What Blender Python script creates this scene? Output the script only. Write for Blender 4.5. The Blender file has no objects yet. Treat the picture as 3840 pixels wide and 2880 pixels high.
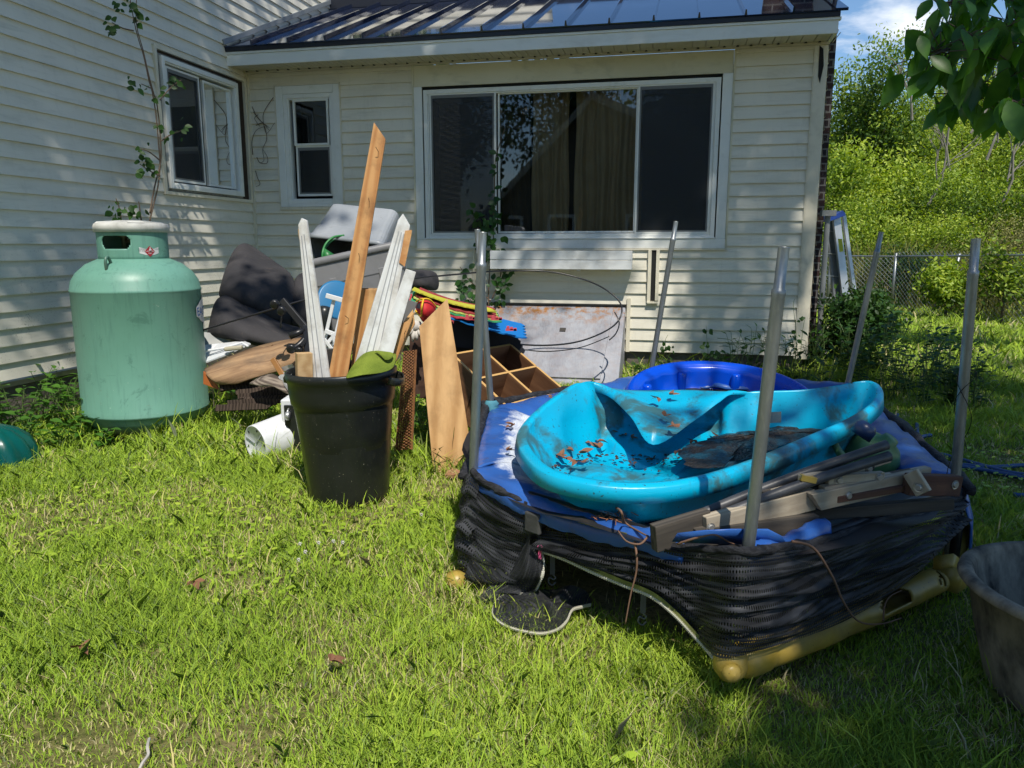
import bpy, math, random
import numpy as np
from mathutils import Vector, Matrix, noise
random.seed(7); RN = np.random.default_rng(7)
C = bpy.context.scene.collection
V = Vector
# ------------------------------------------------------------------ survey geometry (where the photographer stood)
F = 2821.; PIT = math.radians(10.34); H = 1.3; YAW = math.radians(11.9)
S = V((math.cos(YAW), -math.sin(YAW), 0)); N = V((-math.sin(YAW), -math.cos(YAW), 0)); UP = V((0, 0, 1))
CAM = V((0, 0, H))
def ray(u, v):
    x = (u-1920)/F; y = -(v-1440)/F
    return V((x, math.cos(PIT)+y*math.sin(PIT), -math.sin(PIT)+y*math.cos(PIT)))
def onplane(u, v, p, n):
    d = ray(u, v); return CAM + d*((V(p)-CAM).dot(V(n))/d.dot(V(n)))
def G(u, v, z=0.): return onplane(u, v, (0, 0, z), UP)
def Y(u, v, y): return onplane(u, v, (0, y, 0), (0, 1, 0))
P0 = G(2400, 1400)
def PB(s, z, o=0.): return V((P0.x, P0.y, 0)) + S*s + N*o + UP*z
def sz(u, v, o=0.):
    q = onplane(u, v, P0+N*o, N); return (q-P0).dot(S), q.z
SC = sz(950, 800)[0]
CN = PB(SC, 0)
def PL(t, z, o=0.): return CN + N*t + S*o + UP*z
def tz(u, v, o=0.):
    q = onplane(u, v, CN+S*o, S); return (q-CN).dot(N), q.z
# ------------------------------------------------------------------ mesh helpers
class MB:
    def __init__(s): s.v = []; s.f = []; s.uv = {}
    def quad(s, *p):
        i = len(s.v); s.v += [V(q) for q in p]; s.f.append(tuple(range(i, i+len(p))))
    def hexa(s, p):
        i = len(s.v); s.v += [V(q) for q in p]
        for a in ((0,3,2,1),(4,5,6,7),(0,1,5,4),(1,2,6,5),(2,3,7,6),(3,0,4,7)): s.f.append(tuple(i+k for k in a))
    def box(s, c, size, R=None):
        c = V(c); h = V(size)*.5; P = []
        for dz in (-1, 1):
            for dx, dy in ((-1,-1),(1,-1),(1,1),(-1,1)):
                q = V((dx*h.x, dy*h.y, dz*h.z)); P.append(c+(R@q if R else q))
        s.hexa(P)
    def mbox(s, P, a0, a1, z0, z1, o0, o1):   # box in wall coordinates
        s.hexa([P(a0,z0,o0),P(a1,z0,o0),P(a1,z0,o1),P(a0,z0,o1),P(a0,z1,o0),P(a1,z1,o0),P(a1,z1,o1),P(a0,z1,o1)])
    def frame(s, P, ao, zo, ai, zi, o0, o1):  # picture frame: outer (a0,a1),(z0,z1), inner
        s.mbox(P, ao[0], ai[0], zo[0], zo[1], o0, o1); s.mbox(P, ai[1], ao[1], zo[0], zo[1], o0, o1)
        s.mbox(P, ai[0], ai[1], zo[0], zi[0], o0, o1); s.mbox(P, ai[0], ai[1], zi[1], zo[1], o0, o1)
    def bar(s, a, b, w, h, up=UP):
        a = V(a); b = V(b); d = (b-a).normalized(); x = d.cross(V(up))
        if x.length < 1e-4: x = d.cross(V((1,0,0)))
        x.normalize(); y = x.cross(d)*(h/2); x = x*(w/2)
        s.hexa([a-x-y, a+x-y, a+x+y, a-x+y, b-x-y, b+x-y, b+x+y, b-x+y])
    def prism(s, pts, th):
        pts = [V(p) for p in pts]; n = len(pts); i = len(s.v); th = V(th)
        s.v += pts + [p+th for p in pts]
        s.f.append(tuple(range(i, i+n))); s.f.append(tuple(reversed(range(i+n, i+2*n))))
        for k in range(n): s.f.append((i+k, i+n+k, i+n+(k+1)%n, i+(k+1)%n))
    def tube(s, pts, r, n=10, cap=True):
        pts = [V(p) for p in pts]; m = len(pts); i0 = len(s.v)
        rr = r if isinstance(r, (list, tuple)) else [r]*m; x = None
        for k in range(m):
            d = (pts[min(k+1, m-1)]-pts[max(k-1, 0)])
            d = d.normalized() if d.length > 1e-9 else UP
            if x is None: x = d.cross(V((.3,.2,.93)) if abs(d.z) < .9 else V((1,0,0)))
            else: x = x-d*x.dot(d)
            x.normalize(); y = d.cross(x)
            for j in range(n):
                a = 2*math.pi*j/n; s.v.append(pts[k]+(x*math.cos(a)+y*math.sin(a))*rr[k])
        for k in range(m-1):
            for j in range(n):
                s.f.append((i0+k*n+j, i0+k*n+(j+1)%n, i0+(k+1)*n+(j+1)%n, i0+(k+1)*n+j))
        if cap:
            s.f.append(tuple(i0+j for j in reversed(range(n)))); s.f.append(tuple(i0+(m-1)*n+j for j in range(n)))
    def lathe(s, prof, n=48, c=(0,0,0), R=None, mod=None, a0=0., a1=2*math.pi):
        c = V(c); i0 = len(s.v); m = len(prof); full = a1-a0 > 6.28; k = n if full else n+1
        for (r, z) in prof:
            for j in range(k):
                a = a0+(a1-a0)*j/n; q = r*(mod(a, r, z) if mod else 1)
                p = V((q*math.cos(a), q*math.sin(a), z)); s.v.append(c+(R@p if R else p))
        for q in range(m-1):
            for j in range(n):
                b = (j+1) % k if full else j+1
                s.f.append((i0+q*k+j, i0+q*k+b, i0+(q+1)*k+b, i0+(q+1)*k+j))
    def sheet(s, rows, uvs=None, close=False, skip=None):
        i0 = len(s.v); m = len(rows); n = len(rows[0])
        for a, r in enumerate(rows):
            for b, p in enumerate(r):
                s.v.append(V(p))
                if uvs: s.uv[len(s.v)-1] = uvs[a][b]
        for a in range(m-1):
            for b in range(n if close else n-1):
                if skip and skip(a, b): continue
                c = (b+1) % n
                s.f.append((i0+a*n+b, i0+a*n+c, i0+(a+1)*n+c, i0+(a+1)*n+b))
    def leaf(s, b, d, nrm, L, W, curl=.15, fold=.15):
        b = V(b); d = V(d).normalized(); x = d.cross(V(nrm))
        if x.length < 1e-4: x = d.cross(V((1,0,0)))
        x.normalize(); n = x.cross(d); i = len(s.v)
        def P(t, w, o): return b+d*(t*L)+x*(w*W)+n*(o*W-curl*L*t*t)
        s.v.append(P(0,0,0))
        for t_, w_ in ((.12,.24),(.32,.45),(.55,.44),(.78,.24),(.9,.09)): s.v += [P(t_,-w_,fold*w_*2), P(t_,0,0), P(t_,w_,fold*w_*2)]
        s.v.append(P(1,0,0)); s.f += [(i,i+2,i+1),(i,i+3,i+2)]
        for q_ in range(4):
            e = i+1+3*q_; s.f += [(e,e+1,e+4,e+3),(e+1,e+2,e+5,e+4)]
        s.f += [(i+13,i+14,i+16),(i+14,i+15,i+16)]
    def build(s, name, mat, parent=None, smooth=False, bevel=0, subdiv=0, solid=0, R=None, label=None, cat=None, group=None, kind=None, origin=None, shade_angle=None):
        if origin is None:
            xs = [p.x for p in s.v]; ys = [p.y for p in s.v]; zs = [p.z for p in s.v]
            origin = V(((min(xs)+max(xs))/2, (min(ys)+max(ys))/2, min(zs)))
        origin = V(origin); Rt = R.transposed() if R else None
        me = bpy.data.meshes.new(name)
        vv = [(Rt@(p-origin) if R else p-origin) for p in s.v]
        me.from_pydata(vv, [], s.f); me.update()
        if s.uv:
            ul = me.uv_layers.new(name='UVMap')
            for lp in me.loops: ul.data[lp.index].uv = s.uv.get(lp.vertex_index, (0, 0))
        if smooth: me.polygons.foreach_set('use_smooth', [True]*len(me.polygons))
        o = bpy.data.objects.new(name, me); C.objects.link(o)
        if mat: me.materials.append(mat)
        wl = V((0, 0, 0)); q = parent
        Rp = None
        if parent:
            wl = V(parent['_w']); o.parent = parent
            if '_r' in parent: Rp = Matrix([list(parent['_r'])[k*3:k*3+3] for k in range(3)])
        o['_w'] = list(origin); o.location = Rp.transposed()@(origin-wl) if Rp else origin-wl
        Rw = R if R else Matrix.Identity(3)
        if R: o['_r'] = [R[a][b] for a in range(3) for b in range(3)]
        if R or Rp: o.rotation_euler = (Rp.transposed()@Rw if Rp else Rw).to_euler()
        if solid:
            md = o.modifiers.new('Solidify', 'SOLIDIFY'); md.thickness = solid; md.offset = 0
        if bevel:
            md = o.modifiers.new('Bevel', 'BEVEL'); md.width = bevel; md.segments = 2; md.limit_method = 'ANGLE'
        if subdiv:
            md = o.modifiers.new('Subdivision', 'SUBSURF'); md.levels = subdiv; md.render_levels = subdiv
        tag(o, label, cat, group, kind); return o
def tag(o, label=None, cat=None, group=None, kind=None):
    if label: o['label'] = label
    if cat: o['category'] = cat
    if group: o['group'] = group
    if kind: o['kind'] = kind
    return o
def thing(name, label, cat, loc, group=None):
    o = bpy.data.objects.new(name, None); C.objects.link(o); o.location = V(loc); o['_w'] = list(V(loc)); o.empty_display_size = .1
    return tag(o, label, cat, group)
def catmull(P, k=6, close=False):
    P = [V(p) for p in P]; n = len(P); out = []
    for i in range(n if close else n-1):
        if close: a, b, c, d = P[(i-1)%n], P[i], P[(i+1)%n], P[(i+2)%n]
        else: a, b, c, d = P[max(i-1,0)], P[i], P[i+1], P[min(i+2,n-1)]
        for j in range(k):
            t = j/k; out.append(.5*((2*b)+(c-a)*t+(2*a-5*b+4*c-d)*t*t+(3*b-a-3*c+d)*t**3))
    if not close: out.append(P[-1])
    return out
def frame_of(d, n):    # rotation whose X runs along d, Z near n
    x = V(d).normalized(); z = V(n); z = (z-x*z.dot(x)).normalized(); y = z.cross(x)
    return Matrix((x, y, z)).transposed()
def rnd(a, b): return random.uniform(a, b)
# ------------------------------------------------------------------ materials
class NT:
    def __init__(s, name, mat=True):
        s.m = bpy.data.materials.new(name); s.m.use_nodes = True; s.t = s.m.node_tree; s.t.nodes.clear()
        s.out = s.n('ShaderNodeOutputMaterial')
    def n(s, ty, **kw):
        x = s.t.nodes.new(ty)
        for k, v in kw.items():
            if k.startswith('i_'): x.inputs[int(k[2:]) if k[2:].isdigit() else k[2:]].default_value = v
            else: setattr(x, k, v)
        return x
    def l(s, a, b): s.t.links.new(a, b)
    def coord(s, scale=(1,1,1), kind='Object'):
        tc = s.n('ShaderNodeTexCoord'); mp = s.n('ShaderNodeMapping'); mp.inputs['Scale'].default_value = scale
        s.l(tc.outputs[kind], mp.inputs[0]); return mp.outputs[0]
    def noise(s, co, scale=5, detail=4, rough=.55, dist=0):
        x = s.n('ShaderNodeTexNoise'); x.inputs['Scale'].default_value = scale; x.inputs['Detail'].default_value = detail
        x.inputs['Roughness'].default_value = rough; x.inputs['Distortion'].default_value = dist; s.l(co, x.inputs['Vector']); return x.outputs['Fac']
    def ramp(s, fac, stops):
        x = s.n('ShaderNodeValToRGB'); e = x.color_ramp.elements
        while len(e) > 1: e.remove(e[-1])
        e[0].position = stops[0][0]; e[0].color = (*stops[0][1][:3], 1)
        for p, c in stops[1:]:
            q = e.new(p); q.color = (*c[:3], 1)
        s.l(fac, x.inputs[0]); return x.outputs[0]
    def mix(s, fac, a, b, mode='MIX'):
        x = s.n('ShaderNodeMix', data_type='RGBA', blend_type=mode)
        if isinstance(fac, (int, float)): x.inputs[0].default_value = fac
        else: s.l(fac, x.inputs[0])
        for k, q in ((6, a), (7, b)):
            if isinstance(q, (tuple, list)): x.inputs[k].default_value = (*q[:3], 1)
            else: s.l(q, x.inputs[k])
        return x.outputs[2]
    def math(s, op, a, b=0.):
        x = s.n('ShaderNodeMath', operation=op)
        for k, q in ((0, a), (1, b)):
            if isinstance(q, (int, float)): x.inputs[k].default_value = q
            else: s.l(q, x.inputs[k])
        return x.outputs[0]
    def bsdf(s, col, rough=.6, metal=0., spec=.5, bump=None, bs=.3, bd=.01, coat=0):
        b = s.n('ShaderNodeBsdfPrincipled')
        for k, q in (('Base Color', col), ('Roughness', rough), ('Metallic', metal)):
            if isinstance(q, (tuple, list)): b.inputs[k].default_value = (*q[:3], 1)
            elif isinstance(q, (int, float)): b.inputs[k].default_value = q
            else: s.l(q, b.inputs[k])
        b.inputs['Specular IOR Level'].default_value = spec; b.inputs['Coat Weight'].default_value = coat
        if bump is not None:
            x = s.n('ShaderNodeBump'); x.inputs['Strength'].default_value = bs; x.inputs['Distance'].default_value = bd
            s.l(bump, x.inputs['Height']); s.l(x.outputs[0], b.inputs['Normal'])
        return b.outputs[0]
    def done(s, sh): s.l(sh, s.out.inputs[0]); return s.m
BW = ((0,0,0),(1,1,1))
def mask(t, fac, lo, hi): return t.ramp(fac, ((lo, (0,0,0)), (hi, (1,1,1))))
def weather(name, c, c2=None, rough=.5, metal=0., sc=4, bs=.15, bsc=50, bd=.004, dirt=None, damt=.5, dsc=7, dlo=.5, dhi=.7, stretch=(1,1,1), spec=.5, coat=0, specks=None, ssc=90, slo=.7):
    t = NT(name); co = t.coord(stretch); n1 = t.noise(co, sc, 5)
    col = t.mix(mask(t, n1, .3, .7), c, c2 or tuple(x*.8 for x in c))
    if dirt:
        n2 = t.noise(co, dsc, 8, .65, .4); k = t.math('MULTIPLY', mask(t, n2, dlo, dhi), damt); col = t.mix(k, col, dirt)
    if specks:
        n3 = t.noise(t.coord(), ssc, 2, .5); col = t.mix(t.math('MULTIPLY', mask(t, n3, slo, slo+.04), .8), col, specks)
    bm = t.noise(co, bsc, 4)
    rg = t.math('ADD', rough-.08, t.math('MULTIPLY', n1, .16))
    return t.done(t.bsdf(col, rg, metal, spec, bm, bs, bd, coat))
def woodmat(name, c, c2, sc=14, rough=.6, stretch=(.09,1,1), bs=.2, stain=None, samt=.5, dist=.6):
    t = NT(name); co = t.coord(stretch)
    w = t.n('ShaderNodeTexWave', wave_type='BANDS', bands_direction='Y'); w.inputs['Scale'].default_value = sc*.5; w.inputs['Distortion'].default_value = 5.5
    w.inputs['Detail'].default_value = 4; w.inputs['Detail Scale'].default_value = 1.6; t.l(co, w.inputs[0])
    n = t.noise(co, sc*5, 6, .6, dist); f = t.math('ADD', t.math('MULTIPLY', w.outputs['Fac'], .5), t.math('MULTIPLY', n, .55))
    col = t.mix(mask(t, f, .25, .8), c, c2)
    if stain:
        n2 = t.noise(t.coord(), 6, 7, .65); col = t.mix(t.math('MULTIPLY', mask(t, n2, .48, .68), samt), col, stain)
    return t.done(t.bsdf(col, rough, 0, .3, f, bs, .002))
def leafmat(name, c, c2, trans=.35, rough=.45, attr=None, sc=3., spec=.35, upn=0.):
    t = NT(name)
    if attr:
        a = t.n('ShaderNodeAttribute', attribute_name=attr); fac = a.outputs['Fac']
    else: fac = mask(t, t.noise(t.coord(), sc, 3), .35, .65)
    col = t.mix(fac, c, c2) if not isinstance(c[0], (tuple, list)) else t.ramp(fac, c)
    b = t.bsdf(col, rough, 0, spec)
    if upn:   # tiny blades: soften the shading normal toward the sky
        ge = t.n('ShaderNodeNewGeometry'); vm = t.n('ShaderNodeMix', data_type='VECTOR'); vm.inputs[0].default_value = upn; t.l(ge.outputs['Normal'], vm.inputs[4]); vm.inputs[5].default_value = (0,0,1)
        nv = t.n('ShaderNodeVectorMath', operation='NORMALIZE'); t.l(vm.outputs[1], nv.inputs[0]); t.l(nv.outputs[0], b.node.inputs['Normal'])
    tr = t.n('ShaderNodeBsdfTranslucent'); hs = t.n('ShaderNodeHueSaturation'); hs.inputs['Value'].default_value = 1.25; hs.inputs['Saturation'].default_value = 1.1; hs.inputs['Hue'].default_value = .49
    t.l(col, hs.inputs['Color']); t.l(hs.outputs[0], tr.inputs[0])
    m = t.n('ShaderNodeMixShader'); m.inputs[0].default_value = trans; t.l(b, m.inputs[1]); t.l(tr.outputs[0], m.inputs[2])
    return t.done(m.outputs[0])
def plain(name, c, rough=.6, metal=0., spec=.5, bsc=0, bs=.2):
    t = NT(name)
    return t.done(t.bsdf(c, rough, metal, spec, t.noise(t.coord(), bsc, 3) if bsc else None, bs, .003))

def siding_mat(name, c, grime, speck=False):
    t = NT(name); co = t.coord((1,1,1)); gen = t.coord((1,1,1))
    n = t.noise(co, 1.3, 6, .6); col = t.mix(mask(t, n, .35, .75), c, tuple(x*.86 for x in c))
    n2 = t.noise(t.coord((.6,.6,4)), 4, 8, .7, .5); col = t.mix(t.math('MULTIPLY', mask(t, n2, .5, .75), .38), col, grime)
    # running grime below every lap
    n3 = t.noise(t.coord((3,3,.5)), 6, 6, .6); col = t.mix(t.math('MULTIPLY', mask(t, n3, .55, .8), .16), col, (.2,.19,.14))
    if speck:
        n4 = t.noise(co, 75, 3, .6); sp = t.n('ShaderNodeSeparateXYZ'); tc = t.n('ShaderNodeTexCoord'); t.l(tc.outputs['Object'], sp.inputs[0])
        low = t.ramp(t.math('MULTIPLY', sp.outputs[2], .8), ((0, (1,1,1)), (.95, (0,0,0))))
        k = t.math('MULTIPLY', t.math('MULTIPLY', mask(t, n4, .6, .66), mask(t, t.noise(co, 5, 4), .42, .6)), low)
        col = t.mix(k, col, (.06,.055,.045))
    bm = t.noise(t.coord((.25,.25,2)), 120, 4)
    return t.done(t.bsdf(col, .5, 0, .35, bm, .12, .003))
def glass_mat(name, tint=(.62,.66,.64), base=.04):
    t = NT(name); g = t.n('ShaderNodeBsdfGlossy'); g.inputs['Roughness'].default_value = .015; g.inputs[0].default_value = (.9,.95,1,1)
    bp = t.n('ShaderNodeBump'); bp.inputs['Strength'].default_value = .03; bp.inputs['Distance'].default_value = .01
    t.l(t.noise(t.coord(), 2.2, 2), bp.inputs['Height']); t.l(bp.outputs[0], g.inputs['Normal'])
    tr = t.n('ShaderNodeBsdfTransparent'); tr.inputs[0].default_value = (*tint, 1)
    fr = t.n('ShaderNodeFresnel'); fr.inputs[0].default_value = 1.5; m = t.n('ShaderNodeMixShader')
    t.l(t.math('ADD', t.math('MULTIPLY', fr.outputs[0], 1.3), base), m.inputs[0]); t.l(tr.outputs[0], m.inputs[1]); t.l(g.outputs[0], m.inputs[2])
    return t.done(m.outputs[0])
def screen_mat():
    t = NT('insect_screen'); tr = t.n('ShaderNodeBsdfTransparent'); d = t.bsdf((.02,.024,.028), .5)
    m = t.n('ShaderNodeMixShader'); m.inputs[0].default_value = .62; t.l(tr.outputs[0], m.inputs[1]); t.l(d, m.inputs[2]); return t.done(m.outputs[0])
def net_mat():
    t = NT('black_netting'); co = t.coord((1,1,1), 'UV')
    w1 = t.n('ShaderNodeTexWave', wave_type='BANDS', bands_direction='X'); w1.inputs['Scale'].default_value = 34; w1.inputs['Distortion'].default_value = .6
    w2 = t.n('ShaderNodeTexWave', wave_type='BANDS', bands_direction='Y'); w2.inputs['Scale'].default_value = 26; w2.inputs['Distortion'].default_value = .6
    t.l(co, w1.inputs[0]); t.l(co, w2.inputs[0])
    h = t.math('MULTIPLY', w1.outputs['Fac'], w2.outputs['Fac'])
    dens = t.noise(t.coord((1,1,1), 'UV'), 4, 4)
    thr = t.math('ADD', .04, t.math('MULTIPLY', dens, .85))
    hole = t.math('GREATER_THAN', h, thr)
    col = t.mix(mask(t, t.noise(t.coord((1,7,1),'UV'), 5, 6), .45, .72), (.010,.011,.013), (.075,.078,.085))  # grey streaks put the highlights of lit folds into the colour
    b = t.bsdf(col, .62, 0, .3, h, .35, .003)
    tr = t.n('ShaderNodeBsdfTransparent'); m = t.n('ShaderNodeMixShader'); t.l(hole, m.inputs[0]); t.l(b, m.inputs[1]); t.l(tr.outputs[0], m.inputs[2])
    return t.done(m.outputs[0])
def pad_mat():
    t = NT('worn_blue_vinyl'); co = t.coord(); uv = t.coord((1,1,1), 'UV')
    n = t.noise(co, 3, 5); col = t.mix(mask(t, n, .35, .7), (.03,.12,.42), (.02,.075,.28))
    sp = t.n('ShaderNodeSeparateXYZ'); t.l(uv, sp.inputs[0])
    fr = t.noise(t.coord((1,5,1),'UV'), 16, 8, .75, 1.5); inner = t.math('ADD', sp.outputs[1], t.math('MULTIPLY', t.math('SUBTRACT', t.noise(co, 7, 7, .7), .5), 1.3))
    k = t.math('MULTIPLY', mask(t, inner, .42, .66), mask(t, fr, .3, .52)); col = t.mix(k, col, (.62,.66,.72))
    d = t.noise(co, 19, 8, .7); col = t.mix(t.math('MULTIPLY', mask(t, d, .6, .72), .6), col, (.09,.06,.04))
    bm = t.noise(co, 28, 6, .6); rg = t.ramp(k, ((0, (.33,)*3), (1, (.9,)*3)))
    return t.done(t.bsdf(col, rg, 0, .5, bm, .35, .006))

m_siding = siding_mat('vinyl_siding', (.77,.735,.63), (.30,.30,.23), True)
m_siding2 = siding_mat('vinyl_siding_addition', (.77,.73,.61), (.33,.32,.24))
m_trim = weather('cream_trim', (.74,.69,.55), (.66,.61,.48), .5, dirt=(.22,.2,.14), damt=.4, dlo=.5, dhi=.8)
m_white = weather('white_trim', (.80,.81,.77), (.73,.74,.70), .42, dirt=(.34,.31,.22), damt=.35, dlo=.55, dhi=.8)
m_fascia = weather('white_fascia', (.80,.82,.79), (.74,.76,.73), .4, sc=2, stretch=(.3,.3,1), dirt=(.35,.33,.25), damt=.25)
m_soffit = weather('cream_soffit', (.60,.56,.44), (.54,.5,.4), .5, dirt=(.3,.27,.2), damt=.3)
m_beam = weather('stained_panel', (.70,.66,.50), (.54,.50,.34), .5, sc=1.6, dirt=(.3,.3,.2), damt=.4, stretch=(.5,.5,1))
m_dark = plain('dark_gap', (.012,.012,.012), .9)
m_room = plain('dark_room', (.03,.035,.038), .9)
m_glass = glass_mat('window_glass'); m_screen = screen_mat()
m_conc = weather('concrete_foundation', (.16,.14,.115), (.09,.08,.07), .9, sc=3, bs=.8, bsc=30, bd=.015, dirt=(.05,.05,.04), damt=.7)
def roof_mat():
    t = NT('navy_metal_roof'); n = t.noise(t.coord((1,1,1)), .9, 3); co = t.coord()
    col = t.mix(mask(t, t.noise(co, 2.4, 6), .4, .7), (.02,.035,.09), (.03,.045,.10))
    rg = t.ramp(t.noise(co, 5, 5), ((.3, (.05,)*3), (.75, (.12,)*3)))
    return t.done(t.bsdf(col, rg, .6, .9, n, .06, .02, .5))
m_roof = roof_mat()
def brick_mat():
    t = NT('dark_brick'); b = t.n('ShaderNodeTexBrick'); b.inputs['Scale'].default_value = 1; b.inputs['Brick Width'].default_value = .21; b.inputs['Row Height'].default_value = .075
    b.inputs['Mortar Size'].default_value = .008; b.inputs['Color1'].default_value = (.05,.025,.022,1); b.inputs['Color2'].default_value = (.02,.016,.02,1); b.inputs['Mortar'].default_value = (.16,.15,.14,1)
    t.l(t.coord((1,1,1), 'UV'), b.inputs[0]); col = t.mix(t.math('MULTIPLY', mask(t, t.noise(t.coord(), 40, 5), .6, .75), .4), b.outputs[0], (.3,.3,.3))
    return t.done(t.bsdf(col, .85, 0, .3, b.outputs[1], -.6, .01))
m_brick = brick_mat()
m_galv = weather('galvanised_steel', (.33,.35,.35), (.22,.24,.25), .42, .75, sc=22, bs=.15, bsc=200, dirt=(.5,.52,.5), damt=.35, dsc=60, stretch=(1,1,.25))
m_alu = weather('aluminium', (.55,.56,.55), (.42,.43,.43), .38, .7, sc=9)
m_turq = weather('turquoise_plastic', (.0,.43,.66), (.0,.38,.62), .36, sc=3, bs=.35, bsc=9, bd=.012, dirt=(.05,.10,.09), damt=.85, dsc=4.5, dlo=.51, dhi=.62, specks=(.03,.03,.02), ssc=85, slo=.69)
m_turq_clean = weather('turquoise_plastic_rim', (.0,.32,.54), (.0,.27,.5), .33, sc=3, bs=.2, bsc=14, bd=.004, dirt=(.04,.12,.14), damt=.5, dsc=30, dlo=.56, dhi=.7)
m_royal = weather('royal_blue_plastic', (.0,.075,.62), (.0,.06,.55), .25, sc=4, bs=.15, bsc=20)
m_black = weather('black_plastic', (.011,.013,.013), (.018,.02,.019), .33, sc=8, bs=.1, bsc=120, dirt=(.10,.09,.07), damt=.35, dsc=25, dlo=.6, dhi=.78, specks=(.35,.32,.25), ssc=130, slo=.72)
m_black2 = plain('black_metal', (.012,.012,.014), .35, 0, .5)
m_net = net_mat(); m_pad = pad_mat()
# ------------------------------------------------------------------ camera, sky, sun
sc = bpy.context.scene
cam = bpy.data.objects.new('camera', bpy.data.cameras.new('camera')); C.objects.link(cam); sc.camera = cam
cam.location = CAM; cam.rotation_euler = (math.pi/2-PIT, 0, 0); cam.data.lens = F/3840*36; cam.data.sensor_width = 36
cam.data.clip_end = 3000; cam.data.clip_start = .05
sc.view_settings.view_transform = 'Standard'; sc.view_settings.look = 'None'; sc.view_settings.exposure = 0
sc.cycles.transparent_max_bounces = 24
SUN_EL = math.radians(57.5); SUND = V((.24*math.cos(SUN_EL), -.971*math.cos(SUN_EL), math.sin(SUN_EL))).normalized()
w = bpy.data.worlds.new('World'); sc.world = w; w.use_nodes = True; t = w.node_tree; t.nodes.clear()
def wn(ty): return t.nodes.new(ty)
sky = wn('ShaderNodeTexSky'); sky.sky_type = 'NISHITA'; sky.sun_disc = False; sky.sun_elevation = SUN_EL
sky.sun_rotation = math.atan2(SUND.x, SUND.y); sky.ozone_density = 2.5; sky.air_density = 1.0; sky.dust_density = .05
tc = wn('ShaderNodeTexCoord')
mp = wn('ShaderNodeMapping'); mp.inputs['Scale'].default_value = (1, 1, 2.6); t.links.new(tc.outputs['Generated'], mp.inputs[0])
nz = wn('ShaderNodeTexNoise'); nz.inputs['Scale'].default_value = 5.5; nz.inputs['Detail'].default_value = 9; nz.inputs['Roughness'].default_value = .55; nz.inputs['Distortion'].default_value = .25
t.links.new(mp.outputs[0], nz.inputs['Vector'])
# one soft cumulus where the photograph has it
cd = ray(3400, 70).normalized()
df = wn('ShaderNodeVectorMath'); df.operation = 'SUBTRACT'; df.inputs[1].default_value = cd; t.links.new(tc.outputs['Generated'], df.inputs[0])
m2 = wn('ShaderNodeMapping'); m2.inputs['Rotation'].default_value = (0, math.radians(28), 0); m2.inputs['Scale'].default_value = (1.0, .3, 2.0); t.links.new(df.outputs[0], m2.inputs[0])
ln = wn('ShaderNodeVectorMath'); ln.operation = 'LENGTH'; t.links.new(m2.outputs[0], ln.inputs[0])
mr = wn('ShaderNodeMapRange'); mr.inputs[1].default_value = 0; mr.inputs[2].default_value = .12; mr.inputs[3].default_value = .34; mr.inputs[4].default_value = -.04; t.links.new(ln.outputs[1], mr.inputs[0])
ad = wn('ShaderNodeMath'); ad.operation = 'ADD'; t.links.new(nz.outputs['Fac'], ad.inputs[0]); t.links.new(mr.outputs[0], ad.inputs[1])
rp = wn('ShaderNodeValToRGB'); rp.color_ramp.elements[0].position = .60; rp.color_ramp.elements[1].position = .74; t.links.new(ad.outputs[0], rp.inputs[0])
hs = wn('ShaderNodeHueSaturation'); hs.inputs['Saturation'].default_value = 1.12; t.links.new(sky.outputs[0], hs.inputs['Color'])
mx = wn('ShaderNodeMix'); mx.data_type = 'RGBA'; mx.inputs[7].default_value = (7.2, 7.6, 8.2, 1); t.links.new(rp.outputs[0], mx.inputs[0]); t.links.new(hs.outputs[0], mx.inputs[6])
bg = wn('ShaderNodeBackground'); bg.inputs[1].default_value = .145; wo = wn('ShaderNodeOutputWorld')
t.links.new(mx.outputs[2], bg.inputs[0]); t.links.new(bg.outputs[0], wo.inputs[0])
sl = bpy.data.lights.new('sun', 'SUN'); sl.energy = 5.0; sl.angle = math.radians(.53); sl.color = (1, .94, .84)
so = bpy.data.objects.new('sun', sl); C.objects.link(so); so.rotation_euler = SUND.to_track_quat('Z', 'Y').to_euler(); so.location = (3, -10, 20)

# ------------------------------------------------------------------ ground and hillside
t = NT('soil_and_thatch'); co = t.coord()
n = t.noise(co, 2.2, 7, .65); n2 = t.noise(co, 40, 6, .7)
c_ = t.mix(mask(t, n, .38, .62), (.13,.15,.035), (.30,.25,.12)); c_ = t.mix(mask(t, n2, .45, .7), c_, (.06,.065,.02))
m_ground = t.done(t.bsdf(c_, .95, 0, .1, n2, .8, .03))
g = MB(); nx = 60
def gh(x, y): return 0 if y < 16 else min(1, (y-16)/30)**1.3*8.5
rows = []
ys = [-60, -30, -10, 0, 2, 4, 6, 8, 10, 13, 16, 18, 21, 24, 28, 33, 40, 50, 80, 150, 400, 1500]; xs = [-1500, -300, -80, -30, -12, -6, -3, 0, 3, 6, 9, 12, 16, 20, 26, 34, 50, 80, 300, 1500]
for y in ys: rows.append([(x, y, gh(x, y)) for x in xs])
g.sheet(rows); g.build('ground', m_ground, smooth=True, kind='structure', origin=(0,0,0))

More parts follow.
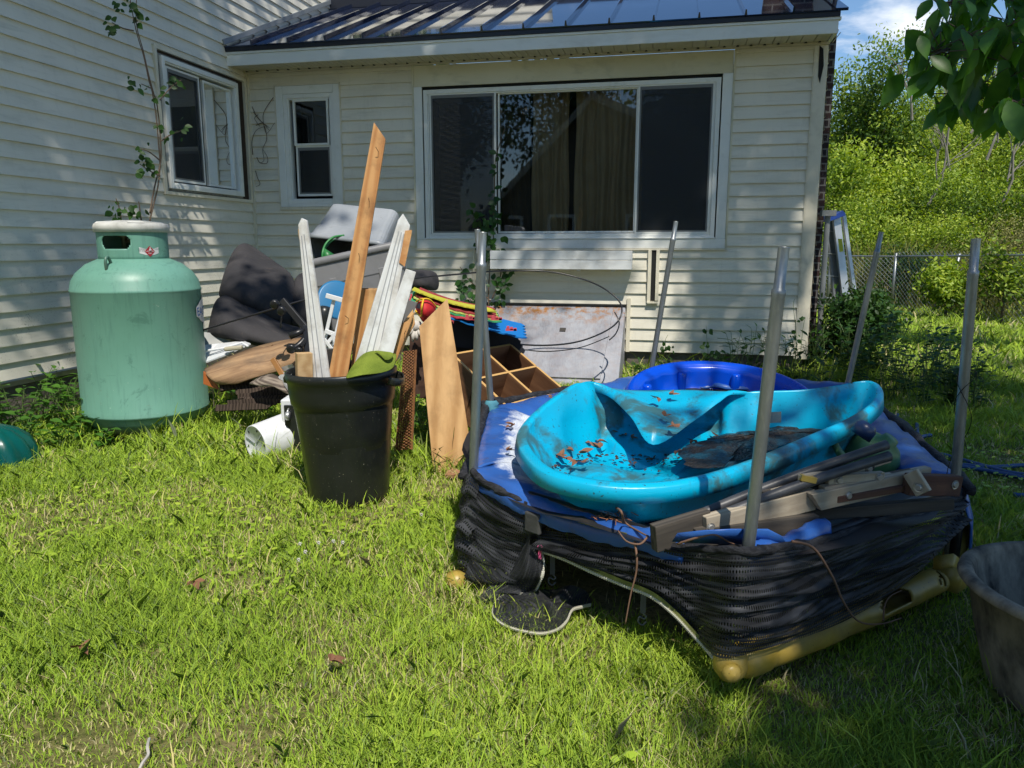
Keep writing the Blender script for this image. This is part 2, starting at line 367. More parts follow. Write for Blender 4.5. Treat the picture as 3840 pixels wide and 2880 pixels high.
# ------------------------------------------------------------------ the house
HL = thing('house', 'cream vinyl sided house with a navy metal roofed addition and a wide three pane window', 'house', PB(0, 0, -1))
LAP = .1195
def siding(m, P, a0, a1, z0, z1, zs, th=.018, sgn=1):
    k = math.floor((z0-zs)/LAP+1e-6)
    z = zs+k*LAP
    while z < z1-1e-4:
        b, c = max(z, z0), min(z+LAP, z1)
        ob = th*(1-(b-z)/LAP); oc = th*(1-(c-z)/LAP)
        m.quad(P(a0,b,ob), P(a1,b,ob), P(a1,c,oc), P(a0,c,oc))
        if b == z: m.quad(P(a0,b,0), P(a1,b,0), P(a1,b,ob), P(a0,b,ob))
        z += LAP
ZB = .232
cr = PB(0,0)
def avg(*a): return sum(a)/len(a)
sR = sz(3024, 1341)[0]          # right corner
sP = sz(2978, 1300)[0]          # inner edge of the corner post
ZT = 3.155
swL = avg(sz(1031,320)[0], sz(1055,786)[0]); swR = avg(sz(1276,313)[0], sz(1296,786)[0]); swB = sz(1175,786)[1]; swT = sz(1150,317)[1]
bwL = avg(sz(1549,239)[0], sz(1556,930)[0]); bwR = avg(sz(2762,180)[0], sz(2725,925)[0]); bwB = sz(2300,933)[1]
m = MB()
siding(m, PB, SC, swL, ZB, ZT+.02, ZB); siding(m, PB, swL, swR, ZB, swB, ZB); siding(m, PB, swL, swR, swT, ZT+.02, ZB)
siding(m, PB, swR, bwL, ZB, ZT+.02, ZB); siding(m, PB, bwL, bwR, ZB, bwB, ZB); siding(m, PB, bwR, sP, ZB, ZT+.02, ZB)
m.build('siding', m_siding2, HL)
# left (main house) wall
lw0, lw1 = avg(tz(565,165)[0], tz(616,721)[0]), avg(tz(914,306)[0], tz(933,759)[0])
lz0, lz1 = avg(tz(616,721)[1], tz(933,759)[1]), avg(tz(565,165)[1], tz(914,306)[1])
m = MB(); ZL = .365
siding(m, PL, lw0, 8.5, ZL, 6, ZL, .019); siding(m, PL, lw1, lw0, ZL, lz0, ZL); siding(m, PL, lw1, lw0, lz1, 6, ZL); siding(m, PL, -2.6, lw1, ZL, 6, ZL)
m.build('siding', m_siding, HL)
m = MB(); siding(m, lambda a, z, o: PB(a, z, o-2.28), SC, -1.35, 4.1, 4.82, 4.1); m.build('siding', m_siding, HL)
# foundation
m = MB(); m.mbox(PB, SC, sR-.03, -.2, ZB-.005, -.3, -.03); m.mbox(PL, -.05, 8.5, -.2, ZL-.05, -.3, -.02); m.build('foundation', m_conc, HL)
m = MB(); m.mbox(PL, .0, 8.5, ZL-.055, ZL-.02, -.2, -.006); m.build('sill_plate', weather('pale_sill', (.42,.36,.24), (.3,.26,.18), .8), HL)
# corner posts
m = MB(); m.mbox(PB, sP, sR, ZB-.03, ZT+.01, -.2, .022); m.mbox(PB, sP+.012, sR-.012, ZB-.03, ZT+.01, .022, .025); m.build('corner_post', m_trim, HL)
m = MB(); m.mbox(PB, SC+.0, SC+.045, ZB-.02, ZT, 0, .03); m.build('corner_post', m_trim, HL)
m = MB(); m.prism([PB(sP+.04,3.13,.0265), PB(sP+.075,3.1,.0265), PB(sP+.088,2.95,.0265), PB(sP+.065,2.8,.0265), PB(sP+.045,2.86,.0265)], N*.003)
m.build('torn_hole', m_dark, HL)
# side wall of the addition (seen when you step aside)
m = MB(); siding(m, lambda a, z, o: CN+S*(sR-SC)-N*a+S*o+UP*z, 0, 3.2, ZB, ZT+.9, ZB); m.build('siding', m_siding2, HL)
# soffit
m = MB(); a = SC+.01; k = 0; m.mbox(PB, SC, sR+.02, ZT+.022, ZT+.03, -.02, .33)
while a < sR:
    b = min(a+.117, sR+.02); m.mbox(PB, a, b-.004, ZT+.004, ZT+.02, 0, .332); m.mbox(PB, a+.05, a+.056, ZT+.001, ZT+.005, 0, .332); a += .121
m.mbox(PB, SC, sR, ZT-.02, ZT+.006, .0255, .05)
m.build('soffit', m_soffit, HL)
a = SC+.06
while a < sR-.05:
    m = MB(); m.prism([PB(a-.013,ZT+.0005,.053), PB(a+.013,ZT+.0005,.053), PB(a,ZT+.0005,.088)], UP*-.006); a += .121
    m.build('soffit_vent', m_dark, HL)
# fascia, drip edge
sRf = sz(3142,129,.35)[0]
m = MB(); m.mbox(PB, SC, sRf, ZT-.006, ZT+.105, .333, .35); m.mbox(PB, SC, sRf+.02, ZT+.105, ZT+.128, .30, .362); m.mbox(PB, sR-.02, sRf, ZT-.006, ZT+.12, .0, .333); m.build('fascia', m_fascia, HL, bevel=.003)
sRd = sz(3180,50,.37)[0]
m = MB(); m.mbox(PB, SC, sRd-.06, ZT+.129, ZT+.178, .352, .372); m.build('drip_edge', plain('dark_drip_edge', (.008,.01,.018), .4), HL)
# roof
def RP(s, q, h=0.):   # q 0..1 up the slope
    o = .385-2.65*q; z = ZT+.18+1.08*q*1.03
    return PB(s, z, o)+(N*.38+UP*.92)*h
m = MB(); m.hexa([RP(SC,0,-.012),RP(sRd,0,-.012),RP(sRd+.0,1,-.012),RP(SC,1,-.012),RP(SC,0),RP(sRd,0),RP(sRd,1),RP(SC,1)]); RF = m.build('roof', m_roof, HL)
s1 = sz(2975,62,.37)[0]; k = 0
mr_ = MB()
while s1-.405*k > SC+.1:
    s_ = s1-.405*k; mr_.hexa([RP(s_-.012,0,.001),RP(s_+.012,0,.001),RP(s_+.012,1,.001),RP(s_-.012,1,.001),RP(s_-.006,0.002,.045),RP(s_+.006,0.002,.045),RP(s_+.006,1,.045),RP(s_-.006,1,.045)]); k += 1
mr_.hexa([RP(sRd-.1,0,.001),RP(sRd,0,.001),RP(sRd,1,.001),RP(sRd-.1,1,.001),RP(sRd-.1,0,.012),RP(sRd,0,.012),RP(sRd,1,.012),RP(sRd-.1,1,.012)])
mr_.build('standing_seams', m_roof, RF)
m = MB(); m.bar(PL(.42, ZT+.21, .02), PL(-2.25, ZT+1.38, .02), .025, .05); m.build('wall_flashing', plain('grey_flashing', (.3,.33,.35), .4, .3), HL)
m = MB(); m.mbox(PB, SC+.0, sRd, ZT+1.27, ZT+1.4, -2.26, -2.2); m.build('ridge_flashing', plain('dark_flashing', (.03,.035,.05), .35, .5), HL)
# flat panel over the big window
m = MB(); m.mbox(PB, bwL+.02, bwR-.02, sz(1560,328)[1], ZT-.021, 0, .018); m.mbox(PB, bwL, bwL+.018, bwB, ZT-.02, 0, .026); m.mbox(PB, bwR-.018, bwR, bwB, ZT-.02, 0, .026)
m.build('header_panel', m_beam, HL)
# ---- windows
def window(P, outer, frame, panes, fo, casing=None, name='window', recess=-.05, screens=(), room=None, roommat=None, mull=.03):
    W_ = thing('window', None, None, P((outer[0]+outer[1])/2, outer[2], 0)); W_.parent = HL; W_.location = V(W_['_w'])-V(HL['_w'])
    for k_ in ('category',):
        if k_ in W_: del W_[k_]
    fm = MB()
    a0, a1, z0, z1 = frame
    w_ = .042
    fm.frame(P, (a0, a1), (z0, z1), (a0+w_, a1-w_), (z0+w_, z1-w_), recess-.03, fo)
    fm.frame(P, (a0+w_, a1-w_), (z0+w_, z1-w_), (a0+w_+.014, a1-w_-.014), (z0+w_+.014, z1-w_-.014), recess-.03, fo-.012)
    fm.build('window_frame', m_white, W_, bevel=.003)
    for i, (p0, p1, q0, q1, od) in enumerate(panes):
        s_ = MB(); sw = mull; s_.frame(P, (p0-sw, p1+sw), (q0-sw, q1+sw), (p0, p1), (q0, q1), od-.02, od+.012)
        sash = s_.build('sash', m_white, W_, bevel=.002)
        gm = MB(); gm.quad(P(p0,q0,od-.008), P(p1,q0,od-.008), P(p1,q1,od-.008), P(p0,q1,od-.008)); gm.build('pane', m_glass, sash)
        if i in screens:
            gm = MB(); gm.quad(P(p0,q0,od+.006), P(p1,q0,od+.006), P(p1,q1,od+.006), P(p0,q1,od+.006)); sb = gm.build('insect_screen', m_screen, sash)
            gm = MB(); gm.frame(P, (p0, p1), (q0, q1), (p0+.016, p1-.016), (q0+.016, q1-.03), od+.001, od+.011); gm.build('screen_frame', plain('grey_screen_frame', (.16,.165,.16), .5), sash)
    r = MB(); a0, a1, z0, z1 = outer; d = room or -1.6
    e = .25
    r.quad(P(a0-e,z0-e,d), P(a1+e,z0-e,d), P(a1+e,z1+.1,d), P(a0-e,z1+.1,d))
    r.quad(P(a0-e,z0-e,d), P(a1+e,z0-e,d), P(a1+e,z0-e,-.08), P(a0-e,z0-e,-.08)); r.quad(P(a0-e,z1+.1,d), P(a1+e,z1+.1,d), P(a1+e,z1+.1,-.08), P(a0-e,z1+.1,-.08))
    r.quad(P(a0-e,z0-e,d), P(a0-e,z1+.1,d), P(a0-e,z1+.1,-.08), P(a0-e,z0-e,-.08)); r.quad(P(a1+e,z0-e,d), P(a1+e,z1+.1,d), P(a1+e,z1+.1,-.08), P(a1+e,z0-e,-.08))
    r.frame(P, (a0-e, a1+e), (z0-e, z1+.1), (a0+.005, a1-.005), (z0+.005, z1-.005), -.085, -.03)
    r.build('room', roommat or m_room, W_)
    return W_
# big window
fo_ = (avg(sz(1584,339)[0], sz(1602,898)[0]), avg(sz(2708,289)[0], sz(2675,894)[0]), sz(2100,896)[1], avg(sz(1584,339)[1], sz(2708,289)[1]))
z0_, z1_ = sz(1860,872)[1], avg(sz(1851,350)[1], sz(2675,312)[1])
pa = (avg(sz(1610,357)[0], sz(1623,874)[0]), avg(sz(1851,348)[0], sz(1856,874)[0]))
pb_ = (avg(sz(1866,354)[0], sz(1869,868)[0]), avg(sz(2393,321)[0], sz(2372,866)[0]))
pc = (avg(sz(2404,323)[0], sz(2383,872)[0]), avg(sz(2675,310)[0], sz(2651,868)[0]))
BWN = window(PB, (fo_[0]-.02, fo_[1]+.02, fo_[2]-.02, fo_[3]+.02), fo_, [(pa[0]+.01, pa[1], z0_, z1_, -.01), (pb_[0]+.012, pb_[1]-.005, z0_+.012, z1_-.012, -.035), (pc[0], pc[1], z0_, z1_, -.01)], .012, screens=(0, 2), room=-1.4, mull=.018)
cs = MB(); zc1 = sz(1560,328)[1]; zc0 = sz(2300,931)[1]; cw = fo_[0]-bwL-.02
cs.mbox(PB, bwL+.019, fo_[0]-.012, fo_[2]-.0, zc1-.001, 0, .022); cs.mbox(PB, fo_[1]+.012, bwR-.019, fo_[2], zc1-.001, 0, .022)
cs.mbox(PB, bwL+.019, bwR-.019, zc0, fo_[2]-.001, 0, .024); cs.mbox(PB, fo_[0]-.011, fo_[1]+.011, fo_[2]-.0005, fo_[2]+.012, -.03, .034)
cs.build('casing', m_white, BWN, bevel=.004)
cs = MB(); cs.mbox(PB, bwL, bwR, zc0-.018, zc0-.001, 0, .03); cs.build('sill', m_trim, BWN)
# curtains
def curtain(a0, a1, z0, z1, o, mat, waves, amp=.035):
    rows = []
    for j in range(9):
        z = z1+(z0-z1)*j/8; r = []
        for i in range(61):
            u = i/60; r.append(PB(a0+(a1-a0)*u+.01*math.sin(j*.9+u*9), z, o+amp*(math.sin(u*waves*6.28)+.5*math.sin(u*waves*2.7*6.28+1))*(.6+.4*j/8)))
        rows.append(r)
    q = MB(); q.sheet(rows); return q
m_cur = weather('tan_curtain', (.60,.47,.30), (.50,.38,.23), .9, sc=5)
c0 = sz(2148,600)[0]
curtain(c0, pb_[1]+.06, z0_-.1, z1_+.05, -.2, m_cur, 3.4, .05).build('curtain', m_cur, BWN, smooth=True)
curtain(sz(1980,600)[0], c0-.07, z0_-.1, z1_+.05, -.26, m_cur, 2.2).build('curtain', m_cur, BWN, smooth=True)
curtain(pb_[0]-.1, sz(1960,600)[0], z0_-.1, z1_+.05, -.4, m_cur, 2).build('curtain', weather('brown_curtain', (.12,.10,.075), (.1,.08,.06), .9), BWN, smooth=True)
# small window
fs = (avg(sz(1062,350)[0], sz(1085,765)[0]), avg(sz(1250,345)[0], sz(1268,765)[0]), sz(1175,765)[1], sz(1150,352)[1])
pu = (avg(sz(1101,380)[0], sz(1112,537)[0]), avg(sz(1220,376)[0], sz(1229,537)[0]), sz(1165,537)[1], sz(1160,379)[1])
pl = (avg(sz(1114,553)[0], sz(1121,727)[0]), avg(sz(1234,550)[0], sz(1241,727)[0]), sz(1180,727)[1], sz(1170,552)[1])
SWN = window(PB, (fs[0]-.01, fs[1]+.01, fs[2]-.01, fs[3]+.01), fs, [(pu[0], pu[1], pu[2], pu[3], -.012), (pl[0], pl[1]-.005, pl[2], pl[3], -.03)], .018, screens=(1,), mull=.022, room=-.9)
cs = MB(); cs.frame(PB, (swL+.012, swR-.012), (swB+.03, swT-.01), (fs[0]-.001, fs[1]+.001), (fs[2]-.001, fs[3]+.001), 0, .026); cs.build('casing', m_white, SWN, bevel=.004)
cs = MB(); cs.mbox(PB, swL, swR, swB, swB+.028, 0, .034); cs.mbox(PB, swL, swL+.011, swB+.028, swT, 0, .03); cs.mbox(PB, swR-.011, swR, swB+.028, swT, 0, .03); cs.mbox(PB, swL, swR, swT-.009, swT+.004, 0, .031); cs.build('sill', m_trim, SWN)
# left wall window (t runs toward the camera)
lf = (avg(tz(880,313)[0], tz(902,738)[0]), avg(tz(586,207)[0], tz(632,706)[0]), avg(tz(632,706)[1], tz(902,738)[1]), avg(tz(586,207)[1], tz(880,313)[1]))
la = (avg(tz(738,294)[0], tz(764,685)[0]), avg(tz(622,258)[0], tz(653,673)[0])); lb = (avg(tz(858,338)[0], tz(885,703)[0]), avg(tz(762,309)[0], tz(791,692)[0]))
lz_a, lz_b = avg(tz(653,673)[1], tz(764,685)[1]), avg(tz(622,258)[1], tz(738,294)[1])
LWN = window(PL, (lw1+.02, lw0-.02, lz0+.02, lz1-.02), lf, [(lb[0], lb[1], lz_a, lz_b-.01, -.01), (la[0], la[1], lz_a, lz_b, .0)], .045, screens=(1,), room=-1.5, mull=.02, roommat=plain('room_paint', (.20,.23,.22), .8))
cs = MB(); cs.frame(PL, (lw1-.012, lw0+.012), (lz0-.012, lz1+.012), (lw1+.02, lw0-.02), (lz0+.02, lz1-.02), 0, .034); cs.build('casing', m_trim, LWN)
cs = MB(); cs.frame(PL, (lf[0]-.02, lf[1]+.02), (lf[2]-.018, lf[3]+.02), (lf[0], lf[1]), (lf[2], lf[3]), .006, .012); cs.build('nailing_fin', weather('dirty_fin', (.34,.35,.32), (.2,.18,.14), .6, dirt=(.05,.04,.03), dlo=.5, dhi=.55, dsc=14), LWN)
cs = MB(); cs.frame(PL, (lw1+.02, lw0-.02), (lz0+.02, lz1-.02), (lf[0]+.02, lf[1]-.02), (lf[2]+.02, lf[3]-.02), -.04, .003); cs.build('rough_opening', weather('rotten_sheathing', (.05,.03,.02), (.02,.015,.01), .95, bs=.8), LWN)
q = onplane(787, 388, CN+S*-.8, S); cs = MB(); cs.lathe([(.0,.05),(.09,.045),(.11,.0),(.115,-.05),(.06,-.075),(0,-.08)], 24, q)
tL = NT('lit_lamp_shade'); em = tL.n('ShaderNodeEmission'); em.inputs[0].default_value = (1,.55,.22,1); em.inputs[1].default_value = 1.6; cs.build('ceiling_lamp', tL.done(em.outputs[0]), LWN, smooth=True)
# dangling trim under the big window
ja, jb = sz(2438,1000)[0], sz(2460,1000)[0]; jz = sz(2450,1128)[1]
m = MB(); m.mbox(PB, ja-.022, ja+.012, jz-.01, zc0-.02, .015, .04); m.mbox(PB, jb-.0, jb+.034, jz+.005, zc0-.02, .015, .036); m.mbox(PB, ja-.022, jb+.03, jz-.025, jz-.008, .015, .05); m.build('trim_channel', m_trim, HL, bevel=.002)
m = MB(); m.mbox(PB, ja+.012, jb, jz, zc0-.02, .0135, .018); m.build('trim_gap', m_dark, HL)
jc = sz(1779,1000)[0]; m = MB(); m.mbox(PB, jc-.012, jc+.012, .55, zc0-.02, .014, .034); m.build('trim_channel', m_trim, HL)
# brick chimney behind the corner, with its pipe
bR = sz(3097,700,-1.0)[0]
CH = thing('chimney', 'dark brick chimney rising behind the right corner of the addition', 'chimney', PB(bR-.25, 0, -1.3))
m = MB(); w0, w1 = bR-.75, bR
for (a, b, c, d, ww) in ((PB(w0,0,-1.0), PB(w1,0,-1.0), PB(w1,7,-1.0), PB(w0,7,-1.0), .75), (PB(w1,0,-1.0), PB(w1,0,-1.7), PB(w1,7,-1.7), PB(w1,7,-1.0), .7)):
    i = len(m.v); m.quad(a, b, c, d)
    for k, uvv in enumerate(((0,0),(ww,0),(ww,7),(0,7))): m.uv[i+k] = uvv
m.build('brickwork', m_brick, CH)
pq = sz(3098,900,-.85)
m = MB(); m.tube([PB(pq[0],0,-.85), PB(pq[0],1.62,-.85)], .028, 12); m.mbox(PB, pq[0]-.07, pq[0]+.07, 1.62, 1.68, -.92, -.78); m.build('pipe', plain('grey_pipe', (.22,.23,.23), .5), CH)
# white wooden window box hung under the sill
wb0, wb1 = sz(1837,975,.2)[0], sz(2369,975,.2)[0]; wz0, wz1 = sz(2100,1010,.2)[1], sz(2100,940,.2)[1]; wm = (wz0+wz1)/2
WBX = thing('window_box', 'white painted wooden box of two boards hung below the wide window', 'window box', PB((wb0+wb1)/2, wz0, .1))
m_wpaint = woodmat('white_painted_wood', (.72,.74,.74), (.62,.64,.64), 10, .5, (.1,1,1), .15, (.3,.28,.24), .3)
for a, b in ((wz0, wm-.003), (wm+.003, wz1)):
    m = MB(); m.mbox(PB, wb0, wb1, a, b, .18, .2); m.build('front_board', m_wpaint, WBX, bevel=.003)
m = MB(); m.mbox(PB, wb0, wb0+.02, wz0+.002, wz1-.004, .03, .179); m.mbox(PB, wb1-.02, wb1, wz0+.002, wz1-.004, .03, .179); m.mbox(PB, wb0+.021, wb1-.021, wz0+.004, wz0+.02, .03, .179); m.build('side_boards', m_wpaint, WBX)
for f_ in (.1, .35, .62, .86):
    m = MB(); a = wb0+(wb1-wb0)*f_; m.mbox(PB, a, a+.035, wz0-.02, wz0+.001, .1, .16); m.build('foot_block', m_wpaint, WBX)
# cellar bulkhead
t = NT('rusty_painted_steel'); co = t.coord((1,1,1)); sp = t.n('ShaderNodeSeparateXYZ'); t.l(co, sp.inputs[0])
st = t.noise(t.coord((9,2,2)), 9, 8, .7); cl = t.noise(co, 4, 7, .65, .5)
c_ = t.mix(mask(t, cl, .35, .68), (.36,.37,.40), (.22,.22,.25)); c_ = t.mix(t.math('MULTIPLY', mask(t, st, .45, .7), .5), c_, (.17,.17,.19)); c_ = t.mix(t.math('MULTIPLY', mask(t, t.noise(co, 2.4, 5), .5, .7), .5), c_, (.45,.47,.51))
top = t.ramp(sp.outputs[2], ((.52, (0,0,0)), (.66, (1,1,1)))); c_ = t.mix(t.math('MULTIPLY', t.math('ADD', t.math('MULTIPLY', top, 1.), .12), mask(t, t.noise(co, 13, 8, .7), .46, .62)), c_, (.30,.13,.03))
m_bulk = t.done(t.bsdf(c_, .55, .1, .4, st, .3, .004))
BK = thing('cellar_bulkhead', 'weathered grey sloping steel cellar door with rust along its top edge', 'cellar door', PB(-.9, 0, .4))
s0_, s1_ = -1.95, -.165
prof = [(-.0,0),(.90,0),(.88,.05),(.05,.70),(.0,.70)]
m = MB(); m.prism([PB(s0_, z, o) for o, z in prof], S*(s1_-s0_)); m.build('frame', m_bulk, BK, bevel=.008, origin=PB(-.9,0,.4))
def SLP(s, q, h): a = V((.86,.066)); b = V((.06,.692)); c = a+(b-a)*q; return PB(s, c.y, c.x)+(N*.62+UP*.79)*h
m = MB(); m.hexa([SLP(s0_+.07,.0,.0),SLP(s1_-.17,.0,.0),SLP(s1_-.12,.96,.0),SLP(s0_+.07,.96,.0),SLP(s0_+.07,0,.022),SLP(s1_-.17,0,.022),SLP(s1_-.12,.96,.022),SLP(s0_+.07,.96,.022)]); m.build('door_leaf', m_bulk, BK, bevel=.006, origin=PB(-.9,0,.4))
m = MB(); m.mbox(PB, s0_, s1_+.01, .70, .718, 0, .075); m.build('top_flashing', plain('black_flashing', (.02,.02,.02), .5), BK)
m = MB(); m.mbox(PB, s1_+.012, s1_+.05, ZB-.005, .78, 0, .03); m.build('trim_channel', m_trim, HL)
q = onplane(2110, 1237, SLP(0,.5,.024), N*.62+UP*.79); m = MB(); m.box(q, (.06,.05,.012), frame_of(S, N*.62+UP*.79)); m.build('hasp', plain('rusty_hasp', (.04,.035,.03), .7), BK)
def circ(c, r, n=24, R=None, a0=0, a1=2*math.pi):
    return [V(c)+(R@V((r*math.cos(a0+(a1-a0)*i/n), r*math.sin(a0+(a1-a0)*i/n), 0)) if R else V((r*math.cos(a0+(a1-a0)*i/n), r*math.sin(a0+(a1-a0)*i/n), 0))) for i in range(n+1)]
# ------------------------------------------------------------------ propane tank
TC = V((-2.575, 5.20, 0)); TR = .405; KT = TR/.487
t = NT('faded_green_tank_paint'); co = t.coord((1,1,1)); 
c_ = t.mix(mask(t, t.noise(co, 2.2, 6), .35, .7), (.125,.295,.225), (.155,.345,.27))
st = t.noise(t.coord((9,9,.7)), 5, 8, .65); c_ = t.mix(t.math('MULTIPLY', mask(t, st, .52, .72), .55), c_, (.08,.19,.16))
sc_ = t.noise(co, 55, 4, .6); c_ = t.mix(t.math('MULTIPLY', mask(t, sc_, .71, .735), .8), c_, (.42,.5,.42))
c_ = t.mix(t.math('MULTIPLY', mask(t, t.noise(co, 3.3, 8, .75, 2.), .58, .63), .45), c_, (.05,.14,.11)); c_ = t.mix(t.math('MULTIPLY', mask(t, t.noise(co, 21, 8, .8, .6), .64, .68), .75), c_, (.16,.10,.05))
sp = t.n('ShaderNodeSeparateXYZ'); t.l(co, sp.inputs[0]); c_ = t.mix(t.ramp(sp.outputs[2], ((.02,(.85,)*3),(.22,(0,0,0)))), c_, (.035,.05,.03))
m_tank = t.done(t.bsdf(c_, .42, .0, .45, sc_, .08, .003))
TK = thing('propane_tank', 'large green upright propane tank with a white lid beside the left wall', 'gas tank', TC)
m = MB(); R_ = TR
pr = [(0,.012),(.18,.015),(.32,.04),(.42,.09),(.468,.14),(R_-.004,.178),(R_+.004,.186),(R_+.004,.194),(R_,.2),(R_,1.0),(R_+.004,1.006),(R_+.005,1.016),(R_,1.024),(.475,1.075),(.435,1.13),(.36,1.185),(.27,1.22),(.15,1.235),(0,1.24)]
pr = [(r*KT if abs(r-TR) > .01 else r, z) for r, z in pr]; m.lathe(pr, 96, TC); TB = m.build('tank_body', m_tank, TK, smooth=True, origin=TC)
# collar with hand slots cut through
m = MB(); rc = .216; na = 144; rows = []; uvs = []; zs = [1.205,1.24,1.275,1.286,1.295,1.31,1.33,1.35,1.362,1.37,1.382,1.41,1.425]
for z in zs: rows.append([TC+V((rc*math.cos(2*math.pi*j/na), rc*math.sin(2*math.pi*j/na), z)) for j in range(na)])
def slot(a, b):
    ang = b/na*360; z = (zs[a]+zs[a+1])/2
    for c_ang in (266, 86):
        dx = (abs(ang+1.25-c_ang))*math.pi/180*rc; dz = abs(z-1.328)
        if dx < .095-.028 and dz < .041: return True
        if dx < .097 and dz < .041*math.sqrt(max(0, 1-((dx-.067)/.03)**2)) if dx >= .067 else False: return True
    return False
m.sheet(rows, close=True, skip=slot); m.build('collar', m_tank, TK, smooth=True, solid=.006, origin=TC)
m = MB(); m.lathe([(.0,1.25),(.02,1.25),(.02,1.36),(.045,1.37),(.045,1.39),(0,1.395)], 12, TC+V((-.03,-.05,0))); m.tube(catmull([TC+V((-.03,-.05,1.33)), TC+V((.06,-.12,1.34)), TC+V((.12,-.05,1.33)), TC+V((.2,.02,1.28))], 5), .009, 8); m.build('valve', plain('brass_valve', (.25,.2,.12), .4, .8), TK, smooth=True)
m_lid = weather('chalky_white_lid', (.62,.62,.58), (.42,.42,.39), .7, dirt=(.2,.2,.17), damt=.6, dsc=9, bs=.3)
m = MB(); m.lathe([(.229,1.395),(.232,1.43),(.225,1.448),(.2,1.456),(.1,1.47),(0,1.472)], 64, TC, mod=lambda a, r, z: 1); LD = m.build('lid', m_lid, TK, smooth=True, solid=.006, origin=TC+V((0,0,1.4)))
m = MB()
for a in (1.1, 3.2, 5.3): m.hexa([TC+Matrix.Rotation(a,3,'Z')@V(p) for p in ((.04,-.06,1.466),(.22,-.05,1.455),(.22,.05,1.455),(.04,.06,1.466),(.05,-.05,1.475),(.21,-.04,1.466),(.21,.04,1.466),(.05,.05,1.475))])
m.build('lid_rib', m_lid, LD)
la_ = math.radians(266); d_ = V((math.cos(la_), math.sin(la_), 0)); pb = TC+d_*.27
m = MB(); m.tube(catmull([pb+V((0,0,1.19)), pb+d_*.03+V((0,0,1.235)), pb+d_*.055+V((0,0,1.225)), pb+d_*.062+V((0,0,1.19)), pb+d_*.055+V((0,0,1.13))], 5), .01, 8); m.build('lifting_lug', m_tank, TK, smooth=True)
# hazard sticker on the collar
def curved(name, mat, ang0, ang1, z0, z1, r, parent, bow=0., n=12):
    m = MB(); rows = []
    for z in (z0, (z0+z1)/2, z1):
        rows.append([TC+V((r*math.cos(math.radians(ang0+(ang1-ang0)*i/n)), r*math.sin(math.radians(ang0+(ang1-ang0)*i/n)), z+bow*math.cos(math.pi*(i/n-.5))*-1)) for i in range(n+1)])
    m.sheet(rows); return m.build(name, mat, parent)
def textmesh(name, txt, size, mat, place, parent, origin):   # text bent onto a surface by place(x,y)
    cu = bpy.data.curves.new(name, 'FONT'); cu.body = txt; cu.size = size; cu.align_x = 'CENTER'; cu.resolution_u = 2
    ob = bpy.data.objects.new(name, cu); C.objects.link(ob); dg = bpy.context.evaluated_depsgraph_get()
    me = bpy.data.meshes.new_from_object(ob.evaluated_get(dg)); C.objects.unlink(ob); bpy.data.objects.remove(ob)
    m = MB(); m.v = [place(v.co.x, v.co.y) for v in me.vertices]; m.f = [tuple(p.vertices) for p in me.polygons]
    return m.build(name, mat, parent, origin=origin)
m_lab = plain('sticker_white', (.62,.63,.62), .5); m_red = plain('sticker_red', (.35,.02,.03), .45); m_ink = plain('ink', (.03,.035,.05), .6); m_blue = plain('label_blue', (.02,.11,.36), .5)
SA = 322
STK = curved('hazard_sticker', m_lab, SA-17, SA+17, 1.258, 1.298, rc+.0045, TK, .014)
def onc(x, y, r=rc+.0062, a=SA, zc=1.27): b = math.radians(a)+x/r; return TC+V((r*math.cos(b), r*math.sin(b), zc+y))
m = MB(); m.sheet([[onc(-.036*(1-abs(k)), k*.036) , onc(0, k*.036), onc(.036*(1-abs(k)), k*.036)] for k in (-1,-.5,0,.5,1)]); m.build('red_diamond', m_red, STK)
textmesh('hazard_lettering', 'FLAMMABLE', .0125, m_lab, lambda x, y: onc(x, y-.003, rc+.008), STK, TC)
textmesh('hazard_lettering', 'GAS', .0135, m_lab, lambda x, y: onc(x, y-.017, rc+.008), STK, TC)
for (dx, tt, yy) in ((-.05, 'PROPANE', .017), (.055, '1-800-427', .017), (-.052, 'UN 1075', .006)):
    textmesh('sticker_lettering', tt, .011, m_ink, lambda x, y, dx=dx, yy=yy: onc(x+dx, y+yy-.006), STK, TC)
m = MB(); m.sheet([[onc(x, y, rc+.0125) for x in (-.008, 0, .008)] for y in (.006, .014)]); m.sheet([[onc(-.005, .012, rc+.0125), onc(.005, .012, rc+.0125)], [onc(-.001,.03, rc+.0125), onc(.001,.03, rc+.0125)]]); m.build('flame_mark', m_lab, STK)
# company plate on the right flank, seen edge on
EA = 379.; 
def one(x, y, r=TR+.006, zc=.86): b = math.radians(EA)+x/r; return TC+V((r*math.cos(b), r*math.sin(b), zc+y))
star = [(-.17,.03),(-.13,.05),(-.1,.07),(-.04,.085),(-.01,.15),(.01,.15),(.04,.085),(.1,.07),(.13,.05),(.17,.03),(.17,-.03),(.13,-.05),(.1,-.07),(.04,-.085),(.01,-.15),(-.01,-.15),(-.04,-.085),(-.1,-.07),(-.13,-.05),(-.17,-.03)]
m = MB(); m.sheet([[one(x, y) for x, y in star[:10]], [one(x, -y) for x, y in star[:10]]]); LG = m.build('company_plate', m_lab, TK)
textmesh('plate_lettering', 'EASTERN', .082, m_blue, lambda x, y: one(x, y-.028, TR+.009), LG, TC)
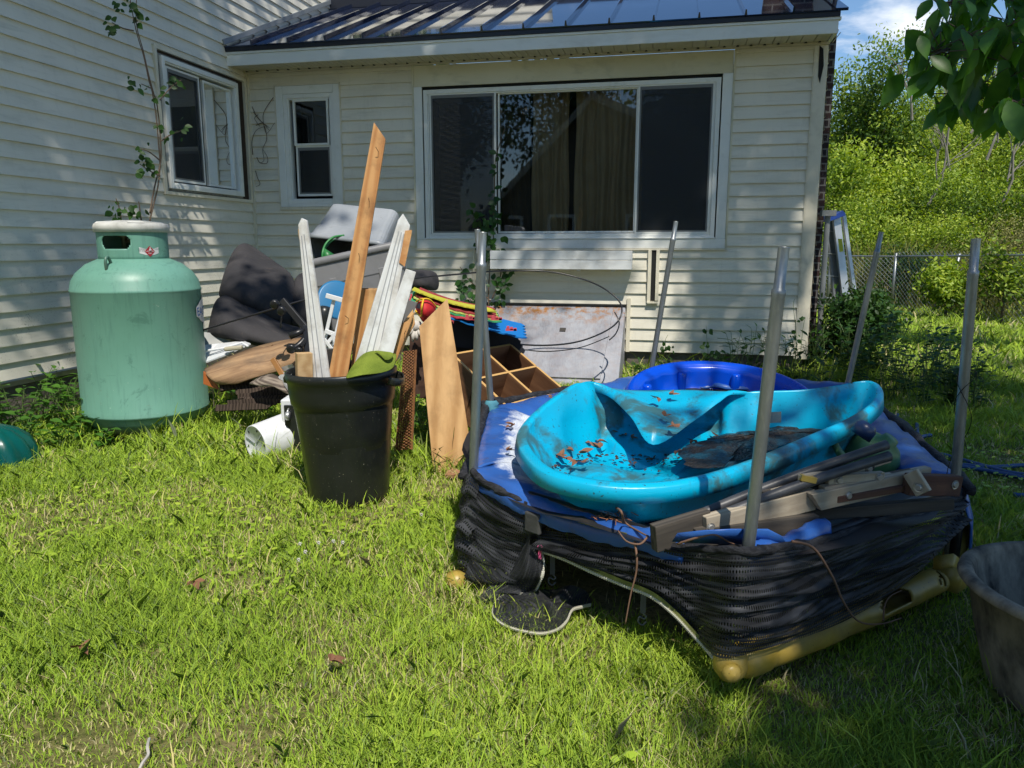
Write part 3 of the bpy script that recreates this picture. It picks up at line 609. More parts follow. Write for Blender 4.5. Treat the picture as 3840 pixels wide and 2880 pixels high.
# ------------------------------------------------------------------ trash can
TCN = V((-.855, 3.80, 0))
RCN = Matrix.Rotation(math.radians(-1.5), 3, 'Y')
CAN = thing('trash_can', 'black plastic trash can crammed with broken boards', 'trash can', TCN)
def canmod(a, r, z):
    if z < .05 or z > .52: return 1
    return 1+.018*max(-.35, min(.35, math.cos(a*6+.9)*1.5))
m = MB(); m.lathe([(0,.005),(.195,.005),(.205,.02),(.208,.05),(.238,.40),(.243,.47),(.249,.50),(.252,.515),(.262,.525),(.266,.56),(.270,.60),(.272,.64),(.276,.645),(.281,.66),(.281,.684),(.274,.69),(.270,.687),(.265,.655),(.24,.40),(.2,.03),(0,.025)], 120, TCN, RCN, canmod)
CB = m.build('can_body', m_black, CAN, smooth=True, origin=TCN)
m = MB()
for sg in (1, -1):
    hc = lambda dx, dy, dz: TCN+RCN@V((sg*(.268+dx), (-.05 if sg > 0 else .12)+dy, .655+dz))
    P = catmull([hc(-.01,-.105,-.005), hc(.035,-.085,-.02), hc(.052,0,-.03), hc(.035,.085,-.02), hc(-.01,.105,-.005)], 6)
    m = MB(); m.sheet([[p+UP*.016 for p in P], [p+V((sg*.006,0,.004)) for p in P], [p+V((sg*.004,0,-.016)) for p in P], [p+UP*-.022-V((sg*.012,0,0)) for p in P]]); m.build('handle', m_black, CAN, smooth=True, solid=.006)
m = MB(); m.box(TCN+V((.015,-.232,.488)), (.09,.02,.022), RCN); m.build('front_recess', m_black, CAN, bevel=.006)
# ------------------------------------------------------------------ flat pieces placed on a leaning plane
def slab(name, px, y, lean, th, mat, label, cat, group=None, along=None, yaw=0., bevel=.0015, parent=None, label_=None):
    """polygon on a plane through (0,y) at z=.6 that leans back by `lean`; th thickness away from viewer"""
    n = V((math.sin(yaw), -math.cos(yaw), lean)).normalized()
    u0 = sum(p[0] for p in px)/len(px); v0 = sum(p[1] for p in px)/len(px); pt = Y(u0, v0, y)
    P = [onplane(u, v, pt, n) for u, v in px]
    if along is None: along = P[1]-P[0]
    R = frame_of(along, n); m = MB(); m.prism(P, -n*th)
    c = sum(P, V((0,0,0)))/len(P); o = m.build(name, mat, parent, R=R, origin=c, bevel=bevel)
    return tag(o, label, cat, group), P, n
m_pine = woodmat('varnished_pine', (.62,.34,.14), (.46,.21,.075), 16, .45, (.07,1,1), .3, (.16,.08,.04), .55)
m_pine2 = woodmat('knotty_wood', (.66,.40,.17), (.42,.20,.07), 11, .5, (.12,1,1), .2, (.12,.05,.02), .5)
m_raw = woodmat('raw_wood', (.55,.38,.20), (.42,.26,.12), 20, .7, (.1,1,1), .3)
m_whitew = woodmat('white_moulding', (.74,.75,.74), (.66,.66,.64), 14, .45, (.04,1,1), .35, (.30,.26,.20), .6)
m_ply = woodmat('plywood_face', (.66,.41,.19), (.48,.27,.11), 7, .6, (.16,1,1), .25, (.22,.12,.05), .35, 1.5)
m_osb = weather('particle_board', (.52,.33,.15), (.36,.2,.08), .8, sc=60, bs=.4)
def nails(P0_, P1_, n, nrm, parent, cnt, wid=.02):
    for i in range(cnt):
        q = P0_.lerp(P1_, (i+.5)/cnt+rnd(-.05,.05)); m = MB(); e = q+V((rnd(-.03,.03), -.035, rnd(.03,.05)))
        e = q+(e-q)*.45; m.tube([q+nrm*.001, q+nrm*.018, e+nrm*.016], .0014, 5); m.build('nail', plain_nail, parent)
plain_nail = plain('dark_nail', (.03,.025,.02), .5, .6)
BG = 'broken boards standing in the trash can'
def board(name, a, b, wpx, y, lean, th, mat, label, tip=None, group=BG, yaw=0., nail=0):
    (u0, v0), (u1, v1) = a, b; L = math.hypot(u1-u0, v1-v0); dx, dy = (v1-v0)/L, -(u1-u0)/L
    w0, w1 = (wpx if isinstance(wpx, tuple) else (wpx, wpx)); w0 /= 2; w1 /= 2
    dx = abs(dx); dy = -(u1-u0)/L*(1 if (v1-v0) < 0 else -1)*-1
    ext = [(u0-w0, v0), (u1-w1, v1+(tip[0] if tip else 0))]
    if tip and len(tip) > 2: ext += [(u1-w1*.2, v1+tip[2])]
    ext += [(u1+w1, v1+(tip[1] if tip else 0)), (u0+w0, v0)]
    o, P, n = slab(name, ext, y, lean, th, mat, label, 'board', group, yaw=yaw)
    if nail: nails(P[1].lerp(P[0], .02)+(P[-1]-P[0])*.5, P[0].lerp(P[1], .15)+(P[-1]-P[0])*.5, 3, n, o, nail)
    return o, P, n
# bottoms run down inside the can (hidden by its wall)
board('broken_board', (1262,1440), (1424,480), (72,44), 3.82, .05, .02, m_pine, 'tallest orange varnished board with a pointed end standing in the can', tip=(-22,42), yaw=.1, nail=4)
mo, P, n = board('white_moulding', (1205,1440), (1133,858), (66,30), 3.76, .05, .016, m_whitew, 'thin white grooved moulding with a chipped top at the left of the can', tip=(-15,-32,-40), yaw=-.25)
for f_ in (.3, .62):
    m = MB(); a = P[0].lerp(P[-1], f_)+n*.001; b = P[1].lerp(P[-2], f_)+n*.001-(P[1]-P[0]).normalized()*.06; m.bar(a, b, .0035, .003, n); m.build('groove', plain('groove_shadow', (.3,.31,.33), .7), mo)
m = MB(); pp = [Y(1117,862,3.835), Y(1132,838,3.835), Y(1138,880,3.835), Y(1127,930,3.835)]; m.prism(pp, V((0,.012,0))); m.build('chipped_top', m_raw, mo)
board('wide_plank', (1368,1440), (1392,1085), (118,86), 3.90, .03, .02, m_pine2, 'wide knotty plank with a particle board top end in the middle of the can', yaw=.15, nail=3)
m = MB(); R_ = None
slab('particle_board_strip', [(1330,1140),(1349,1080),(1437,1081),(1420,1142)], 3.965, .03, .012, m_osb, 'short strip of particle board capping the wide plank', 'board', BG)
mo, P, n = board('white_moulding', (1368,1440), (1516,815), (120,44), 3.78, .06, .02, m_whitew, 'long white moulding with a splintered tip leaning to the right', tip=(10,30,-14), yaw=.3)
for f_ in (.28, .5, .72):
    m = MB(); a = P[0].lerp(P[-1], f_)+n*.001; b = P[1].lerp(P[-2], f_)+n*.001-(P[1]-P[0]).normalized()*.05; m.bar(a, b, .004, .004, n); m.build('groove', plain('groove_shadow', (.36,.37,.38), .7), mo)
m = MB(); pp = [onplane(u, v, P[0]+n*.006, n) for u, v in ((1520,865),(1545,862),(1543,880),(1518,1000),(1497,985))]; m.prism(pp, n*-.01); m.build('bare_wood_patch', m_pine, mo)
board('white_board', (1418,1408), (1541,1012), (66,38), 3.74, .08, .02, m_whitew, 'smooth white board with a square end at the right of the can', tip=(-4,8), yaw=.15)
board('broken_board', (1440,1400), (1533,1195), (56,50), 3.78, .05, .014, m_pine, 'short orange board broken off at the right rim of the can', tip=(20,-30,8), nail=2)
slab('broken_board', [(1478,1290),(1500,1225),(1548,1160),(1556,1215),(1530,1260),(1502,1330)], 3.93, .2, .012, m_pine2, 'jagged offcut of orange board leaning outward over the right rim', 'board', BG)
slab('dark_board', [(1500,1235),(1512,1160),(1535,1125),(1565,1135),(1530,1215),(1512,1260)], 4.0, .1, .012, plain('grey_board', (.14,.14,.14), .6), 'grey offcut with a white edge behind the right boards', 'board', BG)
# wood block at the left
m = MB(); c = Y(1139,1375,3.70); m.box(c+V((0,0,-.06)), (.075,.05,.26), Matrix.Rotation(.03,3,'Y')@Matrix.Rotation(.5,3,'Z')); tag(m.build('wood_block', m_raw, origin=c, bevel=.002), 'short cut block of pale wood at the left rim of the can', 'wood block', BG)
m = MB(); m.box(Y(1240,1395,3.96), (.17,.03,.25), Matrix.Rotation(-.05,3,'Y')); tag(m.build('plastic_sheet', weather('dusty_black', (.02,.02,.022), (.06,.055,.05), .5, bs=.3), bevel=.003), 'dusty black plastic panel between the boards in the can', 'panel')
# towel draped over the rim
t = NT('green_towelling'); co = t.coord(); n_ = t.noise(co, 150, 3, .8); n2 = t.noise(co, 8, 5)
m_towel = t.done(t.bsdf(t.mix(mask(t, n2, .35, .65), (.26,.33,.05), (.15,.21,.03)), .95, 0, .1, n_, 1., .01))
rows = []
tp = [((1285,1428,3.520),(1330,1412,3.500),(1380,1406,3.520),(1430,1402,3.560),(1478,1385,3.610)),
      ((1308,1390,3.580),(1345,1370,3.570),(1392,1362,3.580),(1440,1362,3.620),(1486,1352,3.670)),
      ((1335,1350,3.650),(1370,1335,3.640),(1405,1330,3.660),(1450,1335,3.680),(1490,1338,3.730)),
      ((1368,1320,3.720),(1395,1313,3.710),(1425,1314,3.720),(1460,1320,3.750),(1486,1322,3.780)),
      ((1385,1330,3.800),(1405,1320,3.780),(1430,1330,3.780),(1455,1340,3.800),(1480,1345,3.830))]
m = MB(); m.sheet([[Y(*q) for q in r] for r in tp]); tw = m.build('towel', m_towel, smooth=True, solid=.008, subdiv=2, label='crumpled lime green towel draped over the can rim', cat='towel')
m = MB(); m.sheet([[Y(*q) for q in r] for r in (((1392,1312,3.680),(1430,1316,3.670),(1482,1322,3.700)), ((1425,1328,3.635),(1445,1333,3.625),(1476,1331,3.650)), ((1440,1352,3.615),(1456,1352,3.610),(1470,1345,3.630)))]); m.build('folded_corner', m_towel, tw, smooth=True, solid=.008, subdiv=2)
# plywood offcut leaning in front of the cube shelf
o, P, n = slab('plywood_board', [(1624,1760),(1572,1224),(1678,1119),(1711,1318),(1764,1668),(1682,1790)], 4.28, .22, .014, m_ply, 'tall honey coloured plywood offcut with a pointed top leaning beside the can', 'board', yaw=.12, along=V((.05,.1,1)))
# dark laminate panel and wicker panel behind the can
slab('furniture_board', [(1536,1240),(1600,1225),(1660,1300),(1663,1500),(1535,1490)], 4.75, .12, .02, woodmat('dark_laminate', (.06,.032,.022), (.04,.02,.014), 9, .5, (.1,1,1), .2, (.16,.12,.1), .4), 'dark brown scuffed furniture panel behind the plywood', 'panel')
slab('furniture_board', [(1610,1480),(1655,1480),(1668,1760),(1640,1760)], 4.7, .05, .02, woodmat('old_dark_wood', (.04,.026,.02), (.02,.014,.01), 9, .8, (.1,1,1), .3), 'narrow dark rotten post standing under the brown panel', 'post')
WK = thing('wicker_panel', 'tall narrow brown wicker panel beside the trash can', 'wicker panel', Y(1518,1690,4.33))
m_wick = weather('wicker', (.30,.13,.045), (.16,.065,.025), .6, sc=40, bs=.3)
wa, wb, wc, wd = Y(1488,1690,4.36), Y(1541,1685,4.3), Y(1558,1312,4.36), Y(1520,1318,4.42)
def wp(u, v): return wa.lerp(wb, u).lerp(wd.lerp(wc, u), v)
m = MB()
for i in range(7): m.tube([wp(i/6, 0), wp(i/6, .5), wp(i/6, 1)], .0045, 6)
m.build('wicker_stakes', m_wick, WK, smooth=True)
m = MB(); wn_ = (wb-wa).cross(wd-wa).normalized()
for k in range(66):
    v = (k+.5)/66; m.tube([wp(i/24, v)+wn_*(.0065*math.cos(math.pi*(i/4+k))) for i in range(-1, 26)], .0042, 5)
m.build('wicker_weave', m_wick, WK, smooth=True)
m = MB(); m.tube([wp(-.05,0), wp(-.05,1), wp(1.05,1), wp(1.05,0)], .008, 6); m.build('wicker_edge', m_wick, WK)
# ------------------------------------------------------------------ white bucket lying down
m_wpl = weather('white_plastic', (.72,.74,.76), (.64,.66,.68), .35, sc=8, dirt=(.3,.27,.2), damt=.3, dsc=30)
bc = G(1015,1725); bd = V((.62,.74,.07)).normalized(); Rb = frame_of(bd, UP)@Matrix(((0,0,1),(0,1,0),(-1,0,0)))   # local z -> bd
bo = bc+V((0,0,.128)); Rz = bd.to_track_quat('Z', 'Y').to_matrix()
BKT = thing('plastic_bucket', 'white plastic bucket lying on its side in the grass', 'bucket', bc)
m = MB(); m.lathe([(0,.008),(.108,.008),(.112,0),(.117,.004),(.119,.02),(.138,.25),(.143,.252),(.143,.262),(.139,.264),(.143,.30),(.15,.302),(.15,.312),(.139,.312),(.112,.03),(0,.018)], 56, bo-bd*.1, Rz); m.build('bucket_body', m_wpl, BKT, smooth=True, origin=bo)
m = MB()
for a in (.3, 2.4, 4.5): m.bar(bo-bd*.0962+Rz@V((.01*math.cos(a),.01*math.sin(a),0)), bo-bd*.0962+Rz@V((.104*math.cos(a),.104*math.sin(a),0)), .008, .004, bd)
m.build('base_rib', plain('grey_rib', (.35,.38,.38), .5), BKT)
for a in (.8, 1.9, 3.1, 4.0, 5.4, 6.0): m = MB(); m.lathe([(0,0),(.008,.0)], 10, bo-bd*.0945+Rz@V((.09*math.cos(a),.09*math.sin(a),0)), Rz); m.build('drain_hole', m_dark, BKT)
# ------------------------------------------------------------------ white appliance behind the can
AP = thing('dehumidifier', 'white boxy appliance on its side with black castor base behind the can', 'appliance', G(1120,1640))
qa = [Y(1050,1495,4.55), Y(1130,1425,4.85), Y(1330,1420,4.85), Y(1330,1500,4.55)]
qb = [Y(1050,1640,4.55), Y(1050,1640,4.55), Y(1330,1640,4.55)]
m = MB(); zf = .1; a0_ = Y(1050,1500,4.5); top = a0_.z; x0 = a0_.x; 
m.hexa([V((x0,4.5,.0)),V((x0+.42,4.5,.0)),V((x0+.42,4.82,.0)),V((x0+.02,4.82,.0)),V((x0,4.5,top)),V((x0+.42,4.5,top)),V((x0+.42,4.82,top+.04)),V((x0+.06,4.82,top+.04))]); m.build('housing', m_wpl, AP, bevel=.008)
m = MB(); m.box((x0+.225,4.493,top/2-.005), (.40,.02,top-.05)); m.build('base_plate', m_black, AP, bevel=.004)
for cx in (.055, .34):
    m = MB(); m.lathe([(0,-.012),(.024,-.012),(.027,-.008),(.027,.008),(.024,.012),(0,.012)], 20, (x0+cx,4.46,top-.09), Matrix.Rotation(math.pi/2,3,'Y')); m.tube([(x0+cx,4.48,top-.05),(x0+cx,4.46,top-.06),(x0+cx,4.455,top-.09)], .006, 6); m.build('castor', m_alu, AP, smooth=True)
m = MB(); m.bar((x0+.1,4.477,top-.07), (x0+.38,4.477,top-.07), .01, .02); m.bar((x0+.1,4.477,top-.13), (x0+.38,4.477,top-.13), .01, .012); m.build('vent_bars', m_black2, AP)
# ------------------------------------------------------------------ cushions
t = NT('charcoal_upholstery'); co = t.coord(); n_ = t.noise(co, 3.2, 6, .6, .6); cc = t.mix(mask(t, t.noise(co, 2.4, 5), .35, .7), (.035,.034,.038), (.06,.056,.058)); cc = t.mix(t.math('MULTIPLY', mask(t, t.noise(co, 11, 8, .7), .58, .75), .45), cc, (.15,.12,.10))
m_cush = t.done(t.bsdf(cc, .8, 0, .3, n_, .5, .04))
def cushion(name, rows, label, th=.13, parent=None, cat='cushion'):
    m = MB(); f = [[Y(*q) for q in r] for r in rows]; nr, nc = len(f), len(f[0])
    cen = sum((p for r in f for p in r), V((0,0,0)))/(nr*nc); back = [[p+V((.02,th*(.35+.65*math.sin(math.pi*(i+.6)/(nr+.2))*math.sin(math.pi*(j+.6)/(nc+.2))),.0)) for j, p in enumerate(r)] for i, r in enumerate(f)]
    m.sheet(f); o_ = len(m.v); m.sheet([list(reversed(r)) for r in back])
    B = lambda i, j: i*nc+j; K = lambda i, j: o_+i*nc+(nc-1-j)
    for j in range(nc-1): m.f.append((B(0,j+1),B(0,j),K(0,j),K(0,j+1))); m.f.append((B(nr-1,j),B(nr-1,j+1),K(nr-1,j+1),K(nr-1,j)))
    for i in range(nr-1): m.f.append((B(i,0),B(i+1,0),K(i+1,0),K(i,0))); m.f.append((B(i+1,nc-1),B(i,nc-1),K(i,nc-1),K(i+1,nc-1)))
    return m.build(name, m_cush, parent, smooth=True, subdiv=3, label=label, cat=cat)
CU = cushion('seat_cushion', [((870,935,6.95),(885,912,7.0),(905,905,7.05),(935,925,7.1),(965,950,7.1)), ((835,1000,6.6),(880,985,6.55),(930,985,6.6),(985,1000,6.65),(1045,1002,6.75)), ((815,1060,6.4),(865,1060,6.3),(935,1060,6.25),(1010,1060,6.35),(1100,1040,6.5)), ((805,1100,6.35),(855,1110,6.2),(925,1130,6.15),(1010,1160,6.2),(1100,1200,6.35)), ((810,1120,6.4),(865,1140,6.3),(930,1175,6.25),(1010,1225,6.3),(1095,1240,6.4))], 'large dark charcoal cushion propped against the house corner', .28)
cushion('seat_cushion', [((800,1115,6.15),(830,1100,6.2),(900,1135,6.2),(1000,1215,6.2),(1120,1230,6.3)), ((775,1170,5.9),(830,1165,5.8),(910,1190,5.75),(1000,1240,5.8),(1130,1255,6.0)), ((762,1240,5.8),(830,1225,5.65),(910,1240,5.6),(1010,1275,5.65),(1150,1290,5.9)), ((750,1275,5.85),(830,1275,5.7),(910,1298,5.65),(1020,1320,5.7),(1160,1330,5.9))], 'lower charcoal cushion with a pinkish brown worn front', .35)
cushion('seat_cushion', [((1095,1020,6.7),(1160,1015,6.75),(1230,1018,6.8),(1270,1020,6.85)), ((1080,1100,6.5),(1150,1090,6.4),(1230,1095,6.45),(1290,1095,6.6)), ((1070,1180,6.4),(1150,1170,6.3),(1240,1175,6.35),(1300,1180,6.5)), ((1070,1230,6.4),(1150,1240,6.3),(1240,1245,6.35),(1300,1240,6.5))], 'charcoal cushion behind the boards, below the grey tote', .25)
cushion('sofa_arm', [((1530,1010,6.3),(1570,1010,6.25),(1610,1013,6.3),(1632,1025,6.4)), ((1530,1050,6.2),(1570,1050,6.1),(1615,1052,6.15),(1640,1060,6.3)), ((1530,1090,6.2),(1570,1090,6.15),(1610,1092,6.2),(1636,1095,6.3))], 'rounded charcoal bolster showing between the white boards and the ivy', .2, cat='bolster')
# ------------------------------------------------------------------ storage totes
m_tote = weather('grey_tote', (.20,.20,.205), (.17,.17,.175), .45, sc=3, bs=.1, dirt=(.1,.1,.09), damt=.3)
m_tote2 = weather('hazy_grey_tote', (.22,.24,.26), (.33,.35,.37), .38, sc=2.5, bs=.15, dirt=(.08,.08,.08), damt=.5, dsc=60, dlo=.62, dhi=.7)
def tote(name, c, R, size, mat, label, taper=.82):
    c = V(c); T = thing(name, label, 'storage tote', c); lx, ly, lz = size; m = MB(); rows = []
    def ring(sx, sy, z, r=.05):
        P = []
        for qx, qy, a in ((1,1,0),(-1,1,1),(-1,-1,2),(1,-1,3)):
            for k in range(5):
                an = (a+k/4)*math.pi/2; P.append(c+R@V((qx*(sx/2-r)+r*math.cos(an), qy*(sy/2-r)+r*math.sin(an), z)))
        return P
    rows = [ring(lx*taper*.9, ly*taper*.9, .0), ring(lx*taper, ly*taper, .01), ring(lx*.93, ly*.93, lz*.62), ring(lx*.955, ly*.955, lz*.64), ring(lx*.97, ly*.97, lz*.9), ring(lx*.97, ly*.97, lz*.92)]
    m.sheet(rows, close=True); m.f.append(tuple(range(19,-1,-1))); m.build('tub', mat, T, solid=.004, smooth=False, bevel=.003, origin=c)
    m = MB(); m.sheet([ring(lx*.97,ly*.97,lz*.9,.05), ring(lx*1.04,ly*1.04,lz*.92,.06), ring(lx*1.04,ly*1.04,lz*.97,.06), ring(lx*1.0,ly*1.0,lz,.06), ring(lx*.96,ly*.96,lz*.995,.05)], close=True); m.build('rim', mat, T, solid=.004, smooth=True, origin=c)
    for sg in (-1, 1):
        m = MB(); m.box(c+R@V((sg*lx*.25, -ly*.475, lz*.4)), (.05,.012,lz*.6), R); m.build('side_rib', mat, T, bevel=.004)
    return T
tote('storage_tote', Y(1385,1215,5.45)+V((0,.1,0)), Matrix.Rotation(-.22,3,'Y')@Matrix.Rotation(-.05,3,'X')@Matrix.Rotation(.12,3,'Z'), (.70,.46,.52), m_tote, 'solid grey storage tote standing upright behind the boards')
tote('storage_tote', Y(1375,850,5.85)+V((.02,.05,.0)), Matrix.Rotation(2.35,3,'X')@Matrix.Rotation(-.25,3,'Y')@Matrix.Rotation(.1,3,'Z'), (.60,.46,.40), m_tote2, 'hazy bluish grey tote tipped forward inside the upright one', .9)
GH = thing('green_basket', 'broken green plastic basket with a loop rim hanging off the tote', 'basket', Y(1240,960,5.4))
m_green = plain('green_plastic', (.03,.20,.05), .4)
m = MB(); lp = [(1290,883,5.5),(1250,890,5.45),(1222,915,5.4),(1210,950,5.35),(1213,985,5.35)]
m.tube(catmull([Y(*q) for q in lp+[(1222,992,5.38)]], 6), .009, 6); m.tube(catmull([Y(u+4,v+9,y+.03) for u, v, y in lp], 6), .004, 5); m.build('loop_rim', m_green, GH, smooth=True)
m = MB(); m.sheet([[Y(1215,930,5.36), Y(1240,945,5.37), Y(1274,968,5.4)], [Y(1213,955,5.35), Y(1235,970,5.36), Y(1262,972,5.38)], [Y(1218,985,5.36), Y(1228,990,5.36), Y(1236,982,5.37)]]); m.build('basket_side', m_green, GH, smooth=True, solid=.003)
# blue disc
m = MB(); m.lathe([(0,.0),(.11,.004),(.13,.015),(.135,.03),(.12,.035),(0,.02)], 40, Y(1262,1130,5.0), Matrix.Rotation(1.15,3,'X')@Matrix.Rotation(.5,3,'Y')); m.build('plastic_disc', plain('blue_plastic_disc', (.02,.16,.34), .4), smooth=True, label='round blue plastic seat behind the white folding frame', cat='toy seat')
# white folding lattice chair frame
m_wp = plain('white_frame_plastic', (.72,.73,.73), .4)
CHR = thing('folding_chair', 'collapsed white plastic folding chair frame behind the orange boards', 'folding chair', Y(1230,1330,4.7))
def fb(a, b, w=.022, y=4.7, y2=None, nm='frame_bar'): 
    m = MB(); m.bar(Y(*a,y), Y(*b,y2 or y), w, .014, V((0,-1,0))); m.build(nm, m_wp, CHR, bevel=.003)
fb((1222,1108),(1300,1130),.03); fb((1252,1125),(1205,1330),.022,4.72); fb((1290,1130),(1243,1320),.022,4.74); fb((1218,1240),(1270,1260),.028,4.69); fb((1190,1330),(1282,1225),.022,4.66); fb((1200,1335),(1300,1250),.02,4.68); fb((1215,1270),(1268,1340),.02,4.64); fb((1245,1250),(1275,1335),.02,4.62)
m = MB(); m.tube(catmull([Y(1222,1150,4.85), Y(1215,1200,4.83), Y(1225,1260,4.85), Y(1250,1300,4.9)], 4), [.03,.045,.05,.05,.05,.05,.05,.05,.05,.05,.045,.04,.03], 10); m.build('black_bag', m_black, smooth=True, label='glossy black bag stuffed behind the white chair frame', cat='bag')
# black music stand / bike arm with knobs
ST = thing('exercise_stand', 'black metal folding stand with round knobs left of the can', 'folding stand', Y(1150,1330,4.9))
m = MB(); m.bar(Y(1058,1125,4.95), Y(1155,1240,4.85), .045, .03, V((0,-1,0))); m.bar(Y(1150,1220,4.85), Y(1158,1330,4.8), .05, .035, V((0,-1,0))); m.build('arm', m_black2, ST, bevel=.006)
m = MB(); m.tube([Y(1085,1262,4.8), Y(1150,1235,4.85)], .022, 12); m.build('crossbar', m_black2, ST, smooth=True)
m = MB(); m.tube(catmull([Y(1150,1260,4.85), Y(1125,1290,4.8), Y(1095,1310,4.78)], 4), .02, 8); m.build('lower_link', m_black2, ST, smooth=True)
m = MB(); m.tube([Y(1060,1145,4.9), Y(1052,1230,4.9)], .005, 6); m.build('cable', m_black2, ST); m = MB(); m.tube([Y(1130,1300,4.78), Y(1195,1215,4.9)], .01, 6); m.build('rail', m_black2, ST)
for u, v, r in ((1030,1140,.028),(1056,1165,.028),(1093,1307,.03),(1122,1315,.026)):
    m = MB(); m.lathe([(0,-.02),(r*.8,-.02),(r,-.012),(r,.015),(r*.7,.02),(0,.02)], 20, Y(u,v,4.78), Matrix.Rotation(math.pi/2+.2,3,'X')); m.build('knob', m_black2, ST, smooth=True)
# ------------------------------------------------------------------ bent black tent pole: long rod, loop over the bulkhead
m_rod = plain('black_fibreglass', (.015,.015,.018), .3)
rodp = [Y(755,1240,5.3), Y(1060,1148,5.3), Y(1300,1085,5.4), Y(1500,1052,5.6), Y(1700,1030,6.3), Y(1880,1016,6.8), Y(2050,1018,6.9), Y(2180,1045,6.9), Y(2270,1085,6.9), Y(2325,1135,6.85), Y(2328,1185,6.8), Y(2290,1230,6.7), Y(2200,1272,6.55), Y(2100,1292,6.4), Y(1970,1293,6.3), Y(1800,1270,6.1)]
m = MB(); m.tube(catmull(rodp, 8), .0075, 8); m.build('tent_pole', m_rod, smooth=True, label='long bent black rod looping from the cushions across the cellar door', cat='tent pole')
m = MB(); m.tube(catmull([Y(2305,1170,6.75), Y(2322,1210,6.7), Y(2310,1250,6.6), Y(2285,1275,6.55)], 6), .006, 8); m.tube(catmull([Y(2284,1262,6.55), Y(2180,1302,6.4), Y(2060,1318,6.3), Y(1970,1312,6.25)], 6), .0045, 8); m.build('tent_pole', m_rod, smooth=True, label='second thinner black rod curving low over the cellar door', cat='tent pole')
# ------------------------------------------------------------------ splintered wood, white tote lid, orange board left of the can
t = NT('weathered_driftwood'); co = t.coord((.12,1,1)); n_ = t.noise(co, 16, 8, .65, .8); cc = t.mix(mask(t, n_, .35, .65), (.42,.27,.15), (.20,.12,.07)); cc = t.mix(t.math('MULTIPLY', mask(t, t.noise(t.coord(), 4, 6), .5, .65), .5), cc, (.10,.085,.07))
m_drift = t.done(t.bsdf(cc, .85, 0, .2, n_, .8, .01))
def shell(name, top, bot, mat, label, th, cat='broken board', bulge=.1, nmid=3):
    A = catmull([Y(*q) for q in top], 5); B = catmull([Y(*q) for q in bot], 5); nA = len(A); rows = []
    for k in range(nmid+2):
        f = k/(nmid+1); rows.append([A[i].lerp(B[min(len(B)-1, int(i/(nA-1)*(len(B)-1)+.5))], f)+V((0,-bulge*math.sin(math.pi*f),bulge*.3*math.sin(math.pi*f))) for i in range(nA)])
    m = MB(); m.sheet(rows); R = frame_of(B[-1]-B[0], V((0,-1,0)))
    return m.build(name, mat, smooth=True, solid=th, R=R, label=label, cat=cat)
shell('split_board', [(768,1385,5.15),(850,1345,5.2),(940,1310,5.25),(1030,1285,5.3),(1160,1262,5.2),(1215,1225,5.2)], [(815,1440,4.95),(880,1440,4.9),(950,1418,4.9),(1030,1395,4.95),(1120,1370,4.95),(1200,1330,5.0)], m_drift, 'wide curled tan board with split grain lying on the pile', .015, bulge=.07)
shell('split_board', [(935,1440,4.85),(975,1416,4.85),(1020,1405,4.88),(1060,1418,4.85)], [(985,1450,4.7),(1020,1448,4.68),(1050,1462,4.66),(1085,1480,4.66)], woodmat('grey_splinters', (.30,.25,.20), (.08,.06,.05), 30, .9, (.06,1,1), .9), 'grey splintered end of board curling up beside the can', .012, bulge=.05)
m_rot = woodmat('dark_rotten_wood', (.07,.05,.038), (.02,.014,.01), 30, .95, (.1,1,1), .9)
rsd = random.Random(4)
for k in range(7):
    u0, v0 = 800+rsd.uniform(0,110), 1452+k*13; L_ = rsd.uniform(150,260); w_ = rsd.uniform(9,20); sl_ = rsd.uniform(-34,14)
    slab('rotten_board', [(u0, v0+w_), (u0+rsd.uniform(-8,14), v0-w_), (u0+L_*.6, v0-w_+sl_*.5+rsd.uniform(-6,6)), (u0+L_, v0-w_*.5+sl_), (u0+L_-rsd.uniform(5,25), v0+w_+sl_)], 4.98-k*.035, rsd.uniform(.2,1.1), .02, m_rot, 'dark rotten board in the shaded heap under the curled board', 'board', 'rotten boards under the curled board')
for k in range(7):
    a = Y(960+rnd(-5,60), 1310-rnd(0,12), 5.22); m = MB(); m.bar(a, a+V((rnd(.06,.16), rnd(-.02,.02), rnd(.0,.05))), .012, .004); m.build('wood_splinter', m_drift, label='thin tan splinter sticking up from the curled board', cat='splinter', group='splinters on the curled board')
slab('orange_board', [(762,1392),(812,1440),(820,1462),(762,1440)], 4.98, .1, .02, plain('orange_paint', (.35,.10,.02), .5), 'burnt orange board edge poking out right of the tank', 'board')
TLID = thing('tote_lid', 'white plastic tote lid lying between the tank and the cushions', 'lid', Y(840,1310,5.4))  # a storage tote's lid, not a tray
m = MB(); m.sheet([[Y(730,1375,5.3), Y(850,1330,5.35), Y(940,1290,5.5)], [Y(730,1300,5.6), Y(820,1290,5.65), Y(915,1280,5.7)]]); m.build('lid_panel', m_wpl, TLID, solid=.01)
m = MB(); m.tube([Y(735,1322,5.4), Y(840,1305,5.45), Y(908,1285,5.5), Y(930,1300,5.45)], .01, 8); m.build('lid_rim', m_wpl, TLID, smooth=True)
m = MB(); m.box(Y(876,1306,5.35), (.13,.05,.03), Matrix.Rotation(-.1,3,'Y')); m.build('lid_handle', weather('yellowed_plastic', (.5,.46,.34), (.4,.37,.27), .5), TLID, bevel=.01)
slab('white_board', [(765,1245),(790,1248),(890,1290),(820,1298),(765,1300)], 5.75, .5, .01, plain('pale_grey_board', (.42,.43,.42), .6), 'pale grey sheet showing above the white lid', 'sheet')
m = MB(); 
for a, b in (((1022,1345),(1062,1410)),): m.bar(Y(*a,4.85), Y(*b,4.8), .035, .02, V((0,-1,0)))
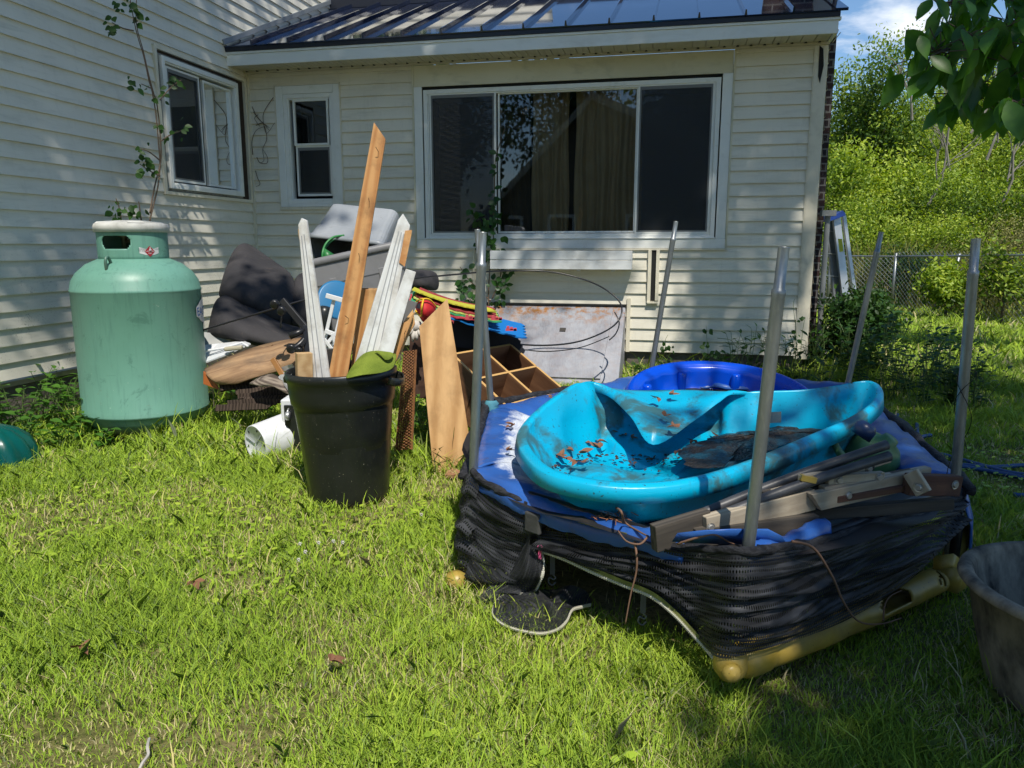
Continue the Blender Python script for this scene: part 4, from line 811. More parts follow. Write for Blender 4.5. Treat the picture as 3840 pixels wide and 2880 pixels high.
m.build('paint_scraper', plain('orange_brown_handle', (.30,.14,.04), .5), label='orange brown wooden tool handle lying on the split board', cat='tool handle', bevel=.004)
m = MB(); m.bar(Y(1055,1405,4.8), Y(1110,1480,4.7), .05, .01, V((0,-1,.3))); m.bar(Y(1060,1385,4.85), Y(1100,1372,4.85), .03, .02, V((0,-1,0))); m.build('metal_bracket', m_alu, label='grey perforated metal bracket left of the can rim', cat='bracket')
# ------------------------------------------------------------------ foam mats
MG = 'foam puzzle mats stacked on the pile'
mcols = [('yellow', (.50,.48,.05)), ('dull red', (.30,.05,.05)), ('pale yellow', (.50,.55,.14)), ('green', (.05,.33,.14)), ('red', (.48,.05,.07)), ('bright blue', (.01,.17,.50))]
def foam(col, name, A, B, D, label, th=.012, bow=.03, teeth=7, far=True):
    A, B, D = V(A), V(B), V(D); m = MB(); L = (B-A); W = (D-A); n = L.cross(W).normalized(); n = n if n.z > 0 else -n
    nu, nv = 4*teeth, 10; rows = []
    tooth = .022
    def off(i, k): return tooth*(1 if ((i//2) % 2) else -1)
    for j in range(nv+1):
        r = []
        for i in range(nu+1):
            u, v = i/nu, j/nv; p = A+L*u+W*v - UP*bow*math.sin(math.pi*min(1,u*.9+.1))*.8
            if j == 0: p = p-W.normalized()*(off(i, 0)+tooth)*.5
            if i == nu: p = p+L.normalized()*((tooth*(1 if (j//1) % 2 else -1))+tooth)*.6
            r.append(p)
        rows.append(r)
    m.sheet(rows); th = .008; return m.build('foam_mat', plain('foam_'+col.replace(' ', '_'), dict(mcols)[col], .75, 0, .2, 180, .2), solid=th, label=label, cat='foam mat', group=MG)
base = [((1545,1082,4.95),(1846,1168,4.85),(1553,1074,5.3)), ((1560,1105,4.94),(1850,1190,4.8),(1575,1075,5.35)), ((1550,1112,4.92),(1862,1200,4.78),(1560,1080,5.35)), ((1540,1122,4.9),(1870,1208,4.76),(1550,1090,5.35)), ((1530,1135,4.88),(1810,1202,4.74),(1540,1100,5.35)), ((1540,1128,4.86),(1962,1268,4.70),(1575,1090,5.4))]
for (col, _), (a, b, d) in zip(mcols, base):
    foam(col, 'foam_mat', Y(*a), Y(*b), Y(*d), {'yellow':'yellow foam mat on top of the stack','dull red':'brownish red foam mat just under the top yellow one','pale yellow':'pale yellow green foam mat in the middle of the stack','green':'green foam mat above the red and blue ones','red':'red foam mat with teeth poking out on the left','bright blue':'large bright blue foam mat at the bottom, its corner over the cellar door'}[col])
for k, (u, v) in enumerate(((1850,1188),(1905,1228),(1752,1185),(1668,1200))):
    m = MB(); c = Y(u, v, 4.68)
    for q in range(3): m.box(c+V((q*.022,0,-q*.006)), (.018,.03,.016))
    m.box(c+V((.02,0,-.014)), (.07,.03,.012)); m.build('foam_piece', plain('foam_pink', (.55,.07,.09), .75), label='small red toothed foam edge strip on the mats', cat='foam piece', group='red foam edge strips')
# black foam mats and box under them
m = MB(); A, B = Y(1690,1205,4.98), Y(1965,1315,4.9)
zz = []
for i in range(13): zz.append(A.lerp(B+V((0,0,.16)), i/12)-V((0,0,0)))
pts = [Y(1690,1195,5.0), Y(1800,1215,5.0), Y(1900,1240,5.0)]
for k in range(9): pts.append(Y(1935+8*(k//2)+(10 if k % 2 else 0), 1258+k*8, 5.0))
pts += [Y(1960,1330,5.0), Y(1880,1318,5.0), Y(1690,1300,5.0)]
m.prism(pts, V((0,.05,0))); m.build('foam_mat', plain('foam_black', (.012,.014,.022), .7), label='black foam mat with a toothed edge hanging under the blue one', cat='foam mat', group=MG)
m = MB(); m.box(Y(1735,1275,5.2)+V((0,.1,-.03)), (.22,.2,.34)); m.build('storage_cube', plain('black_fabric', (.01,.01,.011), .8, bsc=200), label='black fabric storage cube under the foam mats', cat='storage cube', bevel=.02)
# red fabric toy
m_redf = weather('red_fabric', (.55,.015,.02), (.4,.01,.015), .7, sc=9, bs=.5, bsc=14, bd=.02); m_yelf = plain('yellow_piping', (.75,.45,.02), .6)
RB = thing('red_backpack', 'small red fabric bag with yellow piping behind the plywood', 'bag', Y(1595,1195,4.6))
m = MB(); m.sheet([[Y(1560,1135,4.62), Y(1580,1125,4.56), Y(1605,1122,4.58), Y(1638,1150,4.66)], [Y(1556,1158,4.6), Y(1578,1160,4.5), Y(1608,1155,4.52), Y(1634,1165,4.62)], [Y(1572,1182,4.6), Y(1585,1190,4.52), Y(1608,1188,4.55), Y(1625,1180,4.62)], [Y(1585,1205,4.62), Y(1592,1210,4.58), Y(1604,1205,4.6), Y(1615,1195,4.64)]]); m.build('bag_body', m_redf, RB, smooth=True, solid=.02, subdiv=2)
m = MB(); m.tube(catmull([Y(1556,1150,4.58), Y(1562,1130,4.58), Y(1585,1121,4.53), Y(1612,1124,4.55), Y(1636,1150,4.6)], 6), .005, 6); m.tube(catmull([Y(1588,1121,4.53), Y(1582,1150,4.48), Y(1578,1186,4.53), Y(1558,1165,4.58)], 6), .006, 6); m.build('piping', m_yelf, RB, smooth=True)
m = MB(); m.quad(Y(1563,1140,4.535), Y(1577,1136,4.52), Y(1576,1158,4.5), Y(1560,1156,4.53)); m.build('patch', plain('dark_patch', (.02,.02,.03), .6), RB)
# glove
m_glv = weather('dirty_white_glove', (.6,.57,.52), (.45,.42,.38), .8, bs=.4)
GL = thing('work_glove', 'white work glove hanging fingers down over the brown panel', 'glove', Y(1560,1285,4.55))
m = MB(); m.tube([Y(1548,1210,4.6), Y(1556,1222,4.57), Y(1563,1240,4.56)], [.02,.045,.035], 10); m.build('palm', m_glv, GL, smooth=True)
for a, b in (((1548,1228),(1536,1258)),((1553,1236),(1548,1282)),((1562,1240),(1563,1276)),((1570,1236),(1576,1262)),((1572,1225),(1590,1240))):
    m = MB(); a_, b_ = Y(*a,4.55), Y(*b,4.53); m.tube([a_, a_.lerp(b_,.5)+V((0,-.01,0)), b_], [.014,.013,.007], 8); m.build('finger', m_glv, GL, smooth=True)
# ------------------------------------------------------------------ cube shelf
m_wal = woodmat('walnut_laminate', (.24,.125,.065), (.13,.062,.032), 16, .5, (.1,1,1), .1); m_edge = plain('pale_edge_banding', (.60,.36,.13), .5)
D_, C__, B_, A_ = V((-.034,4.10,.43)), V((.32,4.54,.433)), V((-.01,5.0,.655)), V((-.364,4.56,.655))
A_ = D_+(B_-C__)
ex = (C__-D_); ey = (A_-D_); nz_ = ex.cross(ey).normalized(); dep = -nz_*.29
SH = thing('cube_shelf', 'brown wood grain cube shelf lying tilted on its back beside the trampoline', 'shelf', D_)
def sbar(p, q, w, nm='divider'):
    """panel from p to q (face edge), thickness w along inward dir"""
    d = (q-p).normalized(); R = frame_of(d, nz_); m = MB(); s_ = d.cross(nz_)*(w/2)
    m.hexa([p-s_+dep, q-s_+dep, q+s_+dep, p+s_+dep, p-s_-nz_*.0, q-s_, q+s_, p+s_]); o = m.build(nm, m_wal, SH, R=R, origin=(p+q)/2)
    e = MB(); e.hexa([p-s_*1.02+nz_*.0005, q-s_*1.02+nz_*.0005, q+s_*1.02+nz_*.0005, p+s_*1.02+nz_*.0005, p-s_*1.02+nz_*.003, q-s_*1.02+nz_*.003, q+s_*1.02+nz_*.003, p+s_*1.02+nz_*.003]); e.build('edge_banding', m_edge, o)
tw_ = .017
for f_ in (0, .5, 1): sbar(D_+ey*f_, C__+ey*f_, tw_, 'shelf_board')
for f_ in (0, .5, 1):
    for g_ in (0, .5): a = D_+ex*f_+ey*g_; sbar(a+ey.normalized()*.009, a+ey*.5-ey.normalized()*.009, tw_, 'side_panel' if f_ != .5 else 'divider')
m = MB(); m.hexa([D_+dep, C__+dep, B_+dep, A_+dep, D_+dep*.985, C__+dep*.985, B_+dep*.985, A_+dep*.985]); m.build('back_panel', m_wal, SH, R=frame_of(ex, nz_), origin=D_)
# brick-coloured scraps by the plywood
for k, (u, v, sx, col) in enumerate(((1700,1800,.10,(.35,.18,.09)),(1672,1738,.09,(.30,.14,.08)),(1765,1650,.05,(.40,.08,.05)))):
    m = MB(); c = G(u, v); m.prism([c+V((-sx/2,0,.01)), c+V((0,-.03,.02)), c+V((sx/2,0,.03)), c+V((.01,.04,.04)), c+V((-sx/3,.03,.03))], V((0,0,.018))); m.build('broken_shard', weather('clay_shard_%d' % k, col, tuple(x*.7 for x in col), .8), label=('orange clay shard lying by the left corner of the trampoline', 'flat reddish chip of wood in the grass under the plywood', 'small red plastic scrap between plywood and trampoline')[k], cat='shard')
# ------------------------------------------------------------------ teal ribbed dome at the left edge
dc = V((-3.12, 4.36, 0)); m = MB(); m.lathe([(.25,0),(.245,.05),(.23,.11),(.20,.17),(.145,.22),(.07,.25),(0,.255)], 96, dc, mod=lambda a, r, z: 1+.035*math.cos(a*14+z*9)); m.build('sandbox_lid', weather('teal_plastic', (.0,.09,.075), (.0,.07,.06), .25), smooth=True, label='ribbed dark teal plastic dome in the weeds at the left edge', cat='plastic dome')
# ------------------------------------------------------------------ trampoline
P_ = {1: (-.152,2.849), 2: (-.113,4.011), 3: (.68,2.048), 4: (1.683,2.744), 5: (2.157,4.754), 6: (.967,5.177)}
HX = [V((*P_[k], 0)) for k in (1, 3, 4, 5, 6, 2)]       # counter clockwise seen from above
TCc = sum(HX, V((0,0,0)))/6
RZ = .43
TRM = thing('trampoline', 'collapsed hexagonal trampoline with torn black netting, blue pads and six bare poles', 'trampoline', TCc)
def hexring(f, z): return [TCc+(p-TCc)*f+UP*z for p in HX]
m = MB(); r_ = hexring(1.0, RZ-.03); m.tube(r_+[r_[0], r_[1]], .02, 8, cap=False); m.build('top_frame', m_black2, TRM, smooth=True)
for i, p in enumerate(HX):
    q = TCc+(p-TCc)*1.02
    if i in (0, 1): continue
    m = MB(); m.tube([q+UP*(RZ-.03), q+UP*.03], .02, 8); m.build('frame_leg', m_black2, TRM, smooth=True)
# poles
for k, top, lean in ((1,(1810,870),0),(2,(1790,860),0),(3,(2940,925),0),(4,(3660,895),0),(5,(3305,870),0),(6,(2535,830),0)):
    b = V((*P_[k], .05)); t_ = Y(top[0], top[1], P_[k][1]); b = V((*P_[k], RZ)); d = (t_-b); b2 = b-d*(.3/d.z); b2 = b2 if b2.z > .02 else b2
    m = MB(); j = t_-d.normalized()*.115; j2 = j-d.normalized()*.012
    m.tube([b2, j2-d.normalized()*.01, j2, j, j+d.normalized()*.003, t_-d.normalized()*.004], [.0182,.0182,.0198,.019,.0152,.0152], 20, cap=False)
    m.lathe([(.0152,-.004),(.0162,0),(.0135,0),(.0135,-.3)], 20, t_, d.normalized().to_track_quat('Z','Y').to_matrix())
    m.build('pole', m_galv, TRM, smooth=True)
m = MB(); b = V((*P_[2], RZ-.0)); m.lathe([(.03,-.04),(.042,-.03),(.036,-.012),(.043,.003),(.034,.02),(.04,.032),(.026,.05)], 20, b, mod=lambda a, r, z: 1+.1*math.sin(a*3+z*70)); m.build('cloth_tie', weather('teal_cloth', (.09,.30,.36), (.06,.22,.3), .85, bs=.6), TRM, smooth=True)
# torn mat hanging inside, dark
m = MB(); rows = []
for f in (.98, .9, .72, .5, .25, .02): rows.append([p+UP*(.035*noise.noise(p*3)-(.16 if f < .75 else .03)*(1-f)) for p in catmull(hexring(f, RZ-.03), 8, True)])
m.sheet(rows, close=True); m.build('jumping_mat', weather('torn_black_mat', (.012,.012,.014), (.02,.02,.022), .6, dirt=(.07,.05,.03), damt=.5, dsc=12), TRM, smooth=True, origin=TCc)
# faces of the hexagon as hanging planes
def face(i, f=1.03):
    a, b = TCc+(HX[i]-TCc)*f, TCc+(HX[(i+1)%6]-TCc)*f; n = (b-a).cross(UP).normalized(); n = n if n.dot(a-TCc) > 0 else -n; return a, n
_fa, _na = face(0); _fb, _nb = face(1)
def FA(u, v, o=0.): return onplane(u, v, _fa+_na*o, _na)
def FB(u, v, o=0.): return onplane(u, v, _fb+_nb*o, _nb)
def pad(i, w0, w1, seed, z=RZ+.004, cut=(0,1), worn=0.):
    a, b = HX[i], HX[(i+1)%6]; inn = lambda p: (TCc-p).normalized(); rows = []; uvs = []; n = 48; nv = 9; L = (b-a).length
    for j in range(nv):
        v = j/(nv-1); r = []; uu = []
        for k in range(n+1):
            u = cut[0]+(cut[1]-cut[0])*k/n; p = a.lerp(b, u); w = w0+(w1-w0)*u
            rag = .05*noise.noise(V((u*9, seed, 0)))+.03*noise.noise(V((u*31, seed, 3)))
            q = p+inn(p)*((w+rag)*v-.03); zz = z+.007*math.sin(v*math.pi)+.016*noise.noise(q*9+V((seed,0,0)))+.006*noise.noise(q*30)-.05*max(0,v-.55)*2; zz -= .05*(max(0, .12-v)/.12)
            if i == 0: zz -= .035*math.sin(math.pi*min(1,u)); q += out0(q)*.05*math.sin(math.pi*u)
            r.append(q+UP*zz); uu.append((u*L, v+worn))
        rows.append(r); uvs.append(uu)
    m = MB(); m.sheet(rows, uvs); return m.build('safety_pad', m_pad, TRM, smooth=True, solid=.008)
out0 = lambda p: V((p.x-TCc.x, p.y-TCc.y, 0)).normalized()
pad(5, .27, .31, 1.3, worn=-.02); pad(0, .30, .14, 5.1, cut=(0, .82), worn=.06); pad(1, .1, .04, 8., cut=(0,.32), worn=-.4); pad(2, .2, .24, 11., worn=-.6); pad(3, .2, .2, 15., worn=-.6); pad(4, .2, .24, 19., worn=-.5)
# strips of blue vinyl sticking up by the front pole
m = MB(); m.sheet([[G(2520,2030,.44), G(2620,2035,.44), G(2720,2040,.43), G(2860,2040,.43), G(2960,2050,.42)], [G(2540,2000,.46), G(2640,1990,.5), G(2740,1985,.5), G(2880,1985,.49), G(2930,2010,.46)]]); m.build('pad_scrap', m_pad, TRM, smooth=True, solid=.004)
m = MB(); m.sheet([[G(2835,2072,.42), G(2870,2075,.40), G(2930,2045,.43)], [G(2838,2040,.46), G(2900,2052,.44), G(2950,2040,.44)]]); m.build('pad_scrap', m_pad, TRM, smooth=True)
m = MB(); m.sheet([[V((1.70,2.74,.40)), V((1.78,2.85,.40)), V((1.87,3.1,.4))], [V((1.735,2.70,.26)), V((1.82,2.83,.25)), V((1.9,3.1,.26))], [V((1.74,2.70,.13)), V((1.83,2.83,.12)), V((1.91,3.1,.14))]]); m.build('pad_flap', m_pad, TRM, smooth=True, solid=.006)
# yellow foam covered lower tube along the front right, broken open
m_yel = weather('faded_yellow_plastic', (.42,.27,.015), (.38,.30,.11), .42, sc=5, bs=.3, bsc=12, dirt=(.09,.055,.02), damt=.5, dsc=6, dlo=.46, dhi=.7, specks=(.06,.04,.02), ssc=60)
ya = FB(2752,2488,.0); yb = FB(3600,2150,.02); nd = 90; nr_ = 26
yd = (yb-ya).normalized(); ys_ = yd.cross(UP).normalized(); yu = ys_.cross(yd); rows = []
for k in range(nd+1):
    f = k/nd; c = ya.lerp(yb, f)+ys_*.012*math.sin(f*5)+UP*.004*noise.noise(V((f*9,0,0))); r0 = .044*(1 if f > .03 else .25+.75*math.sqrt(f/.03)); r0 += .006 if .0 < f < .1 else 0
    rows.append([c+(ys_*math.cos(2*math.pi*j/nr_)+yu*math.sin(2*math.pi*j/nr_))*(r0*(1+.05*noise.noise(V((f*14, math.cos(2*math.pi*j/nr_), math.sin(2*math.pi*j/nr_)))))) for j in range(nr_)])
def yskip(a, b):
    f = a/nd; th = (b+.5)/nr_*360
    if ((f-.60)/.075)**2+((th-32)/62)**2 < 1+.35*noise.noise(V((a*.9, b*.7, 0))): return True
    if abs(th-(60+60*math.sin(f*37))) < 11 and .83 < f < .89: return True
    if abs(f-.9) < .008 and 20 < th < 120: return True
    return abs(f-.855) < .008 and 0 < th < 85
m = MB(); m.sheet(rows, close=True, skip=yskip); m.build('yellow_tube', m_yel, TRM, smooth=True, solid=.006)
m = MB(); c = ya+V((-.01,-.0,.0)); m.lathe([(0,-.045),(.03,-.042),(.046,-.02),(.05,.0),(.046,.03),(.035,.044),(0,.046)], 24, c); m.lathe([(.024,.0),(.03,.006),(.02,.02),(0,.024)], 20, c-yd*.035-ys_*-.03, (yd*-.4+ys_*.9).to_track_quat('Z','Y').to_matrix()); m.build('yellow_end_cap', m_yel, TRM, smooth=True)
m = MB(); c = G(1712,2178,.03); m.lathe([(0,-.03),(.03,-.025),(.045,0),(.035,.03),(0,.04)], 20, c); m.build('yellow_end_cap', m_yel, TRM, smooth=True)
m = MB(); c = V((1.80,2.78,.12)); m.tube(catmull([FB(3570,2100,-.03), FB(3590,2040,-.03), FB(3612,1990,-.05)], 5), .036, 14); m.build('yellow_tube', m_yel, TRM, smooth=True, solid=.003)
for k, (u, v, z) in enumerate(((3575,2165,.1),(3548,2115,.14))):
    m = MB(); c = G(u, v, z); m.sheet([[c+V((-.05,-.01,-.04)), c+V((0,-.03,-.05)), c+V((.05,-.0,-.04))], [c+V((-.05,0,.03)), c+V((.01,-.02,.05)), c+V((.05,.01,.02))]]); m.build('broken_tube_shard', m_yel, TRM, smooth=True, solid=.005)
# netting
def net(name, top, bot, outw, seed, ny=26, k=10, wr=.02, parent=TRM):
    A = catmull(top, k); B = catmull(bot, k); n = len(A); rows = []; uvs = []; L = [0]
    for i in range(1, n): L.append(L[-1]+(A[i]-A[i-1]).length)
    for j in range(ny+1):
        v = j/ny; r = []; uu = []
        for i in range(n):
            p = A[i].lerp(B[i], v); o = V(outw(p)).normalized()
            w = math.sin(math.pi*min(1,max(0,v)))**.6
            f = noise.noise(V((L[i]*1.6+seed, v*9+.8*math.sin(L[i]*2.5), seed)))*wr*1.6 + noise.noise(V((L[i]*4+seed, v*19+1.5*math.sin(L[i]*2), seed+5)))*wr*.8+ noise.noise(V((L[i]*.9-seed, v*26+2.*noise.noise(V((L[i]*1.3,seed,0))), 3)))*wr*.7
            r.append(p+o*(f*w+.012*w)); uu.append((L[i], v*(A[i]-B[i]).length))
        rows.append(r); uvs.append(uu)
    m = MB(); m.sheet(rows, uvs); return m.build(name, m_net, parent, smooth=True)
out_ = lambda p: V((p.x-TCc.x, p.y-TCc.y, 0))
def rim(i, u, f=1.03, z=RZ-.0): a, b = HX[i], HX[(i+1)%6]; p = a.lerp(b, u); return TCc+(p-TCc)*f+UP*z
# top roll of bunched netting all round
def roll(pts, r, seed):
    P = catmull(pts, 8); m = MB(); m.tube(P, [r*(.8+.6*abs(noise.noise(V((k*.33, seed, 0))))) for k in range(len(P))], 12)
    for k, q in enumerate(m.v): m.v[k] = q+V((noise.noise(q*22), noise.noise(q*22+V((5,0,0))), noise.noise(q*22+V((0,7,0)))))*r*.5
    for k in range(len(m.v)): m.uv[k] = ((k//12)*.03, (k%12)*.012)
    return m.build('bunched_net', m_netroll, TRM, smooth=True)
t = NT('bunched_netting'); n_ = t.noise(t.coord((1,1,3)), 26, 6, .7); m_netroll = t.done(t.bsdf(t.mix(mask(t, n_, .4, .7), (.010,.010,.013), (.05,.052,.06)), .7, 0, .3, n_, 1., .012))
roll([rim(5,.0,1.03,.44), rim(5,.35,1.03,.42), rim(5,.75,1.03,.415), rim(5,.97,1.04,.41)], .024, 1)
roll([rim(4,.5,1.05,.42), rim(4,.75,1.05,.43), rim(4,1.,1.05,.44)], .03, 2)
roll([FA(1768,1768), FA(1838,1820), FA(1985,1890), FA(2176,1950), FA(2377,2010), FA(2468,2040), FA(2620,2058), FB(2790,2066), FB(2920,2056), FB(3072,2030), FB(3223,1982), FB(3374,1932), FB(3525,1890), FB(3600,1862)], .015, 3)
roll([rim(2,.0,1.05,.40), rim(2,.4,1.04,.42), rim(2,.8,1.05,.40)], .03, 4)
net('netting', [rim(5,.1,1.02,.44), rim(5,.5,1.03,.43), rim(5,.8,1.03,.42), rim(5,1.,1.03,.42), FA(1770,1772), FA(1800,1800)], [rim(5,.1,1.03,.04), rim(5,.5,1.05,.03), rim(5,.8,1.06,.03), rim(5,1.,1.06,.02), G(1730,2185,.02), G(1790,2205,.02)], out_, 1.1, wr=.03)
topA = [(1775,1775),(1838,1824),(1985,1896),(2176,1956),(2377,2016),(2468,2046),(2620,2060),(2780,2068)]
# front left: from P1 to the zip
net('netting', [FA(1780,1780), FA(1838,1826), FA(1920,1866), FA(2000,1900), FA(2040,1912)], [G(1760,2200,.02), G(1820,2225,.02), G(1880,2235,.03), FA(1990,2215,.02), FA(2030,2080,.015)], out_, 3.4, wr=.03)
zt = [FA(2026,2062,.012), FA(2120,2096,.012), FA(2230,2146,.012), FA(2340,2192,.014), FA(2448,2236,.015), FA(2530,2300,.015), FA(2610,2385,.015), FA(2684,2468,.02)]
net('netting', [FA(1960,1885), FA(2080,1930), FA(2176,1958), FA(2300,1995), FA(2420,2032)], [FA(1985,1930,.006), FA(2080,1958,.006), FA(2176,1978,.006), FA(2300,2008,.006), FA(2420,2040,.006)], out_, 7.7, ny=6, wr=.008)
# front right: from P3 to P4
topB = [FB(2765,2070,.02), FB(2920,2062,.01), FB(3072,2036,.01), FB(3223,1986,.01), FB(3374,1936,.01), FB(3525,1896,.01), FB(3605,1866,.01)]
botB = [FB(2690,2462,.06), FB(2860,2436,.07), FB(3010,2392,.07), FB(3170,2328,.07), FB(3324,2240,.06), FB(3455,2140,.05), FB(3600,1985,.03)]
crn = (FA(2775,2070,.012)+FB(2775,2070,.012))*.5; crb = (FA(2700,2468,.03)+FB(2700,2466,.05))*.5
net('netting', [FA(2015,1985,.01), FA(2120,2000,.01), FA(2230,2018,.012), FA(2340,2030,.015), FA(2448,2044,.015), FA(2530,2056,.015), FA(2640,2064,.012), crn]+topB[1:], zt[:-1]+[crb]+botB[1:], out_, 6.4, ny=30, wr=.03, k=12)
net('netting', [rim(1,.97,1.04,.42), rim(2,.2,1.04,.42), rim(2,.5,1.04,.41)], [rim(1,.97,1.04,.28), rim(2,.2,1.05,.2), rim(2,.5,1.05,.1)], out_, 12., wr=.02)
# zips
m_zip = weather('off_white_zip', (.62,.60,.50), (.45,.43,.34), .6); m_ztape = weather('mossy_zip_tape', (.28,.29,.08), (.10,.11,.03), .9, sc=20)
def zipper(pts, tape=None, k=26):
    P = catmull(pts, k); m = MB(); m.tube(P, .0032, 6)
    for i in range(0, len(P)-1, 1 if k < 20 else 2):
        d = (P[i+1]-P[i]); m.box(P[i], (.0045,.0035,.011), frame_of(d, UP if abs(d.normalized().z) < .9 else V((1,0,0))))
    o = m.build('zipper', m_zip, TRM)
    if tape:
        m = MB(); m.sheet([[p+UP*.003 for p in P], [p+tape for p in P]]); m.build('zip_tape', m_ztape, o, smooth=True)
zipper([p+_na*.008 for p in zt], tape=V((0,.0,.02)))
zipper([FA(2025,1945,.022), FA(2120,1972,.022), FA(2230,1998,.022), FA(2350,2025,.022)], tape=V((0,.0,.024)))
zS = [FA(2027,2062,.02), FA(2040,2110,.03), FA(2030,2170,.05), G(2005,2215,.07), G(1960,2228,.06), G(1914,2226,.05), G(1862,2255,.045), G(1849,2305,.04), G(1894,2345,.03), G(1970,2368,.03), G(2035,2375,.03), G(2090,2360,.035), G(2125,2330,.05), G(2146,2288,.07), G(2180,2276,.06), G(2215,2268,.05)]
zipper(zS, k=9)
# fallen door flap of netting: puddle
fl = catmull(zS[3:], 5)+catmull([G(2215,2268,.05), G(2200,2225,.06), G(2140,2200,.09), G(2080,2215,.05), G(2005,2215,.07)], 5)[1:-1]; cc_ = sum(fl, V((0,0,0)))/len(fl)+V((0,.0,-.005)); rows = []; uvs = []
for f in (1., .85, .65, .4, .2, .02): rows.append([cc_+(p-cc_)*f+UP*(.05*noise.noise(p*8+V((f*3,0,0)))*(1-f)+.006) for p in fl]); uvs.append([(p.x*f, p.y*f) for p in fl])
m = MB(); m.sheet(rows, uvs, close=True); m.build('fallen_flap', m_net, TRM, smooth=True)
sd = catmull([zS[0], zS[1], zS[2], zS[3], zS[4], zS[5], zS[6]], 5); ins = catmull([FA(1990,2000,.01), FA(1960,2050,.02), FA(1930,2110,.03), FA(1890,2160,.05), G(1850,2190,.07), G(1820,2215,.06), G(1800,2240,.04)], 5)
net_rows = [[a.lerp(b, v)+_na*(.03*math.sin(v*3)+.02*noise.noise(a*9+V((0,0,v*4)))) for a, b in zip(sd, ins)] for v in (0,.25,.5,.75,1)]
m = MB(); m.sheet(net_rows, [[(i*.02, v*.1) for i in range(len(sd))] for v in (0,1,2,3,4)]); m.build('fallen_flap', m_net, TRM, smooth=True)
m = MB(); q = FA(2024,2078,.035); m.box(q, (.011,.007,.034)); m.tube(circ(q+UP*.026, .008, 10, Matrix.Rotation(1.5,3,'X')), .002, 6); m.build('pink_zip_pull', plain('pink_plastic', (.60,.08,.22), .5), TRM)
m_web = plain('grey_webbing', (.12,.12,.12), .8)
for q, h in ((FA(2072,2110,-.05), .09), (FA(2412,2262,-.05), .07)):
    m = MB(); m.box(q, (.018,.004,h)); ws = m.build('strap', m_web, TRM); e = q-UP*h/2
    m = MB(); m.tube(catmull([e, e+V((.012,0,-.012)), e+V((.004,0,-.02)), e+V((-.01,0,-.012)), e+V((-.014,0,-.03)), e+V((0,0,-.042)), e+V((.012,0,-.03))], 4), .003, 6); m.build('hook', plain('grey_hook', (.16,.16,.16), .5), ws, smooth=True)
m = MB(); q = FA(2000,1960,.03); m.box(q, (.07,.02,.075), frame_of(HX[1]-HX[0], UP)); m.build('strap_patch', weather('stitched_webbing', (.03,.03,.03), (.08,.08,.075), .8, bs=.6), TRM, bevel=.006)
# ------------------------------------------------------------------ crumpled turquoise pool lying on it
M_ = [((1975,1650),.56,1),((2050,1748),.55,1),((2200,1795),.545,1),((2400,1812),.54,1),((2600,1790),.545,1),((2800,1730),.56,1),((3000,1648),.58,1),((3200,1560),.62,1),((3283,1490),.66,1),((3255,1432),.70,1),
      ((3110,1452),.68,2),((2992,1466),.66,2),((2870,1470),.655,2),((2774,1472),.65,2),((2690,1468),.64,3),((2570,1462),.63,3),((2450,1464),.63,3),((2340,1462),.64,3),((2255,1448),.66,3),((2183,1436),.69,4),((2080,1505),.65,1),((2000,1580),.60,1)]
E_ = {13:((2755,1480),.645),14:((2695,1510),.62),15:((2600,1580),.56),16:((2450,1668),.52),17:((2362,1560),.585),18:((2268,1480),.63)}
Mp = [G(*p, z) for p, z, k in M_]; n0 = len(Mp); cen = V((.62,2.95,0))
Fp = []; Ep = []
for i, (p, z, k) in enumerate(M_):
    q = Mp[i]; d = V((cen.x-q.x, cen.y-q.y, 0)); dn = d.normalized(); inn = .10 if k == 1 else .13
    if i in (1,2,3,4,5,6,7): inn = .085
    f = q+dn*inn; f.z = .375+(.05 if i in (8, 9) else .0)+(.03 if i in (0, 20, 21) else 0)
    if k == 3: f = q+dn*.02+V((0,-.03,0)); f.z = .47+.0*i
    Fp.append(f)
    if i in E_: Ep.append(G(*E_[i][0], E_[i][1]))
    else: Ep.append(q-dn*.045-UP*.056)
kk = 7
Fc, Mc, Ec = (catmull(x, kk, True) for x in (Fp, Mp, Ep)); nn = len(Fc); rows = []
fl_c = V((.62,2.85,.40))
def bumpy(p, a=.012, s=7): return UP*a*noise.noise(p*s)
for f in (.0, .15, .3, .45, .6, .75, .88, 1.):
    r = []
    for i in range(nn):
        p = fl_c.lerp(Fc[i], f); ph = 0
        for cx, cy in ((.35,2.62),(.55,2.6),(.75,2.63),(.45,2.78),(.65,2.76),(.3,2.8),(.9,2.7)):
            d_ = math.hypot(p.x-cx, p.y-cy); ph += .011*math.exp(-((d_-.045)/.010)**2)
        r.append(V((p.x, p.y, (.40+(Fc[i].z-.40)*f**2)))+bumpy(p, .03)+UP*ph)
    rows.append(r)
for v in (.12,.28,.45,.62,.8):
    r = []
    for i in range(nn):
        p = Fc[i].lerp(Mc[i], v); dn = V((p.x-cen.x, p.y-cen.y, 0)).normalized()
        p = p+dn*(.012*math.sin(i/nn*2*math.pi*16)*math.sin(math.pi*v))+dn*.03*noise.noise(V((i/nn*14, v*2, 1)))*math.sin(math.pi*v)
        r.append(p)
    rows.append(r)
rl = []
for i in range(nn):
    b_ = 13*kk-3 <= i <= 19*kk; rl.append(b_)
def lip(i, a, h):
    d = V((Ec[i].x-Mc[i].x, Ec[i].y-Mc[i].y, 0)); d = d.normalized() if d.length > 1e-4 else V((0,-1,0)); return Mc[i]+d*a+UP*h
rows.append([Mc[i]-UP*.004 if not rl[i] else Mc[i] for i in range(nn)])
